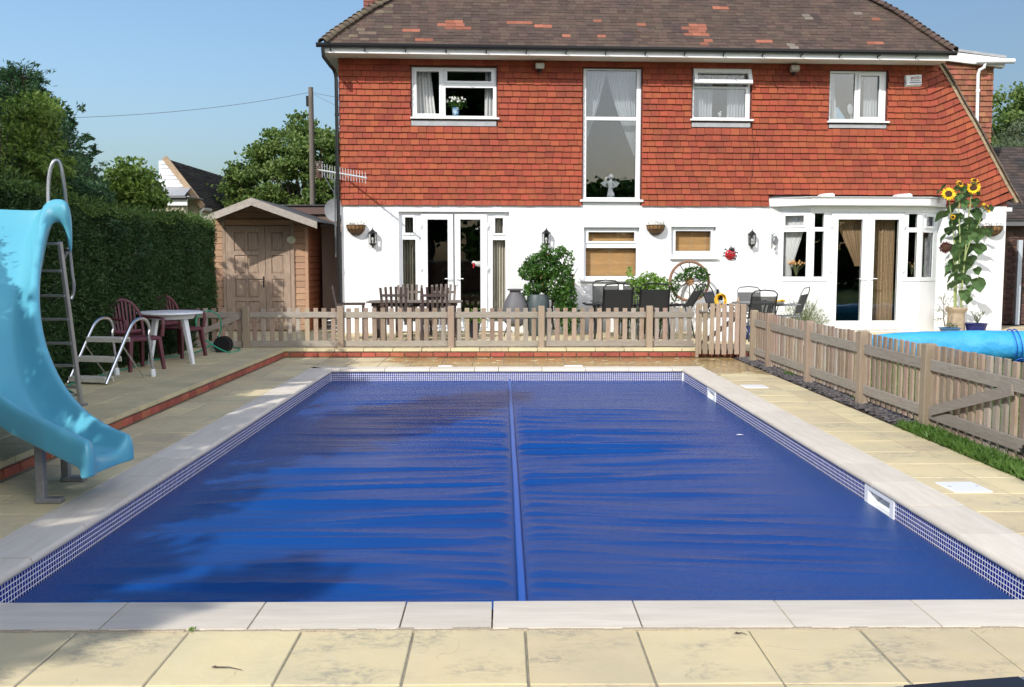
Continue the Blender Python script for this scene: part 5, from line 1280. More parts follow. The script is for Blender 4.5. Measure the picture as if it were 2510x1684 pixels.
mb=MB(); mb.tube([(-.03,-L_+.1,.15),(-.035,-L_+.02,.15)],.006,6); mb.box(-.02,-.012,-L_+.03,-L_+.09,.13,.18); mb.build('latch',blackm,sg)

# ------------------------------------------------------------------ shed
sx0,sx1,sy0,sy1=-6.15,-3.83,18.55,20.75
shed=thing('garden_shed','wooden garden shed with panelled double doors and a grey barge board, between hedge and house','shed',((sx0+sx1)/2,sy0,UP))
hw=(sx1-sx0)/2; hs_=WY(758,552,sy0).z-UP; ap=WY(616,492,sy0).z-UP+.02
S3=lambda x,y:(440+x/3.409,440+y/3.409)
def sh(x,y): p=WY(*S3(x,y),sy0); return p.x-shed.location.x,p.z-UP
ax=sh(600,200)[0]
mb=MB(); mb.prism([(-hw,0),(hw,0),(hw,hs_),(ax,ap-.05),(-hw,hs_)],.02,.05); mb.box(-hw,-hw+.03,.05,2.2,0,hs_); mb.box(hw-.03,hw-.005,.05,2.2,0,hs_); mb.box(-hw,hw,2.17,2.2,0,hs_); mb.build('wall_frame',shed_w,shed)
z=0.02; PH=.1215; plank=None
dx0,dx1=sh(385,700)[0],sh(925,700)[0]; dz1=sh(650,385)[1]
while z<ap-.12:
    t=max(0,(z+PH-hs_)/(ap-hs_)); l=-hw+(ax+hw)*t; r_=hw+(ax-hw)*t
    for (a,b) in (((l,dx0-.05),(dx1+.045,r_)) if z<dz1 else ((l,r_),)):
        if b-a<.05: continue
        mb=MB(); mb.add([(a,-.004,z),(b,-.004,z),(b,.006,z+PH-.012),(a,.006,z+PH-.012),(a,.014,z+PH),(b,.014,z+PH),(a,.02,z),(b,.02,z)],[(0,1,2,3),(3,2,5,4),(6,7,1,0)]); mb.build('plank',shed_w,shed)
    z+=PH
z=0.02
while z<hs_-.05:
    mb=MB(); x=hw-.004; mb.add([(x+.018,.03,z),(x+.018,2.2,z),(x+.006,2.2,z+PH-.01),(x+.006,.03,z+PH-.01),(x-.002,2.2,z+PH),(x-.002,.03,z+PH),(x-.004,.03,z),(x-.004,2.2,z)],[(0,1,2,3),(3,2,4,5),(6,7,1,0)]); mb.build('side_plank',shed_side,shed); z+=PH
for x in (dx0-.05,dx1+.012): MB().cbox(x,x+.075 if x>0 else x+.065,-.028,.0,0,dz1+.22,.004).build('door_post',shed_door,shed)
MB().cbox(dx0+.016,dx1+.01,-.03,-.006,dz1+.01,dz1+.115,.004).build('door_head',shed_w,shed)
MB().cbox(hw-.045,hw+.02,-.02,.03,0,hs_-.03,.004).build('corner_trim',shed_w,shed)
dm=sh(722,700)[0]
for (a,b,cols) in ((dx0+.02,dm-.004,2),(dm+.004,dx1+.005,1)):
    zz=[.13,.5,.56]
    zr=[sh(500,y)[1] for y in (1015,985,830,785,632,598,440)]
    rows_=[(.17,zr[0]),(zr[1],zr[2]),(zr[3],zr[4]),(zr[5],zr[6])]
    rows_=[(min(p,q),max(p,q)) for p,q in rows_]
    m0=.16 if cols==2 else .11
    uu=[a+m0-.0, b-.13]
    if cols==2: mid=(uu[0]+uu[1])/2; cs=[(uu[0],mid-.018),(mid+.018,uu[1])]
    else: cs=[(a+.11,b-.13)]
    hol=[(c0,c1,r0,r1) for c0,c1 in cs for r0,r1 in rows_]
    mb=MB(); mb.plate(a,b,.03,dz1-.01,hol,-.030,.004); d=mb.build('door',shed_door,shed)
    for h in hol:
        mb=MB(); m_=.035
        mb.add([(h[0],-.006,h[2]),(h[1],-.006,h[2]),(h[1],-.006,h[3]),(h[0],-.006,h[3]),(h[0]+m_,-.02,h[2]+m_),(h[1]-m_,-.02,h[2]+m_),(h[1]-m_,-.02,h[3]-m_),(h[0]+m_,-.02,h[3]-m_)],[(4,5,6,7),(0,1,5,4),(1,2,6,5),(2,3,7,6),(3,0,4,7)])
        mb.build('door_panel',shed_door,d)
    if cols==2:
        mb=MB(); q=sh(708,860); mb.cbox(q[0]-.012,q[0]+.012,-.045,-.0305,q[1]-.10,q[1]+.12,.004); mb.tube([(q[0],-.05,q[1]+.06),(q[0],-.085,q[1]+.06),(q[0]-.10,-.09,q[1]+.06)],.009,6); mb.build('door_handle',blackm,d)
# roof: two slopes with felt, barge boards in front
ovx=.24
OV=.88
def sh2(x,y): p=WY(*S3(x,y),sy0-OV); return p.x-shed.location.x,p.z-UP
eL=sh2(185,332); eR=sh2(1148,368); A_=sh2(598,160)
for (e,nm) in ((eL,0),(eR,1)):
    mb=MB(); P0=Vector((A_[0],0,A_[1])); P1=Vector((e[0],0,e[1]+.03)); d=P1-P0; n=Vector((-d.z,0,d.x)).normalized(); n=n if n.z>0 else -n
    mb.add([P0+Vector((0,.03-OV,0)),P1+Vector((0,.03-OV,0)),P1+Vector((0,2.4,0)),P0+Vector((0,2.4,0))]+[v+n*.022 for v in (P0+Vector((0,.03-OV,0)),P1+Vector((0,.03-OV,0)),P1+Vector((0,2.4,0)),P0+Vector((0,2.4,0)))],[(0,1,2,3),(7,6,5,4),(0,4,5,1),(1,5,6,2),(2,6,7,3)])
    mb.build('roof',felt,shed)
    mb=MB(); hh=.135
    x0,z0=A_[0],A_[1]+.02; x1,z1=e[0],e[1]+.035
    pl=[(x0,z0-hh*1.05),(x1,z1-hh*.95),(x1,z1+.0),(x0,z0)]
    if x1<x0: pl=pl[::-1]
    mb.prism(pl,-OV,-OV+.025); mb.build('barge_board',shed_trim,shed)
q=sh(936,505); t=thing('oval_sign','small oval cream sign on the shed door frame','sign',(shed.location.x+q[0],sy0-.034,UP+q[1]))
mb=MB(); mb.X=Matrix.Rotation(PI/2,4,'X')@Matrix.Diagonal((1,.78,1,1)); mb.lathe([(.088,0),(.092,.006),(.086,.012)],(0,0,0),24); mb.build('plaque',M('cream_plaque',(.62,.58,.42),.5,tint=(.35,.40,.22),tf=.6,ns=14),t)
# panel and garage between shed and house
gar=thing('flat_roofed_outhouse','low outhouse with a brown fascia and flat roof behind the shed','outhouse',(-4.2,20.9,UP))
p0=WY(700,512,20.95); p1=WY(842,505,20.95)
mb=MB(); mb.box(p0.x+4.2-.3,1.0,.0,2.4,0,p0.z-UP-.12); mb.build('wall',M('brown_render',(.22,.15,.115),.9,tint=(.15,.10,.08),tf=.6,ns=4),gar)
mb=MB(); mb.box(p0.x+4.2-.4,1.05,-.06,2.5,p0.z-UP-.12,p0.z-UP+.06); mb.build('fascia',M('brown_fascia',(.13,.075,.065),.6),gar)
mb=MB(); mb.box(p0.x+4.2-.45,1.1,-.1,2.55,p0.z-UP+.062,p0.z-UP+.085); mb.build('roof',felt,gar)
pn=thing('brown_panel','tall plain brown panel closing the gap between shed and house','panel',(WY(825,650,19.6).x,19.6,UP))
h_=WY(820,556,19.6).z-UP; w_=.30
MB().cbox(-w_,w_,0,.03,0,h_,.004).build('panel_sheet',M('brown_sheet',(.36,.26,.21),.55,tint=(.28,.19,.15),tf=.5,ns=3,stretch=(3,3,.6)),pn); MB().cbox(-w_-.03,w_+.03,-.01,.045,h_+.002,h_+.05,.003).build('top_rail',shed_trim,pn)
# hose coil on the ground by the panel
t=thing('hose_coil','coil of grey hose on the patio between shed and house','hose',(WY(815,800,18.3).x,18.3,UP))
mb=MB(); mb.tube([(.16*math.cos(a),.16*math.sin(a)*.6,.03+a*.012) for a in [i*.35 for i in range(60)]],.014,6,); mb.build('coil',greym,t,smooth=True)

# ------------------------------------------------------------------ dish and aerial on the house corner
dc=WY(821,515,18.7); t=thing('satellite_dish','round grey satellite dish on the left corner of the house','dish',dc,R(12))
mb=MB(); n=24; vs=[];m_=6
for j in range(m_+1):
    r=.205*j/m_
    for k in range(n): vs.append((r*math.cos(2*PI*k/n),-r*r*.9+.05,r*1.08*math.sin(2*PI*k/n)))
mb.add(vs,[(j*n+k,j*n+(k+1)%n,(j+1)*n+(k+1)%n,(j+1)*n+k) for j in range(m_) for k in range(n)]); vs2=[(x,y+.008,z) for x,y,z in vs]
mb.add(vs2,[((j+1)*n+k,(j+1)*n+(k+1)%n,j*n+(k+1)%n,j*n+k) for j in range(m_) for k in range(n)])
mb.build('reflector',M('dish_grey',(.42,.43,.45),.55,tint=(.3,.3,.3),tf=.6,ns=12),t,smooth=True)
mb=MB(); mb.tube([(0,.06,-.05),(.10,.05,-.2),(.10,-.25,-.16)],.014,6); mb.cbox(.06,.14,-.33,-.24,-.19,-.11,.01); mb.tube([(.10,.05,-.2),(.16,.15,-.2)],.02,6); mb.build('feed_arm',greym,t)
t=thing('tv_aerial','many-pronged television aerial on a thin mast at the left corner of the house','aerial',WY(823,560,18.35))
O=t.location.copy(); E0=WY(779,416,18.95)-O; E1=WY(898,436,17.1)-O; d=(E1-E0); sd=Vector((0,0,1)); 
mb=MB(); mb.tube([E0,E1],.017,6); mb.build('boom',M('boom_metal',(.66,.66,.66),.45,metal=.2),t)
mb=MB(); hv=d.cross(Vector((0,0,1))).normalized()
for i in range(17):
    p=E0+d*(.10+.88*i/16); q=.13-.03*i/16; mb.tube([p-Vector((0,0,q)),p+Vector((0,0,q))],.006,5)
mb.build('element_rods',M('aerial_metal',(.62,.62,.63),.45,metal=.2),t)
mb=MB(); c=E0+d*.03
for k in range(-4,5):
    p=c+hv*0+d.normalized()*(-.02+.04*abs(k)/4)+hv*0; mb.tube([c+Vector((0,0,.04*k))-hv*.11-d*.02*(k%2),c+Vector((0,0,.04*k))+hv*.11],.004,5)
for k in range(-3,4): mb.tube([c+Vector((0,0,-.16))+hv*.035*k+d.normalized()*.04*k,c+Vector((0,0,.17))+hv*.035*k+d.normalized()*.04*k],.004,5)
mb.build('reflector_grid',M('rusty_grid',(.26,.15,.13),.8),t)
mb=MB(); mp=E0+d*.37; mb.tube([Vector((mp.x,mp.y,-.55)),Vector((mp.x,mp.y,mp.z-.12))],.016,6); 
mb.tube([mp+d*.06+Vector((0,0,-.02)),mp+d*.07+Vector((0,0,-.13)),mp+Vector((0,0,-.15)),mp-d*.07+Vector((0,0,-.13)),mp-d*.08+Vector((0,0,-.0))],.014,6)
mb.tube([mp-d*.28,mp-d*.1+Vector((0,0,-.28)),Vector((mp.x,mp.y,mp.z-.4))],.008,6)
mb.tube([Vector((mp.x,mp.y,-.2)),Vector((mp.x+.16,mp.y+.1,-.2))],.014,6); mb.build('mast',greym,t)

# ------------------------------------------------------------------ utility pole and wires
pb=WY(767,510,24.5); t=thing('utility_pole','weathered wooden telegraph pole behind the shed','pole',(pb.x,24.5,0))
tp=WY(767,214,24.5)
mb=MB(); mb.tube([(0,0,0),(0,0,2),(0,0,tp.z)],[.088,.08,.062],12); mb.build('shaft',polew,t,smooth=True)
zb=WY(760,245,24.5).z; MB().cbox(-.12,-.065,-.04,.04,zb-.16,zb+.10,.006).build('junction_box',black_pl,t)
zt_=WY(760,227,24.5).z
def wire(name,label,a,b,sag,r=.0055):
    a=Vector(a);b=Vector(b); t=thing(name,label,'wire',a,0,'overhead wires'); mb=MB(); n=20
    mb.tube([(b-a)*(i/n)-Vector((0,0,sag*4*(i/n)*(1-i/n))) for i in range(n+1)],r,4); mb.build('cable',M('wire_grey',(.16,.17,.2),.6) if 'wire_grey' not in MATS else MATS['wire_grey'],t)
wire('overhead_wire','long overhead wire sagging left from the telegraph pole',(pb.x-.06,24.5,zt_),WY(150,289,20.0),.12)
e=WY(842,236,25.5); wire('overhead_wire','upper short wire from the telegraph pole to the house',(pb.x+.06,24.5,zt_),WY(860,241,21),.02)
wire('overhead_wire','steeper wire from the telegraph pole behind the house',(pb.x+.06,24.5,zt_-.03),WY(860,274,21),.02,.005)

# ------------------------------------------------------------------ neighbouring buildings
Dp=lambda x,y,D: WY(x*1.07402,y*1.07402,D)
nh=thing('neighbour_house','neighbouring house with white boarded gable and steep dark roof beyond the hedge','house',(-10,27,0))
O=nh.location.copy()
A=Dp(379,362,27)-O; B=Dp(463,468,27)-O; zr=A.z; E=Vector((A.x-.2,7.5,zr)); ze=B.z
wlx=Dp(364,400,27).x-O.x
mb=MB(); zz=Dp(400,426,27).z-O.z; zflat=zz
n=7; H_=A.z-.06-zz
for i in range(n):
    z0=zz+H_*i/n; z1=zz+H_*(i+1)/n; xr=A.x+(B.x-A.x)*(A.z-(z0+z1)/2)/(A.z-B.z)-.03
    m=MB(); m.add([(wlx,-.03,z0),(xr+ .06,-.03,z0),(xr-.02,-.012,z1-.008),(wlx,-.012,z1-.008),(wlx,0,z1),(xr-.02,0,z1)],[(0,1,2,3),(3,2,5,4)]); m.build('cladding_board',upvc,nh)
mb=MB(); mb.prism([(wlx,0),(B.x-.1,0),(B.x-.1,ze),(A.x-.02,zr-.1),(wlx,zr-.1)],.001,.3); mb.box(wlx,wlx+.1,.3,8,0,zr-.2); mb.build('wall',M('pebbledash',(.36,.30,.21),.95,tint=(.52,.47,.36),tf=.9,ns=34,bump=1,bs=60),nh)
mb=MB(); mb.box(wlx-.1,B.x+.02,-1.2,-.005,zflat-.36,zflat-.34); mb.add([(wlx-.1,-1.25,zflat-.34),(B.x-.1,-1.25,zflat-.34),(B.x-.3,-.01,zflat+.0),(wlx-.1,-.01,zflat+.0)],[(0,1,2,3)]); mb.build('lean_to_roof',lead,nh)
mb=MB(); mb.box(wlx-.12,B.x-.02,-1.27,-1.25,zflat-.60,zflat-.36); mb.build('lean_to_fascia',paint_white,nh)
mb=MB(); mb.tube([(wlx-.12,-1.31,zflat-.40),(B.x-.02,-1.31,zflat-.40)],.055,8); mb.build('gutter',black_pl,nh)
mb=MB(); mb.box(wlx-.05,B.x-.1,-1.2,-1.0,0,zflat-.6); mb.build('lean_to_wall',MATS['pebbledash'],nh)
# roof with modelled courses, sloping to the right and hipped at its far end
mb=MB(); sl=Vector((B.x-A.x,0,B.z-A.z)); rows_n=26; ln=7.5
hipb=Vector((B.x+1.3,10.5,ze))
far_top=Vector((A.x,ln,zr))
for i in range(rows_n):
    t0=i/rows_n; t1=(i+1)/rows_n+.004
    a0=Vector((A.x,-.12,zr))+sl*t0*1.06; a1=Vector((A.x,-.12,zr))+sl*t1*1.06; e1=far_top+(Vector((B.x,ln+3.4,ze))-far_top)*t1; e0=far_top+(Vector((B.x,ln+3.4,ze))-far_top)*t0
    up=Vector((.02,0,.022)); m=14
    for k in range(m):
        p=a1+(e1-a1)*(k/m)+up; q=a1+(e1-a1)*((k+1)/m)+up; r_=a0+(e0-a0)*((k+1)/m); s=a0+(e0-a0)*(k/m); j=Vector((0,0,random.uniform(-.006,.006)))
        mb.add([p+j,q+j,r_,s,p-up*.7,q-up*.7],[(0,1,2,3),(4,5,1,0)])
tag(mb.build('roof_tiles',brown_tile if 0 else M('dark_roof_tile',(.06,.053,.048),.9,vary=.25,tint=(.10,.09,.07),tf=.7,ns=6),nh),kind='stuff')
mb=MB(); mb.add([(A.x,-.1,zr-.03),(B.x,-.1,ze-.03),(B.x,ln+3.4,ze-.03),(A.x,ln,zr-.03)],[(0,1,2,3)]); mb.add([(A.x,-.1,zr-.03),(A.x-2.2,-.1,ze),(A.x-2.2,ln+3,ze),(A.x,ln,zr-.03)],[(3,2,1,0)]) if 0 else None; mb.build('roof',MATS['dark_roof_tile'],nh)
mb=MB(); mb.beam(Vector((A.x-.0,-.14,zr+.02)),Vector((B.x,-.14,ze+.0))+sl*.05,.04,.16,up=(0,0,1)); mb.build('verge_board',M('tan_verge',(.45,.32,.2),.9,tint=(.25,.2,.15),tf=.6,ns=8),nh)
mb=MB(); mb.tube([(B.x+.02,-.1,ze-.1),(B.x+.02,.6,ze-.1)],.06,8); mb.tube([(B.x-.02,-.12,ze-.16),(B.x-.02,-.12,0)],.035,8); mb.build('downpipe',paint_white,nh)
mb=MB(); mb.box(B.x-.1,B.x,.0,9,0,ze-.02); mb.build('side_wall',M('pinkish_render',(.42,.33,.27),.9),nh)
# brick outbuilding at the right edge
ob=thing('brick_outbuilding','dark brown brick outbuilding with a slate roof at the right edge','outbuilding',(10.6,20.6,UP))
O=ob.location.copy()
bx0=WY(2458,700,20.6).x-O.x-.25; ez=WY(2480,541,20.6).z-UP
MB().box(bx0,3.4,.01,5,0,ez).build('wall',M('dark_mortar',(.16,.14,.12),.95),ob)
bm=None; z=0.0; r=0
while z<ez-.03:
    x=bx0-(r%2)*.1125
    while x<bx0+1.6:
        a=max(x,bx0)
        if bm is None: o=MB().cbox(0,.215,-.006,.03,0,.065,.004).build('brick',old_brick,ob,loc=(a,0,z)); bm=o.data
        else: place(bm,'brick',ob,(a,random.uniform(-.002,.002),z),sc=((x+.215-a)/.215,1,1) if a>x else (1,1,1))
        x+=.225
    z+=.075; r+=1
MB().box(bx0-.1,3.4,-.26,-.22,ez-.12,ez+.03).build('fascia',M('grey_fascia',(.12,.12,.125),.6),ob)
mb=MB(); dp=WY(2503,610,20.3).x-O.x; mb.box(dp,dp+.09,-.2,-.13,.0,WY(2503,588,20.3).z-UP); mb.build('door_jamb',M('grey_jamb',(.45,.5,.55),.5),ob)
# tiled roof rising to the right
rr=MB(); n=24
for i in range(n):
    t=i/n; z0=ez+.03+1.75*t; y0=-.3+2.0*t; xl=bx0-.25+.75*t+.0; h=1.75/n; dy=2.0/n; x=xl-random.uniform(0,.1)
    while x<3.4:
        j=random.uniform(0,.006); rr.add([(x,y0-.004,z0+.014+j),(x+.163,y0-.004,z0+.014+j),(x+.163,y0+dy,z0+h+.0),(x,y0+dy,z0+h+.0),(x,y0,z0),(x+.163,y0,z0)],[(0,1,2,3),(4,5,1,0)]); x+=.166
tag(rr.build('roof_tiles',M('blackish_roof_tile',(.035,.032,.033),.9,vary=.4,tint=(.10,.06,.045),tf=.5,ns=2),ob),kind='stuff')
mb=MB(); mb.add([(bx0-.25,-.3,ez+.0),(3.5,-.3,ez+.0),(3.5,1.7,ez+1.75),(bx0+.5,1.7,ez+1.75)],[(0,1,2,3)]); mb.build('roof',felt,ob)

# ------------------------------------------------------------------ water slide
P_=lambda x,y,D: Dp(x,y,D)
sl_t=thing('water_slide','curved light blue fibreglass pool slide with a grey ladder at the left of the pool','slide',(-3.6,7.3,0))
SO=sl_t.location.copy()
inner=[P_(112,468,8.42),P_(96,500,8.30),P_(84,560,8.05),P_(77,630,7.80),P_(80,710,7.55),P_(98,790,7.25),P_(135,868,6.85),P_(185,930,6.45),P_(240,968,6.15),P_(290,990,5.98)]
outer=[Vector((-4.62,8.30,2.02)),Vector((-4.66,8.10,1.93)),Vector((-4.66,7.75,1.72)),Vector((-4.55,7.35,1.46)),Vector((-4.36,6.95,1.22)),Vector((-4.02,6.50,.98)),P_(-45,862,6.2),P_(45,925,5.92),P_(120,962,5.70),P_(205,1003,5.54)]
depth=[.06,.12,.20,.25,.27,.27,.25,.22,.17,.115]
def cr_(pts,n):   # Catmull-Rom resample
    out=[]; m=len(pts)
    for i in range(m-1):
        p0=pts[max(i-1,0)];p1=pts[i];p2=pts[i+1];p3=pts[min(i+2,m-1)]
        for k in range(n):
            t=k/n; out.append(.5*((2*p1)+(p2-p0)*t+(2*p0-5*p1+4*p2-p3)*t*t+(3*p1-p0-3*p2+p3)*t**3))
    out.append(pts[-1]); return out
I=cr_(inner,6); O_=cr_(outer,6); Dd=cr_([Vector((d,0,0)) for d in depth],6); N_=len(I)
rings=[]
for i in range(N_):
    a,b=I[i],O_[i]; w_=(b-a); W_=w_.length; w=w_.normalized(); c=(a+b)/2
    j0,j1=max(i-1,0),min(i+1,N_-1); tn=((I[j1]+O_[j1])/2-(I[j0]+O_[j0])/2).normalized(); dn_=tn.cross(w).normalized()
    if dn_.z>0: dn_=-dn_
    d=Dd[i].x; fr=i/(N_-1); fl=.17 if fr>.2 else .10+.07*fr/.2
    # local coords (s across from inner to outer, h downwards)
    rr_=.045
    top=[(-.055,fl),(-.058,fl*.55),(-.055,.03),(-.04,.008),(-.015,0),(.012,.008),(.03,.035),(.05,d*.55),(.085,d*.86),(.14,d*.98)]
    mir=[(W_-s,h) for s,h in top[::-1]]
    prof_=top+[(W_*.5,d*1.02)]+mir
    lift=0
    top_pts=[a+w*s+dn_*h for s,h in prof_]
    # lower skin: inside offset 9 mm
    low=[]
    for k,(s,h) in enumerate(prof_):
        e=.012; cx=(s-W_/2)/(W_/2)
        if 0<=k<=1: q_=(s+e,h)
        elif k<=6: q_=(s+e*(.9 if k<4 else (.3 if k==4 else -.6)),h+e)
        elif k>=len(prof_)-2: q_=(s-e,h)
        elif k>=len(prof_)-7: q_=(s-e*(.9 if k>len(prof_)-5 else (.3 if k==len(prof_)-5 else -.6)),h+e)
        else: q_=(s,h+e)
        low.append(a+w*q_[0]+dn_*q_[1])
    rings.append((top_pts,low))
# exit lip rolls down
tp_,lw_=rings[-1]; tn=((I[-1]+O_[-1])/2-(I[-3]+O_[-3])/2).normalized()
zlo=min(p.z for p in tp_)-.004; tn.z=0
for (f,m_z) in ((.022,.10),(.034,.35),(.036,1.0)):
    new=[]
    for p in tp_:
        q=p+tn*f; q.z=p.z+(zlo-p.z)*m_z; new.append(q)
    rings.append((new,[q-tn*.01 for q in new]))
# top entry: fold the lip back
n_=len(rings[0][0]); vs=[];fs=[]
for tp2,_ in rings: vs+=[p-SO for p in tp2]
m_=len(rings)
for i in range(m_-1):
    for k in range(n_-1): fs.append((i*n_+k,i*n_+k+1,(i+1)*n_+k+1,(i+1)*n_+k))
b0=len(vs)
for _,lw in rings: vs+=[p-SO for p in lw]
for i in range(m_-1):
    for k in range(n_-1): fs.append((b0+i*n_+k,b0+(i+1)*n_+k,b0+(i+1)*n_+k+1,b0+i*n_+k+1))
for i in range(m_-1):
    fs.append((i*n_,(i+1)*n_,b0+(i+1)*n_,b0+i*n_)); fs.append(((i+1)*n_-1,b0+(i+1)*n_-1,b0+(i+2)*n_-1,(i+2)*n_-1))
for k in range(n_-1):
    fs.append((k,b0+k,b0+k+1,k+1)); e_=(m_-1)*n_; fs.append((e_+k,e_+k+1,b0+e_+k+1,b0+e_+k))
mb=MB(); mb.add(vs,fs)
ch=mb.build('chute',slide_b,sl_t); ch.data.polygons.foreach_set('use_smooth',[True]*len(ch.data.polygons))
md=ch.modifiers.new('sub','SUBSURF'); md.levels=1; md.render_levels=2
# moulded hood at the entry: rounded band arching over the ladder
ho=[(76,650),(79,580),(84,518),(91,476),(108,455),(134,450),(156,457),(164,488),(166,530),(165,580)]
hi_=[(92,650),(99,590),(106,548),(113,524),(122,511),(133,509),(142,515),(149,532),(154,555),(159,578)]
hD=[7.95,8.10,8.24,8.34,8.40,8.42,8.43,8.46,8.48,8.5]; hT=[.03,.06,.10,.13,.15,.15,.14,.11,.07,.03]
vs=[]
for (a,b,D,T) in zip(ho,hi_,hD,hT):
    for (x,y) in (a,b):
        for s_ in (-.35,.65): vs.append(P_(x,y,D+T*s_)-SO)
fs=[]
for i in range(9):
    q=i*4; r=q+4
    fs+=[(q,q+2,r+2,r),(q+1,r+1,r+3,q+3),(q,r,r+1,q+1),(q+2,q+3,r+3,r+2)]
fs+=[(0,1,3,2),(36,38,39,37)]
mb=MB(); mb.add(vs,fs); o=mb.build('entry_hood',slide_b,sl_t); o.data.polygons.foreach_set('use_smooth',[True]*len(o.data.polygons))
md=o.modifiers.new('sub','SUBSURF'); md.levels=2; md.render_levels=3
# hand rails
mb=MB(); pts=[P_(110,486,8.42),P_(110,425,8.44),P_(114,390,8.45),P_(121,371,8.46),P_(128,366,8.48),P_(136,372,8.5),P_(143,400,8.52),P_(148,440,8.56),P_(153,490,8.6),P_(158,560,8.66),P_(164,620,8.7),P_(168,652,8.72),P_(166,672,8.74),P_(161,684,8.72)]
mb.tube([p-SO for p in cr_(pts,4)],.0165,10); mb.build('hand_rail',alu,sl_t,smooth=True)
mb=MB(); mb.tube([p-SO for p in (P_(154,565,8.6),P_(153,575,8.6),P_(144,592,8.62),P_(143,596,8.62))],.016,8); mb.build('grab_handle',alu,sl_t)
for p in (P_(153,571,8.6),P_(143,597,8.6),P_(161,686,8.7)): MB().ball(p-SO,(.022,.022,.018),8,5).build('rubber_cap',black_pl,sl_t)
# ladder
rt_=P_(136,552,8.5); rb_=G(185*1.07402,926*1.07402,UP)
lt_=rt_+Vector((-.46,0,0)); lb_=rb_+Vector((-.50,.0,0))
for a,b in ((rt_,rb_),(lt_,lb_)): MB().beam(a-SO,b-SO,.032,.055,up=(0,-1,0),c=.004).build('ladder_rail',alu,sl_t)
for y in (549,609,665,719,775,828,880):
    t=(P_(150,y,8.6).z-rt_.z)/(rb_.z-rt_.z); t=max(0.0,(y-545)/(926-545)); a=rt_+(rb_-rt_)*t; b=lt_+(lb_-lt_)*t
    mb=MB(); mb.beam(a-SO,b-SO,.075,.022,up=(0,0,1),c=.003); mb.build('rung',alu,sl_t)
MB().cbox(rb_.x-SO.x-.05,rb_.x-SO.x+.05,rb_.y-SO.y-.04,rb_.y-SO.y+.04,UP+.001,UP+.02,.003).build('foot',galv,sl_t)
mb=MB(); mb.beam(rb_+Vector((-.02,0,.10))-SO,rb_+Vector((-.35,-.4,.25))-SO,.02,.02); mb.build('stay',galv,sl_t)
# legs under the exit
for (bx,by,tx,ty,D) in ((96,1148,93,1000,None),(152,1098,155,1000,None)):
    b=G(bx*1.07402,by*1.07402,0); tz=.40 if by>1100 else .22
    MB().cbox(b.x-SO.x-.026,b.x-SO.x+.026,b.y-SO.y-.026,b.y-SO.y+.026,.006,tz,.005).build('leg',galv,sl_t)
    MB().cbox(b.x-SO.x-.03,b.x-SO.x+.13,b.y-SO.y-.035,b.y-SO.y+.035,.001,.035,.006).build('foot',galv,sl_t)

# ------------------------------------------------------------------ stainless steps standing on the terrace
ps=thing('pool_steps','stainless steel pool steps with three treads and hooped rails standing on the terrace','pool steps',(-4.40,10.40,UP),R(-15))
for x in (0,-.50):
    mb=MB(); mb.tube(cr_([Vector(p) for p in ((x,0,.01),(x,.20,.28),(x,.40,.55),(x,.50,.66),(x,.62,.70),(x,.74,.68),(x,.80,.58),(x,.78,.50),(x,.80,.38),(x,.84,.10))],5),.0205,10); mb.build('hand_rail',steel,ps,smooth=True)
    mb=MB(); mb.lathe([(.032,0),(.034,.02),(.03,.075),(.022,.09)],(x,.845,.0),10); mb.build('foot_cup',plast_w,ps)
    mb=MB(); mb.tube([(x,.30,.42),(x,.66,.02)],.010,6); mb.build('brace_bar',steel,ps)
for y,z in ((.02,.06),(.17,.27),(.33,.48)):
    mb=MB(); mb.cbox(-.49,-.01,y-.02,y+.13,z,z+.022,.005); mb.cbox(-.49,-.01,y-.022,y-.012,z-.035,z+.001,.003); mb.cbox(-.49,-.01,y+.12,y+.13,z-.035,z+.001,.003)
    for k in range(4): mb.box(-.42+.1*k,-.41+.1*k,y-.012,y+.12,z-.03,z)
    mb.build('tread',plast_w if 0 else M('tread_plastic',(.55,.55,.50),.5,tint=(.4,.4,.34),tf=.6,ns=14) if 'tread_plastic' not in MATS else MATS['tread_plastic'],ps)

# ------------------------------------------------------------------ white round table
wt=thing('round_garden_table','round white plastic garden table on splayed legs beside the hedge','table',(-4.50,12.75,UP))
mb=MB(); mb.lathe([(.36,.655),(.415,.66),(.43,.672),(.425,.69),(.40,.697),(.02,.70)],(0,0,0),36); mb.lathe([(.30,.60),(.31,.60),(.33,.655)],(0,0,0),24,cap=False); mb.build('table_top',plast_w,wt,smooth=True)
for k in range(4):
    a=R(45+90*k)+.35; x,y=math.cos(a),math.sin(a); mb=MB()
    mb.add([(x*.22-y*.04*s,y*.22+x*.04*s,.66) for s in(1,-1)]+[(x*.27+y*.04,y*.27-x*.04,.66),(x*.27-y*.04,y*.27+x*.04,.66)]+[(x*.36-y*.022*s,y*.36+x*.022*s,0) for s in(1,-1)]+[(x*.40+y*.022,y*.40-x*.022,0),(x*.40-y*.022,y*.40+x*.022,0)],[(0,1,5,4),(1,2,6,5),(2,3,7,6),(3,0,4,7),(4,5,6,7)]); mb.build('leg',plast_w,wt)
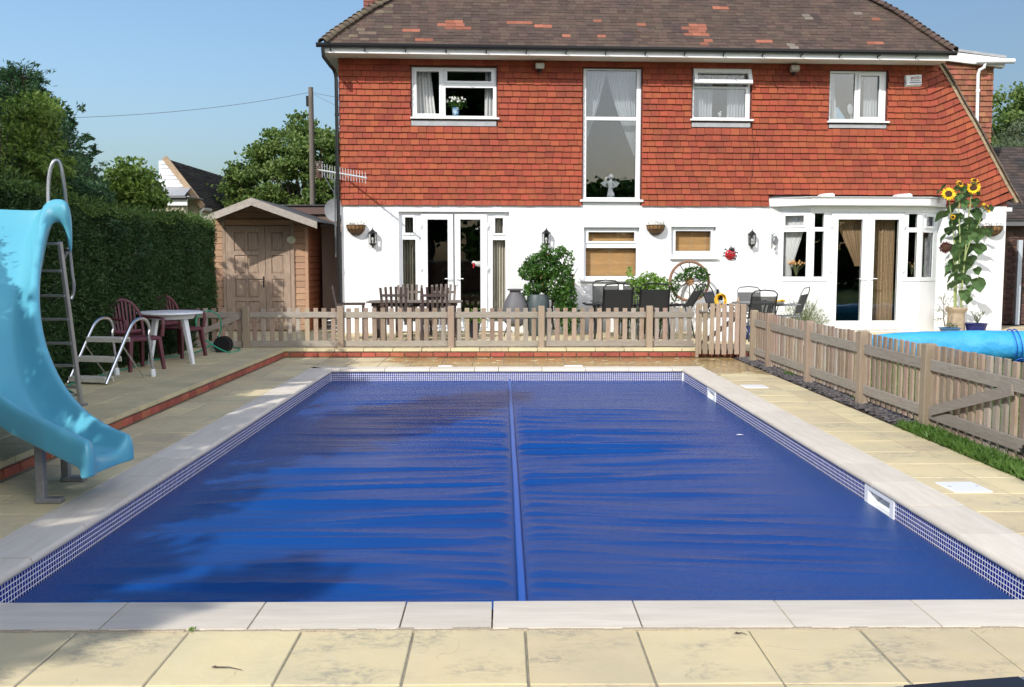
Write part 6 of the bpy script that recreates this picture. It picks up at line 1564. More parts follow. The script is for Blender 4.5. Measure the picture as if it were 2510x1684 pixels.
# ------------------------------------------------------------------ maroon chairs
def plastic_chair(loc,rz,label):
    t=thing('garden_chair',label,'chair',loc,rz,'maroon plastic armchairs beside the white table')   # faces +x
    mb=MB(); mb.cbox(-.20,.22,-.22,.22,.40,.425,.01); mb.cbox(.20,.235,-.22,.22,.375,.42,.01); mb.build('seat',plast_m,t)
    # back: arched outline with vertical slots
    def bp(s,z): return Vector((-.20-.30*(z-.42)*.62-.02*(1-(s/.23)**2), s, z))
    arch=[bp(.235*math.cos(a),.58+.30*math.sin(a)) for a in [PI*i/12 for i in range(13)]]
    arch=[bp(.235,.42)]+arch+[bp(-.235,.42)]
    mb=MB(); mb.tube(arch,.022,8,flat=.8); mb.build('back_frame',plast_m,t,smooth=True)
    for s in (-.135,-.09,-.045,0,.045,.09,.135):
        z1=.58+.29*math.sqrt(1-(s/.235)**2); mb=MB(); mb.beam(bp(s,.44),bp(s*1.15,z1),.012,.026,up=(0,1,0)); mb.build('back_slat',plast_m,t)
    mb=MB(); mb.tube([bp(.2,.47),bp(0,.46),bp(-.2,.47)],.03,6); mb.build('back_rail',plast_m,t)
    for s in (1,-1):
        mb=MB(); mb.tube(cr_([Vector(p) for p in ((-.27,s*.235,.66),(-.12,s*.265,.655),(.08,s*.27,.65),(.20,s*.262,.64),(.235,s*.25,.58),(.225,s*.235,.42))],3),.024,8,flat=.6); mb.build('arm',plast_m,t,smooth=True)
        for x0,x1 in ((.2,.25),(-.19,-.25)):
            mb=MB(); mb.add([(x0-.035,s*.22-.03*s*0,.41),(x0+.035,s*.22,.41),(x0+.035,s*.17,.41),(x0-.035,s*.17,.41),(x1-.018,s*.25,0),(x1+.018,s*.25,0),(x1+.018,s*.215,0),(x1-.018,s*.215,0)],[(0,1,5,4),(1,2,6,5),(2,3,7,6),(3,0,4,7),(7,6,5,4)] if s<0 else [(4,5,1,0),(5,6,2,1),(6,7,3,2),(7,4,0,3),(4,5,6,7)]); mb.build('leg',plast_m,t)
    return t
plastic_chair((-4.66,11.95,UP),R(-38),'maroon plastic armchair nearer the camera, in front of the white table')
c2_=plastic_chair((-4.66,13.6,UP),R(-25),'maroon plastic armchair behind the white table, nearer the fence')
# green hose
hose=thing('garden_hose','thin green garden hose trailing along the hedge foot behind the chairs','hose',(-4.5,13.9,UP))
mb=MB(); O=hose.location
pts=[(-4.55,14.6,.02),(-4.3,14.75,.03),(-4.05,14.5,.02),(-4.15,14.1,.02),(-4.45,13.95,.25),(-4.62,14.2,.5),(-4.5,14.4,.62),(-4.35,14.5,.5),(-4.4,14.55,.2),(-4.6,14.2,.015),(-4.8,13.2,.012),(-4.78,12.0,.012),(-4.8,11.0,.012),(-4.75,10.2,.012),(-4.35,9.5,.012),(-4.5,9.0,.012)]
mb.tube([p-Vector((O.x,O.y,0)) for p in cr_([Vector(p) for p in pts],8)],.011,6); mb.build('hose_pipe',greenp,hose,smooth=True)
t=thing('black_hose_reel','small dark hose reel lying behind the far maroon chair','hose reel',(-4.25,14.3,UP)); mb=MB(); mb.X=Matrix.Rotation(PI/2,4,'X'); mb.lathe([(.05,-.08),(.13,-.08),(.13,-.06),(.07,-.05),(.07,.05),(.13,.06),(.13,.08),(.05,.08)],(0,.11,0),16); mb.build('drum',black_pl,t)

# ------------------------------------------------------------------ furniture behind the fence
HZ=UP
def world(px,py,Y): return WY(px,py,Y)
# wooden dining set
tb=world(1017,733,16.7); t=thing('wooden_dining_table','weathered grey slatted wooden garden table behind the fence','table',(tb.x,16.75,HZ))
th_=world(1017,738,16.4).z-HZ; hwid=(world(1142,733,16.4).x-world(906,733,16.4).x)/2
for k in range(7): MB().cbox(-hwid*(1 if 0<k<6 else .93),hwid*(1 if 0<k<6 else .93),-.38+k*.109,-.38+k*.109+.10,th_-.035,th_-.01+random.uniform(-.002,.002),.006).build('top_slat',grey_wood,t)
MB().box(-hwid+.1,hwid-.1,-.30,.30,th_-.10,th_-.036).build('apron',dark_wood,t)
for sx in (-1,1):
    for sy in (-1,1): MB().cbox(sx*(hwid-.16)-.035,sx*(hwid-.16)+.035,sy*.28-.035,sy*.28+.035,0,th_-.037,.005).build('leg',dark_wood,t)
def slat_chair(x,y,rz,label,mat=dark_wood,n=6,w=.46,h=.93):
    t=thing('slatted_wooden_chair',label,'chair',(x,y,HZ),rz,'dark slatted wooden chairs')  # back at -y, faces +y
    for k in range(5): MB().cbox(-w/2,w/2,-.20+k*.085,-.20+k*.085+.072,.40,.42,.004).build('seat_slat',mat,t)
    for k in range(n):
        s=-w/2+.02+k*(w-.04)/(n-1); top=h+.02*math.cos(PI*(k/(n-1)-.5)); MB().beam((s*.86,-.21,.36),(s*1.04,-.33,top),.016,.05,up=(0,-1,0)) and None
        mb=MB(); mb.beam((s*.86,-.21,.30),(s*1.04,-.33,top),.042,.016,up=(0,-1,.2)); mb.build('back_slat',mat,t)
    MB().beam((-w/2,-.315,.80),(w/2,-.315,.80),.018,.045).build('back_rail',mat,t); MB().beam((-w/2,-.235,.46),(w/2,-.235,.46),.018,.045).build('back_rail',mat,t)
    for s in (-1,1):
        MB().cbox(s*w/2-.022,s*w/2+.022,-.24,-.19,0,.42,.004).build('leg',mat,t); MB().cbox(s*w/2-.022,s*w/2+.022,.18,.225,0,.62,.004).build('leg',mat,t)
        MB().cbox(s*w/2-.03,s*w/2+.03,-.24,.24,.615,.64,.005).build('arm',mat,t)
    return t
x1=world(967,700,15.9).x; x2=world(1064,700,15.9).x
slat_chair(x1,16.15,R(-2),'dark slatted wooden chair nearest the fence, left of the two with backs to the pool')
slat_chair(x2,16.15,R(3),'dark slatted wooden chair nearest the fence, right of the two with backs to the pool')
slat_chair(world(1003,700,17.3).x,17.35,PI+R(4),'greyer slatted wooden chair beyond the wooden table, left of the two',mat=grey_wood)
slat_chair(world(1082,700,17.3).x,17.35,PI-R(3),'greyer slatted wooden chair beyond the wooden table, right of the two',mat=grey_wood)
slat_chair(world(862,760,16.6).x,16.6,-PI/2+R(8),'dark wooden chair seen side-on at the left end of the wooden table')
# chiminea
cz=lambda y: world(1262,y,17.3).z-HZ
t=thing('grey_chiminea','grey clay chiminea with a flared neck on an iron stand','chiminea',(world(1263,720,17.3).x,17.3,HZ))
px=1/ (2309/17.3)
mb=MB(); mb.lathe([(.10,cz(800)),(.20,cz(790)),(.235,cz(765)),(.215,cz(745)),(.15,cz(727)),(.105,cz(718)),(.10,cz(713)),(.13,cz(708)),(.155,cz(709.5)),(.14,cz(712))],(0,0,0),24); mb.build('clay_body',urn,t,smooth=True)
mb=MB()
for k in range(3): a=R(90+120*k); mb.tube([(.2*math.cos(a),.2*math.sin(a),cz(785)),(.17*math.cos(a),.17*math.sin(a),.2),(.24*math.cos(a),.24*math.sin(a),0)],.012,6)
mb.tube([(.2*math.cos(a),.2*math.sin(a),cz(786)) for a in [2*PI*i/16 for i in range(17)]],.01,6); mb.build('iron_stand',blackm,t)
# big planter and shrub
t=thing('slate_planter','tall dark slate-coloured planter holding the big green shrub','planter',(world(1318,740,17.4).x,17.4,HZ))
cz=lambda y: world(1318,y,17.4).z-HZ
mb=MB(); mb.lathe([(.14,0),(.17,.05),(.23,.35),(.22,cz(750)),(.20,cz(728)),(.18,cz(722)),(.16,cz(724)),(.14,cz(730))],(0,0,0),20); mb.build('pot',slatepot,t,smooth=True)
sb=thing('climbing_shrub','big glossy green shrub spilling over its planter below the middle wall lantern','shrub',(world(1350,800,17.55).x,17.55,HZ))
mb=MB(); 
for k in range(7): a=random.uniform(-.5,.5); mb.tube([(-.1+random.uniform(-.1,.2),0,.1),(-.05+a*.5,random.uniform(-.1,.1),.7),(a-.0,random.uniform(-.1,.1),1.25)],[.018,.012,.006],6)
mb.build('stem',bark,sb)
P=[];
def zone(cx,cy,rx,ry,n,Y=17.5,ryd=.28):
    c=world(cx,cy,Y)-sb.location; o=[]
    for _ in range(n):
        v=Vector((random.gauss(0,1),random.gauss(0,1),random.gauss(0,1))).normalized()*random.uniform(.45,1.0)**.6; o.append((c.x+v.x*rx*Y/2309,c.y+v.y*ryd,c.z+v.z*ry*Y/2309))
    return o
for z_ in ((1330,655,48,40,1300),(1365,690,45,50,1300),(1300,665,30,25,500),(1385,730,30,50,900),(1395,775,28,45,700),(1352,625,30,18,260),(1375,617,14,14,90),(1335,612,10,16,60),(1395,640,14,30,120),(1290,725,12,20,120),(1312,705,28,16,420)): P+=zone(*z_)
leaves('foliage',P,.085,.034,shrubL,sb,droop=.5); 
leaves('reddish_young_leaves',[p for p in random.sample(P,120)],.06,.02,M('reddish_leaf',(.25,.09,.03),.6,vary=.3),sb,droop=.4)
# pot plant by the doors
t=thing('potted_plant','bright green plant in a small navy pot in front of the left french doors','pot plant',(world(1162,800,17.0).x,17.0,HZ))
mb=MB(); mb.lathe([(.07,0),(.12,.26),(.13,.27),(.13,.29),(.11,.29),(.105,.26)],(0,0,0),18); mb.build('pot',M('dark_blue_pot',(.02,.035,.07),.25),t,smooth=True)
leaves('foliage',[(random.gauss(0,.08),random.gauss(0,.06),.36+random.gauss(0,.06)) for _ in range(260)],.08,.035,limeL,t)
# black sling chairs and glass table
t=thing('smoked_glass_table','long smoked glass table with a black metal frame behind the fence','table',(world(1545,742,16.9).x,16.9,HZ))
th_=world(1545,744,16.6).z-HZ; hwid=(world(1657,742,16.9).x-world(1433,742,16.9).x)/2
def rr2(hx,hy,c): return [(-hx+c,-hy),(hx-c,-hy),(hx,-hy+c),(hx,hy-c),(hx-c,hy),(-hx+c,hy),(-hx,hy-c),(-hx,-hy+c)]
mb=MB(); mb.prism(rr2(hwid-.02,.40,.09),th_-.006,th_+.002,'z'); mb.build('glass_top',blackglass,t)
mb=MB(); q=rr2(hwid,.42,.10); mb.tube([(x,y,th_-.018) for x,y in q+[q[0]]],.017,6); mb.build('frame',blackm,t)
for sx in (-1,1):
    for sy in (-1,1): MB().tube([(sx*(hwid-.22),sy*.3,th_-.02),(sx*(hwid-.15),sy*.34,0)],.018,8).build('leg',blackm,t)
def sling_chair(x,y,rz,label,mat=sling,fm=blackm,w=.54,h=.93,top=.0,lean=.16):
    t=thing('sling_chair',label,'chair',(x,y,HZ),rz,'black and grey sling chairs')  # back at -y
    hh=w/2; pts=[(-hh,.22,.0),(-hh,.20,.42),(-hh,-.20,.40),(-hh+.01,-.22-lean*.3,.6),(-hh+.01,-.22-lean,h-.05),(-hh+.06,-.22-lean-.01,h),(0,-.23-lean,h+.018),(hh-.06,-.22-lean-.01,h),(hh-.01,-.22-lean,h-.05),(hh-.01,-.22-lean*.3,.6),(hh,-.20,.40),(hh,.20,.42),(hh,.22,0)]
    mb=MB(); mb.tube([Vector(p) for p in pts],.0125,8); mb.build('frame',fm,t)
    mb=MB(); y0=lambda z:-.22-lean*((z-.45)/(h-.45))
    mb.add([(-hh+.01,y0(.42),.42),(hh-.01,y0(.42),.42),(hh-.01,y0(h-.09),h-.09),(-hh+.01,y0(h-.09),h-.09),(-hh+.01,y0(.42)+.006,.42),(hh-.01,y0(.42)+.006,.42),(hh-.01,y0(h-.09)+.006,h-.09),(-hh+.01,y0(h-.09)+.006,h-.09)],[(0,1,2,3),(7,6,5,4),(3,2,6,7),(0,4,5,1)]); mb.build('back_sling',mat,t)
    mb=MB(); mb.box(-hh+.01,hh-.01,-.20,.20,.395,.401); mb.build('seat_sling',mat,t)
    for s in (-1,1):
        MB().tube([(s*hh,-.18,.40),(s*hh,-.26,0)],.0125,8).build('leg',fm,t)
        mb=MB(); mb.tube([Vector(p) for p in ((s*(hh+.015),-.27,.62),(s*(hh+.025),-.1,.64),(s*(hh+.025),.15,.62),(s*(hh+.01),.21,.5),(s*hh,.2,.42))],.013,8); mb.build('arm',fm,t)
    return t
sc=lambda px,Y: world(px,700,Y).x
hf=lambda py,Y: world(1500,py,Y).z-HZ
wd=(world(1637,700,16.2).x-world(1572,700,16.2).x)
sling_chair(sc(1513,16.1),16.35,R(1),'solid black sling chair at the glass table, left of the two nearest the fence',sling,w=.52,h=hf(697,16.0))
sling_chair(sc(1604,16.1),16.35,R(-1),'solid black sling chair at the glass table, right of the two nearest the fence',sling,w=.52,h=hf(697,16.0))
sling_chair(sc(1487,17.6),17.45,PI,'black sling chair on the far side of the glass table, left of the two',sling_n,w=.50,h=hf(689,17.7),lean=.1)
sling_chair(sc(1563,17.6),17.45,PI,'black sling chair on the far side of the glass table, right of the two',sling_n,w=.50,h=hf(689,17.7),lean=.1)
# bush behind the glass table
t=thing('bright_bush','bright green bush with a tall young shoot behind the glass table','bush',(world(1580,760,17.75).x,17.75,HZ))
P=[]
def zone2(t,cx,cy,rx,ry,n,Y,ryd):
    c=world(cx,cy,Y)-t.location; o=[]
    for _ in range(n):
        v=Vector((random.gauss(0,1),random.gauss(0,1),random.gauss(0,1))).normalized()*random.uniform(.35,1.0)**.6; o.append((c.x+v.x*rx*Y/2309,c.y+v.y*ryd,c.z+v.z*ry*Y/2309))
    return o
for z_ in ((1565,700,22,22,260),(1590,690,30,25,420),(1618,705,26,30,420),(1560,760,60,50,700),(1545,690,10,22,50),(1543,668,7,14,26),(1610,775,30,40,300)): P+=zone2(t,*z_,17.7,.2)
leaves('foliage',P,.07,.035,limeL,t); mb=MB()
for k in range(9): x=random.uniform(-.35,.35); mb.tube([(x*.4,0,0),(x,random.uniform(-.1,.1),.85)],.007,5)
c=world(1545,655,17.7)-t.location; mb.tube([(-.1,0,.2),(c.x,0,c.z)],.006,5); mb.build('stem',bark,t)
# cart wheel
wc=world(1690,689,18.05); t=thing('cart_wheel','old wooden cart wheel with iron spokes leaning on the white wall, overgrown with a climber','wheel',wc,HA)
RW=49.5*18.05/2309
X=Matrix.Rotation(R(-6),4,'X')
mb=MB(); mb.X=X; mb.tube([(RW*.965*math.cos(a),0,RW*.965*math.sin(a)) for a in [2*PI*i/48 for i in range(49)]],.026,8); mb.build('rim',M('rusty_wood_rim',(.30,.16,.10),.85,vary=.1,tint=(.16,.08,.05),tf=.7,ns=10),t,smooth=True)
for k in range(12):
    a=2*PI*k/12+.26*0+PI/12*0; mb=MB(); mb.X=X; mb.tube([(.06*math.cos(a),0,.06*math.sin(a)),(RW*.94*math.cos(a),0,RW*.94*math.sin(a))],.0085,6); mb.build('spoke',blackm if k%1==0 else bark,t)
mb=MB(); mb.X=X@Matrix.Rotation(PI/2,4,'X'); mb.lathe([(.03,-.05),(.075,-.045),(.085,0),(.075,.06),(.04,.08)],(0,0,0),18); mb.build('hub',M('hub_wood',(.50,.26,.11),.8,tint=(.3,.15,.07),tf=.6,ns=14),t,smooth=True)
cl=thing('wheel_climber','leafy climber wound through the upper half of the cart wheel','climber',(wc.x,wc.y-.05,HZ))
P=[]
for z_ in ((1655,700,14,16,110),(1672,680,20,12,120),(1700,668,28,16,260),(1722,672,18,18,160),(1716,705,14,22,60),(1650,715,10,20,50),(1730,690,8,20,50),(1715,715,12,12,30),(1660,735,12,8,20)): P+=zone2(cl,*z_,17.95,.06)
leaves('foliage',P,.065,.03,shrubL,cl); mb=MB(); mb.tube(cr_([Vector(p) for p in ((-.35,0,.02),(-.3,0,.5),(-.2,-.03,.85),(.1,-.03,1.0),(.3,0,.85))],5),.007,5); mb.build('stem',bark,cl)
# two folded loungers / tilted sling backs
def tilt_back(px0,py0,px1,py1,Y,label,w=.30,mat=sling_g,fm=blackm,hoop=True,rz=0):
    p0=world(px0,py0,Y); p1=world(px1,py1,Y); t=thing('reclining_chair_back' if 0 else 'reclining_chair',label,'chair',(p0.x,Y,HZ),rz,'reclined garden chairs')
    d=(p1-p0); a=Vector((0,0,p0.z-HZ)); b=a+d; u=Vector((0,1,0))*1.0; sdv=Vector((.42,.40,.05)).normalized()*w
    mb=MB(); n_=d.cross(sdv).normalized()*.006; mb.add([a-sdv/2,a+sdv/2,b+sdv/2,b-sdv/2,a-sdv/2+n_,a+sdv/2+n_,b+sdv/2+n_,b-sdv/2+n_],[(0,1,2,3),(7,6,5,4),(0,4,5,1),(2,6,7,3),(1,5,6,2),(3,7,4,0)]); mb.build('back_sling',mat,t)
    dn=d.normalized()
    mb=MB(); mb.tube([a-sdv/2-dn*.1,b-sdv/2+dn*.04,b-sdv*.35+dn*.13,b+sdv*.35+dn*.13,b+sdv/2+dn*.04,a+sdv/2-dn*.1],.011,8); mb.build('back_frame',fm,t)
    sg=1 if d.x<0 else -1
    mb=MB(); mb.box(min(0,sg*.45),max(0,sg*.45),-w/2,w/2,.38,.386); mb.build('seat_sling',mat,t)
    for s in (-1,1):
        mb=MB(); mb.tube([Vector((0,s*w/2,.38)),Vector((sg*.45,s*w/2,.40)),Vector((sg*.48,s*w/2,0))],.012,8); mb.tube([Vector((sg*.02,s*w/2,a.z)),Vector((-sg*.10,s*w/2,0))],.012,8); mb.build('leg',fm,t)
        mb=MB(); mb.tube([Vector((0,s*(w/2+.02),.60)),Vector((sg*.4,s*(w/2+.02),.58)),Vector((sg*.45,s*(w/2),.38))],.013,8); mb.build('arm',fm,t)
    return t
tilt_back(1686,752,1712,712,16.9,'reclined sling chair leaning right, in front of the cart wheel')
tilt_back(1748,752,1735,716,17.1,'reclined sling chair leaning left, beside the yellow hose reel')
# yellow hose on black bracket
t=thing('yellow_hose_reel','coiled yellow hose hanging on a black post near the gate','hose',(world(1763,760,17.0).x,17.0,HZ))
zc=world(1763,733,17.0).z-HZ; zt2=world(1760,709,17.0).z-HZ
MB().cbox(-.05,-.01,.0,.04,0,zt2,.004).build('post',black_pl,t); MB().cbox(-.02,.05,-.05,-.01,zc-.02,zc+.08,.005).build('bracket',black_pl,t)
for k in range(9):
    mb=MB(); rr=random.uniform(.095,.125); ox=random.uniform(-.02,.05); mb.tube([(ox+rr*.8*math.cos(a),-.045-.008*k+.02*math.sin(3*a),zc-.02+rr*math.sin(a)) for a in [2*PI*i/22 for i in range(23)]],.0085,6); mb.build('coil',yellowp,t,smooth=True)
# white covered bundle by the fence
t=thing('white_sheet_bundle','crumpled white sheet bundle beside the yellow hose','bundle',(world(1780,760,16.4).x,16.4,HZ))
V=[];n=26
zt3=world(1785,752,16.4).z-HZ
for j in range(9):
    for i in range(n):
        a=2*PI*i/n; r=(1-(j/8)**3)*.34+.01; zz=zt3*(j/8)**.8; V.append(((r+.04*noise.noise((i*.9,j*.7,3)))*math.cos(a),r*.6*math.sin(a),zz+.04*noise.noise((i*.6,j*.9,7))*(1 if j>0 else 0)))
mb=MB(); mb.add(V,[(j*n+i,j*n+(i+1)%n,(j+1)*n+(i+1)%n,(j+1)*n+i) for j in range(8) for i in range(n)]+[tuple(8*n+i for i in range(n))]); mb.build('sheet',plast_w,t)
t=thing('blue_cushion_box','small blue and white cool box on the patio seen through the gate gap','box',(world(1838,800,16.6).x,16.6,HZ))
MB().cbox(-.14,.14,-.1,.1,.03,.24,.02).build('box_body',M('royal_blue',(.01,.04,.35),.4),t); MB().cbox(-.15,.15,-.11,.11,.245,.29,.015).build('box_lid',plast_w,t); MB().tube([(-.10,-.12,.20),(-.05,-.125,.1),(.08,-.12,.06)],.012,6).build('handle_strap',plast_w,t)
# mesh table set
t=thing('mesh_patio_table','round grey metal patio table by the bay window','table',(world(1857,741,17.0).x,17.0,HZ))
th_=world(1857,741,16.9).z-HZ; rad=(world(1920,741,17).x-world(1795,741,17).x)/2
mb=MB(); mb.lathe([(rad*.97,th_-.03),(rad,th_-.02),(rad,th_),(rad*.96,th_+.003)],(0,0,0),36); mb.build('table_top',greym,t,smooth=True)
for k in range(4): a=R(45+90*k); MB().tube(cr_([Vector(p) for p in ((rad*.7*math.cos(a),rad*.7*math.sin(a),th_-.03),(rad*.5*math.cos(a),rad*.5*math.sin(a),th_-.2),(rad*.75*math.cos(a),rad*.75*math.sin(a),0))],4),.014,8).build('leg',blackm,t)
for (dx,l,cat,mt_) in ((-.35,'small brown jar on the left of the mesh patio table','jar',beadm),(.40,'yellow cloth on the right of the mesh patio table','cloth',yellowp)):
    q=thing('table_'+cat,l,cat,(t.location.x+dx,17.0,HZ+th_+.004)); mb=MB()
    if cat=='jar': mb.lathe([(.02,0),(.022,.05),(.012,.06),(.012,.08)],(0,0,0),12)
    else: mb.tube(cr_([Vector(p) for p in ((-.10,0,.01),(-.03,-.05,.02),(.04,0,.03),(.1,.03,.012),(.02,.05,.02))],4),[.018]*17,6)
    mb.build(cat+'_body',mt_,q,smooth=True)
q=thing('drinking_glass','clear tumbler on the right of the mesh patio table','glass',(t.location.x+.36,17.12,HZ+th_+.004)); MB().lathe([(.03,0),(.036,.12),(.033,.12),(.028,.006)],(0,0,0),14,cap=False).build('tumbler',glass,q)
sling_chair(sc(1865,16.1),16.25,R(3),'black mesh chair with its back to the pool, at the round patio table',sling_n,w=.46,h=hf(713,16.1),lean=.12)
sling_chair(sc(1842,17.7),17.5,PI+R(5),'grey mesh chair on the far side of the round patio table',sling_n,fm=greym,w=.46,h=hf(705,17.7),lean=.08)
tilt_back(1955,768,1972,722,17.0,'reclined grey sling chair beside the lavender bush',w=.28,fm=greym)
# lavender bush
t=thing('lavender_bush','straw-green lavender bush under the bay window sill','bush',(world(1968,790,17.9).x,17.9,HZ))
P=[];D=[]
for _ in range(2600):
    a=random.uniform(0,2*PI); e=random.uniform(.25,1)**.7; v=Vector((math.cos(a)*math.sqrt(1-e*e)*.9,math.sin(a)*math.sqrt(1-e*e)*.7,e)); r=random.uniform(.25,1.)*.62; P.append(tuple(v*r*Vector((.78,.7,1.0)).length/1.4)); D.append(tuple(v))
leaves('foliage',P,.085,.008,lavL,t,dirs=D,spread=.6); mb=MB()
for _ in range(60):
    a=random.uniform(0,2*PI); v=Vector((math.cos(a)*.42,math.sin(a)*.3,1)).normalized(); mb.tube([v*.2,v*random.uniform(.55,.78)],.002,4); 
mb.build('flower_stalk',lavL,t)

# ------------------------------------------------------------------ sunflowers in a chimney pot
sy=18.35; cp=world(2342,810,sy); t=thing('chimney_pot_planter','old clay chimney pot used as planter for the sunflowers','planter',(cp.x,sy,HZ))
cz=lambda y: world(2342,y,sy).z-HZ
mb=MB(); mb.lathe([(.165,0),(.165,cz(800)),(.155,cz(775)),(.16,cz(768)),(.165,cz(765)),(.20,cz(760)),(.205,cz(755)),(.19,cz(753)),(.15,cz(757)),(.14,cz(770))],(0,0,0),24); mb.build('pot',terra,t,smooth=True); MB().lathe([(.15,cz(762)),(.01,cz(760))],(0,0,0),16).build('earth',soil,t)
sf_=thing('sunflower_plant','tall cluster of sunflowers with big drooping leaves and four open heads in the chimney pot','sunflowers',(cp.x,sy,HZ+cz(760)))
O=sf_.location.copy()
W_=lambda x,y,d=0: world(2280+x/3.409,400+y/3.409,sy+d)-O
for pts,r in (([(205,1210),(205,1000),(215,800),(190,560),(150,250)],.022),([(262,1210),(262,1050),(290,800),(320,450),(350,230)],.022),([(215,1210),(222,950),(250,700),(240,400),(255,190)],.018),([(262,1100),(300,760),(400,520),(450,390)],.012),([(215,900),(170,720),(140,690)],.008),([(320,450),(370,180),(372,150)],.01)):
    P=[W_(x,y,random.uniform(-.06,.06)*(i>0)) for i,(x,y) in enumerate(pts)]; m=cr_(P,5); n=len(m); MB().tube(m,[r*(1-.55*i/n) for i in range(n)],8).build('stalk',sunS,sf_,smooth=True)
def heart(L,Wd):
    mb=MB(); rows_=[]; n=9
    for i in range(n+1):
        s=i/n; wv=Wd*.5*(math.sin(PI*min(1,s**.62))**.8)*(1.0-.10*s) if 0<s<1 else 0
        zz=-.55*L*s**1.6; r_=[]
        for k in (-1,-.5,0,.5,1): r_.append((wv*k, L*s*.80-(0.12*L*(abs(k)==1)*(s<.35)), zz-.16*abs(k)**1.4*wv*2*.5+.012*math.sin(9*s+k*2)*(k!=0)))
        rows_.append(r_)
    vs=[p for r_ in rows_ for p in r_]; mb.add(vs,[(i*5+k,i*5+k+1,(i+1)*5+k+1,(i+1)*5+k) for i in range(n) for k in range(4)]); o=mb.build('leaf',sunL,None,smooth=True); me=o.data; bpy.data.objects.remove(o,do_unlink=True); return me
HL=[heart(.26,.24),heart(.24,.19)]
LP=[(120,200,.5),(80,240,.5),(200,350,1),(285,330,.8),(380,315,.8),(130,420,1),(375,400,1.1),(245,440,1),(320,470,1),(290,520,1.2),(400,480,.7),(185,545,1),(430,560,1.1),(480,560,1.0),(345,590,1.1),(250,620,1),(110,620,.7),(215,690,1),(305,690,1.2),(420,690,1.1),(380,620,.8),(165,700,.7),(270,780,1),(345,790,1),(195,810,1),(165,870,.7),(245,860,1),(310,830,.9),(390,890,.8),(400,980,1.1),(160,920,.6),(260,940,.9),(305,960,.9),(230,1000,.9),(180,1010,.7),(290,1080,.9),(335,1040,.6),(325,1140,.6),(300,1130,.5),(270,210,.6),(220,210,.5),(320,240,.6),(400,250,.5),(310,280,.8),(250,270,.7),(360,520,1),(220,480,.9),(280,580,.9),(330,720,.9),(240,740,.9),(205,930,.9),(270,870,.9),(500,370,.55),(130,240,.6),(150,590,.6)]
for x,y,s in LP:
    p=W_(x,y-22,random.uniform(-.22,.10)); cx=255; yaw=math.atan2(-(x-cx)*1.0,-120)+random.uniform(-.6,.6)
    yaw=math.atan2(-(x-cx)/200.0,-1)+random.uniform(-.5,.5)
    o=place(random.choice(HL),'leaf',sf_,p,rot=(R(random.uniform(-38,-5)),random.uniform(-.3,.3),PI+yaw*-1),sc=(s*1.12,s*1.12,s*1.12))
def head(x,y,r,tilt,yaw,closed=False,mat=petal):
    p=W_(x,y,-.10); X=Matrix.Translation(p)@Matrix.Rotation(yaw,4,'Z')@Matrix.Rotation(tilt,4,'X')   # disc normal = local z
    mb=MB(); mb.X=X; mb.lathe([(.002,.02),(r*.35,.022),(r*.5,.012),(r*.55,-.01),(r*.3,-.03)],(0,0,0),18); d=mb.build('flower_head',seedh,sf_,smooth=True)
    mb=MB(); mb.X=X
    for k in range(26):
        a=2*PI*k/26+random.uniform(-.08,.08); l=r*random.uniform(.5,.72); w_=r*.13; c,s=math.cos(a),math.sin(a); z0=random.uniform(-.015,.0); z1=random.uniform(-.03,.03)
        mb.add([(c*r*.48-s*w_*.4,s*r*.48+c*w_*.4,z0),(c*r*.48+s*w_*.4,s*r*.48-c*w_*.4,z0),(c*(r*.48+l*.55)+s*w_,s*(r*.48+l*.55)-c*w_,z0+.01),(c*(r*.48+l),s*(r*.48+l),z1),(c*(r*.48+l*.55)-s*w_,s*(r*.48+l*.55)+c*w_,z0+.01)],[(0,1,2,3,4)])
    mb.build('petals',mat,d)
    mb=MB(); mb.X=X
    for k in range(12):
        a=2*PI*k/12; c,s=math.cos(a),math.sin(a); mb.add([(c*r*.4,s*r*.4,-.02),(c*r*.7+s*.02,s*r*.7-c*.02,-.03),(c*r*.95,s*r*.95,-.05),(c*r*.7-s*.02,s*r*.7+c*.02,-.03)],[(0,1,2,3)])
    mb.build('sepals',sunL,d)
head(155,255,.125,R(70),R(-10)); head(362,205,.125,R(62),R(-28)); head(250,170,.075,R(50),R(30)); head(372,143,.075,R(35),R(0)); head(472,372,.115,R(58),R(45)); head(190,450,.05,R(75),R(0)); 
head(128,705,.11,R(78),R(-20),mat=darkf)
t=thing('navy_bowl_planter','wide navy glazed bowl with a small grey-leaved plant right of the chimney pot','planter',(world(2392,812,18.25).x,18.25,HZ))
zz=world(2392,792,18.25).z-HZ
mb=MB(); mb.lathe([(.16,0),(.20,zz*.9),(.225,zz*.92),(.225,zz),(.20,zz),(.19,zz-.05)],(0,0,0),24); mb.build('bowl',navy,t,smooth=True); MB().lathe([(.195,zz-.03),(.01,zz-.03)],(0,0,0),16).build('earth',soil,t)
P=[];D=[]
for _ in range(200):
    a=random.uniform(0,2*PI); v=Vector((math.cos(a)*.6,math.sin(a)*.5,1)).normalized(); P.append(tuple(Vector((.02,0,zz))+v*random.uniform(.02,.26))); D.append(tuple(v))
leaves('foliage',P,.07,.010,silL,t,dirs=D,spread=.8)
t=thing('blue_glazed_planter','blue-green glazed pot holding a spindly young shrub left of the chimney pot','planter',(world(2328,812,18.0).x,18.0,HZ))
zz=world(2328,803,18.0).z-HZ
mb=MB(); mb.lathe([(.15,0),(.19,zz*.88),(.215,zz*.9),(.215,zz),(.19,zz),(.18,zz-.05)],(0,0,0),24); mb.build('pot',bluepot,t,smooth=True); MB().lathe([(.185,zz-.02),(.01,zz-.02)],(0,0,0),16).build('earth',soil,t)
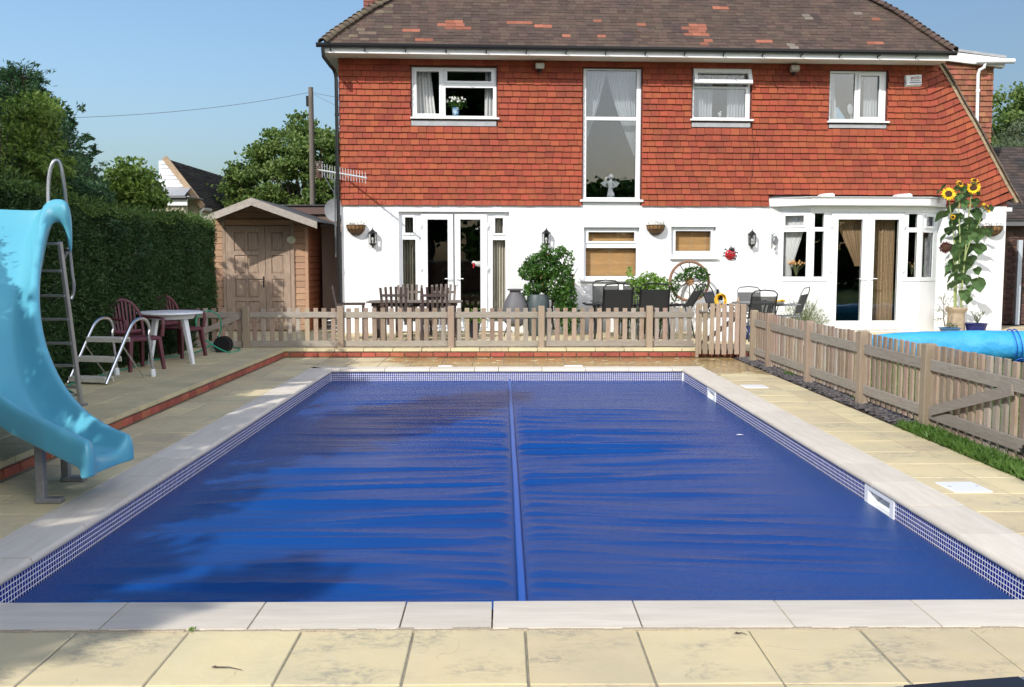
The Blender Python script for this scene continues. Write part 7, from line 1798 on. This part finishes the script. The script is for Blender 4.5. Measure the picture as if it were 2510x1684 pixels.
leaves('low_plants',[(random.gauss(.05,.07),random.gauss(0,.06),zz+.04+random.gauss(0,.03)) for _ in range(120)],.04,.018,silL,t)
mb=MB(); O=t.location; P=[]
q=lambda x,y: world(2280+x/3.409,400+y/3.409,18.0)-O
mb.tube([q(125,1365),q(112,1300),q(115,1200),q(108,1110)],[.011,.009,.007,.004],6)
for (a,b,c,d) in ((115,1290,160,1200),(112,1250,60,1180),(115,1230,40,1230),(112,1200,150,1120),(110,1180,75,1110),(110,1150,130,1090),(115,1300,30,1310),(115,1270,165,1160)):
    A=q(a,b);B=q(c,d); mb.tube([A,(A+B)/2+Vector((0,0,.02)),B],[.005,.004,.002],5)
    for k in range(14): P.append(tuple(A+(B-A)*random.uniform(.3,1.05)+Vector([random.gauss(0,.018) for _ in range(3)])))
mb.build('stem',bark,t); leaves('foliage',P,.035,.016,silL,t)

# ------------------------------------------------------------------ blue tarpaulin roll on the lawn
ry=13.9; x0=WY(2120,812,ry).x; t=thing('tarpaulin_roll','long roll of bright blue tarpaulin lying on the lawn behind the side fence','tarpaulin',(x0,ry,-.01))
zt=WY(2400,811,ry-.1).z; zbm=.10
V=[];n=28; m=70; LX=5.6
for j in range(m+1):
    s=j/m; x=LX*s-.05; r=.195*min(1,.10+1.15*(s/.10)**.6 if s<.10 else 1)
    r=.20*(min(1.0,.12+.88*(s/.16)**.75))
    cz_=zt-.20+.0
    for i in range(n):
        a=2*PI*i/n; rr=r*(1+.05*noise.noise((x*2.2,math.cos(a)*1.5,math.sin(a)*1.5))+.02*noise.noise((x*9,a*3,0)))+.006*math.sin(3*a+x*2)
        sagx=.05*max(0,-math.sin(a)); V.append((x,rr*1.02*math.cos(a),cz_+(.2-r)*.6+rr*math.sin(a)-sagx))
mb=MB(); mb.add(V,[(j*n+(i+1)%n,j*n+i,(j+1)*n+i,(j+1)*n+(i+1)%n) for j in range(m) for i in range(n)]+[tuple(range(n)),tuple(m*n+i for i in range(n))[::-1]]); mb.build('rolled_sheet',tarp,t,smooth=True)
mb=MB(); rx=WY(2480,830,ry).x-x0; 
for dx in (-.035,.04): mb.tube(cr_([Vector((rx+dx+.02*math.sin(a*2),.225*math.cos(a),zt-.20+.225*math.sin(a))) for a in [R(-60-i*25) for i in range(13)]],3),.009,6)
mb.tube(cr_([Vector((rx+random.uniform(-.1,.1),-.30+random.uniform(-.06,.06),.02+random.uniform(0,.10))) for _ in range(14)],5),.009,6); mb.build('rope',tarp_d,t)
for xx in (.9,2.6,4.4): MB().cbox(xx-.06,xx+.06,-.13,.13,.01,zt-.40,.01).build('support_block',paint_white,t)
# black rigid box corner at the bottom right
a=G(2211,1679,.03); b=G(2497,1657,.03); ang=math.atan2(b.y-a.y,b.x-a.x)
t=thing('black_folded_case','flat black case with silver edges lying at the bottom right corner','case',(a.x,a.y,0),ang)
Lc=(b-a).length; MB().cbox(0,Lc,-.45,0,.002,.032,.006).build('case_body',M('black_vinyl',(.008,.009,.013),.35),t)
MB().cbox(-.035,.0,-.45,-.0,.002,.029,.006).build('edge_strip',alu,t); MB().cbox(Lc,Lc+.035,-.45,-.0,.002,.029,.006).build('edge_strip',alu,t)
# debris
for (px,py,l,lab) in ((560,1640,.055,'small brown twig lying on the near paving'),(1818,1555,.02,'tiny twig on the sandy joint by the near coping')):
    p=G(px,py,.003); t=thing('twig',lab,'twig',p,R(-10)); mb=MB(); mb.tube([(-l,0,.004),(0,.004,.006),(l,-.006,.004)],[.003,.002,.001],5); mb.add([(-l-.012,-.004,.004),(-l,.006,.008),(-l+.016,0,.004),(-l,-.006,.004)],[(0,1,2,3)]); mb.build('stick',bark,t)
p=G(470,1549,.0); t=thing('weed','tiny green weed growing in the joint of the near paving','weed',p); leaves('foliage',[(random.gauss(0,.006),random.gauss(0,.006),.008+random.random()*.012) for _ in range(22)],.014,.007,limeL,t)
# ------------------------------------------------------------------ hedge
HX=-4.95; HT=2.14
def hedge_h(y): return HT+.022*(16-y)+.06*math.sin(y*.9)+.05*noise.noise((y*.8,0,0))
hg=thing('clipped_hedge','tall clipped dark green conifer hedge along the left side','hedge',(HX,6,0))
def hbump(y,z): return .10*noise.noise((0,y*.9,z*.9))+.05*noise.noise((5,y*3,z*3))
# solid near-black mass painted as the shade behind the leaves
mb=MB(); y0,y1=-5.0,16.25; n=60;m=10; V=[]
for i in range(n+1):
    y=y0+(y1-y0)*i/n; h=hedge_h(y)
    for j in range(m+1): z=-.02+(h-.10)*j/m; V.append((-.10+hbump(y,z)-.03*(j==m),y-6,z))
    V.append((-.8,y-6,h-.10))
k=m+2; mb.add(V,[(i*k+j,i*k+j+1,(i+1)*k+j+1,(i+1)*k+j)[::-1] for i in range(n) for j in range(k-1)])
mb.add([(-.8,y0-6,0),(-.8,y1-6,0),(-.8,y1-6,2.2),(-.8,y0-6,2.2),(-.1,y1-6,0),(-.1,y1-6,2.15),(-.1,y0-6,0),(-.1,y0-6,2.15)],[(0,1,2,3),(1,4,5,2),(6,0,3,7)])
mb.build('dark_inner_mass',core,hg)
def facepts(n,ya,yb,thick=.13):
    y=rng.uniform(ya,yb,n); z=rng.uniform(.0,1,n)**.95; h=np.array([hedge_h(v) for v in y]); z=z*h
    b=np.array([hbump(a,c) for a,c in zip(y,z)]); x=b+rng.uniform(-.10,.05,n)-np.maximum(0,(z-h+.12))*.8
    return np.stack([x,y-6,z],1)
P=facepts(150000,7.0,16.3); D=np.stack([np.full(len(P),.9),rng.normal(0,.4,len(P)),np.full(len(P),.35)],1)
leaves('face_foliage',P,.050,.015,hedgeL,hg,dirs=D,spread=1.7)
P=facepts(26000,-5,7.0); leaves('near_foliage',P,.10,.035,hedgeL,hg)
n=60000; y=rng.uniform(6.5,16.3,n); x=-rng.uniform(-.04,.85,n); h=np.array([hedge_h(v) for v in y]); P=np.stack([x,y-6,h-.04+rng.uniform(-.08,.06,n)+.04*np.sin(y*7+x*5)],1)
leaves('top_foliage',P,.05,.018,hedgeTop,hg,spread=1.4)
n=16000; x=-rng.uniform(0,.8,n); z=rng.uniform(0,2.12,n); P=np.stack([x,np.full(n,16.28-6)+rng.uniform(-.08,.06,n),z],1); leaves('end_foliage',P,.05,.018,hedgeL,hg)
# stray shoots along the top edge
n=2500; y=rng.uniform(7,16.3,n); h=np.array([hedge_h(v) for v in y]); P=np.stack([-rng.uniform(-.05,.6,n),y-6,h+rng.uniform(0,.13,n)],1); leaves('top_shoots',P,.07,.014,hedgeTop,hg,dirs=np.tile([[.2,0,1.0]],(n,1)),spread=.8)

# ------------------------------------------------------------------ trees
def clump_tree(name,label,cat,loc,trunk_h,R_,H_,nclump,nleaf,leaf,mat,group=None,trunk_r=.16,flat=.8,lsize=(.11,.07),csize=.55,seed=1,zc=None,branches=40):
    rs=np.random.default_rng(seed); t=thing(name,label,cat,loc,0,group)
    zc=zc or trunk_h+H_*.45
    # clump centres near the surface of an uneven ellipsoid
    v=rs.normal(size=(nclump,3)); v/=np.linalg.norm(v,axis=1,keepdims=True); rad=rs.uniform(.45,1.0,nclump)**.5
    bump=np.array([1+.22*noise.noise((a*1.6+seed,b*1.6,c*1.6)) for a,b,c in v])
    C=v*(rad*bump)[:,None]*[R_,R_,H_*.5]; C[:,2]+=zc; C[:,2]=np.maximum(C[:,2],trunk_h*.7)
    s=csize*rs.uniform(.6,1.2,(nclump,1,1)); off=rs.normal(size=(nclump,nleaf,3))*s*[.5,.5,.32*flat]
    P=(C[:,None,:]+off).reshape(-1,3)
    leaves('crown',P,lsize[0],lsize[1],mat,t,up=.0,droop=.2)
    mb=MB(); mb.tube([(0,0,-.1),(.03,0,trunk_h*.6),(0,.03,trunk_h),(0,0,zc)],[trunk_r*1.2,trunk_r,trunk_r*.8,trunk_r*.35],10)
    for i in rs.choice(nclump,min(branches,nclump),replace=False):
        c=Vector(C[i]); b=Vector((0,0,trunk_h*.75+rs.uniform(0,.5)*(zc-trunk_h))); mid=b+(c-b)*.5+Vector((0,0,-.08*(c-b).length)); mb.tube([b,mid,c],[trunk_r*.32,trunk_r*.18,.012],6)
    mb.build('trunk',bark,t,smooth=True); return t
c=Dp(668,395,29)
clump_tree('sycamore_tree','rounded green broadleaf tree behind the telegraph pole','tree',(c.x+.35,29.5,0),1.3,2.35,4.7,420,170,0,sycL,lsize=(.12,.08),csize=.34,seed=4,zc=3.45,trunk_r=.2,branches=120)
clump_tree('roadside_tree','broadleaf tree mostly hidden behind the left end of the house','tree',(-4.6,33,0),2,2.2,4.2,120,120,0,sycL,lsize=(.15,.10),csize=.5,seed=9,zc=3.2,trunk_r=.2)
c=Dp(2360,260,34); 
clump_tree('dark_oak_tree','dark green broadleaf tree at the upper right edge','tree',(c.x+1.2,36,0),3,3.2,6.2,220,150,0,silL if 0 else sycL,lsize=(.16,.11),csize=.55,seed=12,zc=5.2,trunk_r=.25)
clump_tree('grey_willow_tree','grey-green willow tree lower at the right edge behind the house','tree',(Dp(2330,330,31).x+.9,31,0),1.5,2.1,5.6,260,170,0,silL,lsize=(.12,.03),csize=.42,seed=15,zc=3.6,trunk_r=.2)
# yellow-green shrub behind the hedge
def shrub(name,label,loc,blobs,mat,ls,cat='shrub',stems=12,droop=0):
    t=thing(name,label,cat,loc); P=[]
    for cx,cy,rx,ry,n,Y in blobs:
        c=Dp(cx,cy,Y)-t.location; k=Y/2150
        for _ in range(n):
            v=Vector((random.gauss(0,1),random.gauss(0,1),random.gauss(0,1))).normalized()*random.uniform(.3,1.)**.6; P.append((c.x+v.x*rx*k,c.y+v.y*.45,c.z+v.z*ry*k))
    leaves('foliage',P,ls[0],ls[1],mat,t,droop=droop); mb=MB()
    for i in range(stems):
        p=Vector(random.choice(P)); mb.tube([(p.x*.3,p.y*.3,0),(p.x*.7,p.y*.6,p.z*.6),p],[.02,.012,.004],5)
    mb.build('stem',bark,t); return t
shrub('rambling_shrub','yellow-green rambling shrub above the hedge, left of the white boarded gable',(-6.0,14.2,0),[(250,425,18,22,160,14),(268,405,10,22,70,14.1),(262,376,4,12,16,14),(284,395,16,20,150,14.2),(292,372,14,12,70,14.2),(312,366,10,9,44,14.3),(306,392,12,16,80,14.2),(330,405,14,12,70,14.4),(345,392,5,16,24,14.4),(350,425,16,18,150,14.4),(300,425,40,20,700,14.2),(362,440,12,14,90,14.5)]+[(310,458,78,22,1900,14.3),(250,440,30,25,500,14.2),(300,440,50,20,900,14.2),(340,445,35,20,600,14.4),(268,400,18,20,160,14),(320,395,25,14,130,14.3),(250,450,30,22,800,14),(352,410,10,22,60,14.4)],privL,(.075,.045),stems=26)
shrub('privet_bush','bright privet bush in front of the tall conifer at the left edge',(-6.3,11.0,0),[(random.gauss(55,48),220+random.random()**.6*220,random.uniform(10,32),random.uniform(12,34),random.randint(30,230),random.uniform(10.5,11.3)) for _ in range(46)]+[(60,410,80,40,1500,11.0)],privL,(.075,.03),stems=40)
shrub('hedge_top_bush','dark rounded growth joining hedge and conifer',(-5.9,12.4,0),[(170,440,75,40,3000,12.2),(120,410,60,50,2500,12.2),(60,450,90,40,3000,12),(210,455,40,30,1200,12.6)],conL,(.07,.02),stems=10)
# conifer: plumes along rising branches
def conifer(name,label,loc,H,R0,nb,mat,seed,zlow=1.2,dens=1.0,shape=.8,big=False):
    rs=np.random.default_rng(seed); t=thing(name,label,'tree',loc); P=[];D=[]; mb=MB(); mb.tube([(0,0,0),(0,0,H*.6),(.02,0,H*.97)],[.14,.08,.012],8)
    for i in range(nb):
        f=(i+.5)/nb; z=zlow+(H-zlow)*f; r=R0*(1-f)**shape*rs.uniform(.75,1.15)+.08; a=i*2.4+rs.normal()*.3
        d=np.array([math.cos(a),math.sin(a),0]); up=.35+.5*f
        b0=np.array([0,0,z-.15*r]); tip=b0+d*r+np.array([0,0,up*r+.10]); mid=b0+d*r*.5+np.array([0,0,up*r*.25])
        mb.tube([tuple(b0),tuple(mid),tuple(tip)],[.02,.012,.003],5)
        ns=max(4,int(14*r*dens))
        for k in range(ns):
            s=.22+.8*(k+rs.uniform(0,1))/ns; s=min(s,1.02); p=b0*(1-s)**2+2*mid*s*(1-s)+tip*s*s
            sd=np.array([-d[1],d[0],.15])*rs.choice([-1,1])+d*.9+np.array([0,0,.45]); sd/=np.linalg.norm(sd); L=(.30*(1.15-s)+.10)*rs.uniform(.7,1.2)
            m_=int(26*dens)
            q=rs.uniform(0,1,(m_,1)); pts=p+sd*L*q+rs.normal(size=(m_,3))*.028*(1.3-q)+np.array([0,0,-.06])*q*q
            P.append(pts); dd=sd+rs.normal(size=(m_,3))*.45; D.append(dd)
    P=np.concatenate(P);D=np.concatenate(D); leaves('crown',P,.075 if not big else .13,.014 if not big else .035,mat,t,dirs=D,spread=.5); mb.build('trunk',bark,t); return t
conifer('cypress_tree','tall feathery cypress with a wispy leader at the left edge',(-6.14,12.3,0),3.85,1.3,200,conL,3,dens=1.1,shape=1.05)
conifer('cypress_tree','broader cypress shoulder right of the feathery leader',(-6.0,12.9,0),2.75,.85,110,conL,5,dens=1.1,shape=.6)
# trees outside the frame on the left that throw the shade over the pool
shade=[(-6.3,-2.0,6.0,.55),(-6.3,-.4,4.85,.75),(-6.3,1.1,4.8,.9),(-6.3,3.25,7.4,1.2),(-6.4,7.5,4.7,.95),(-6.4,8.9,4.4,1.0),(-7.4,15.3,3.8,1.1),(-8.2,14.6,4.2,1.2)]
for i,(x,y,h,r) in enumerate(shade):
    conifer('boundary_cypress','cypress of the row behind the hedge, outside the left edge',(x,y,0),h,r,int(26*h),conL,20+i,dens=.8,shape=.42,big=True)['group']='cypresses of the boundary row'
# garden wall behind the camera, and unseen trees added to darken the pane reflections
clump_tree('reflection_tree','tall dark broadleaf tree behind the camera','tree',(-.8,-13,0),3,3.8,11.5,380,110,0,shrubL,lsize=(.34,.24),csize=.8,seed=31,zc=8.8,trunk_r=.35)
for i,x in enumerate((-22,-16,-10,-5,5,10.5,16,22,28)):
    clump_tree('reflection_row_tree','tree of the row closing the garden behind the camera','tree',(x,-17+random.uniform(-1,1),0),.4,3.6,6.6+random.uniform(-.6,.5),170,90,0,shrubL,lsize=(.34,.24),csize=.8,seed=40+i,zc=3.1,trunk_r=.25,branches=8)['group']='trees added behind the camera'
t=thing('garden_wall','long red brick garden wall behind the camera','wall',(0,-11,0)); mb=MB()
for r in range(20):
    for k in range(0,60): mb.box(-14+k*.45+(r%2)*.2,-14+k*.45+.43+(r%2)*.2,0,.2,r*.075,r*.075+.066)
tag(mb.build('bricks',brick,t),kind='stuff'); MB().box(-14.1,13.5,-.02,.22,1.50,1.56).build('wall_coping',coping,t)
# render settings
scene.render.engine='CYCLES'; scene.cycles.max_bounces=8; scene.cycles.transparent_max_bounces=16
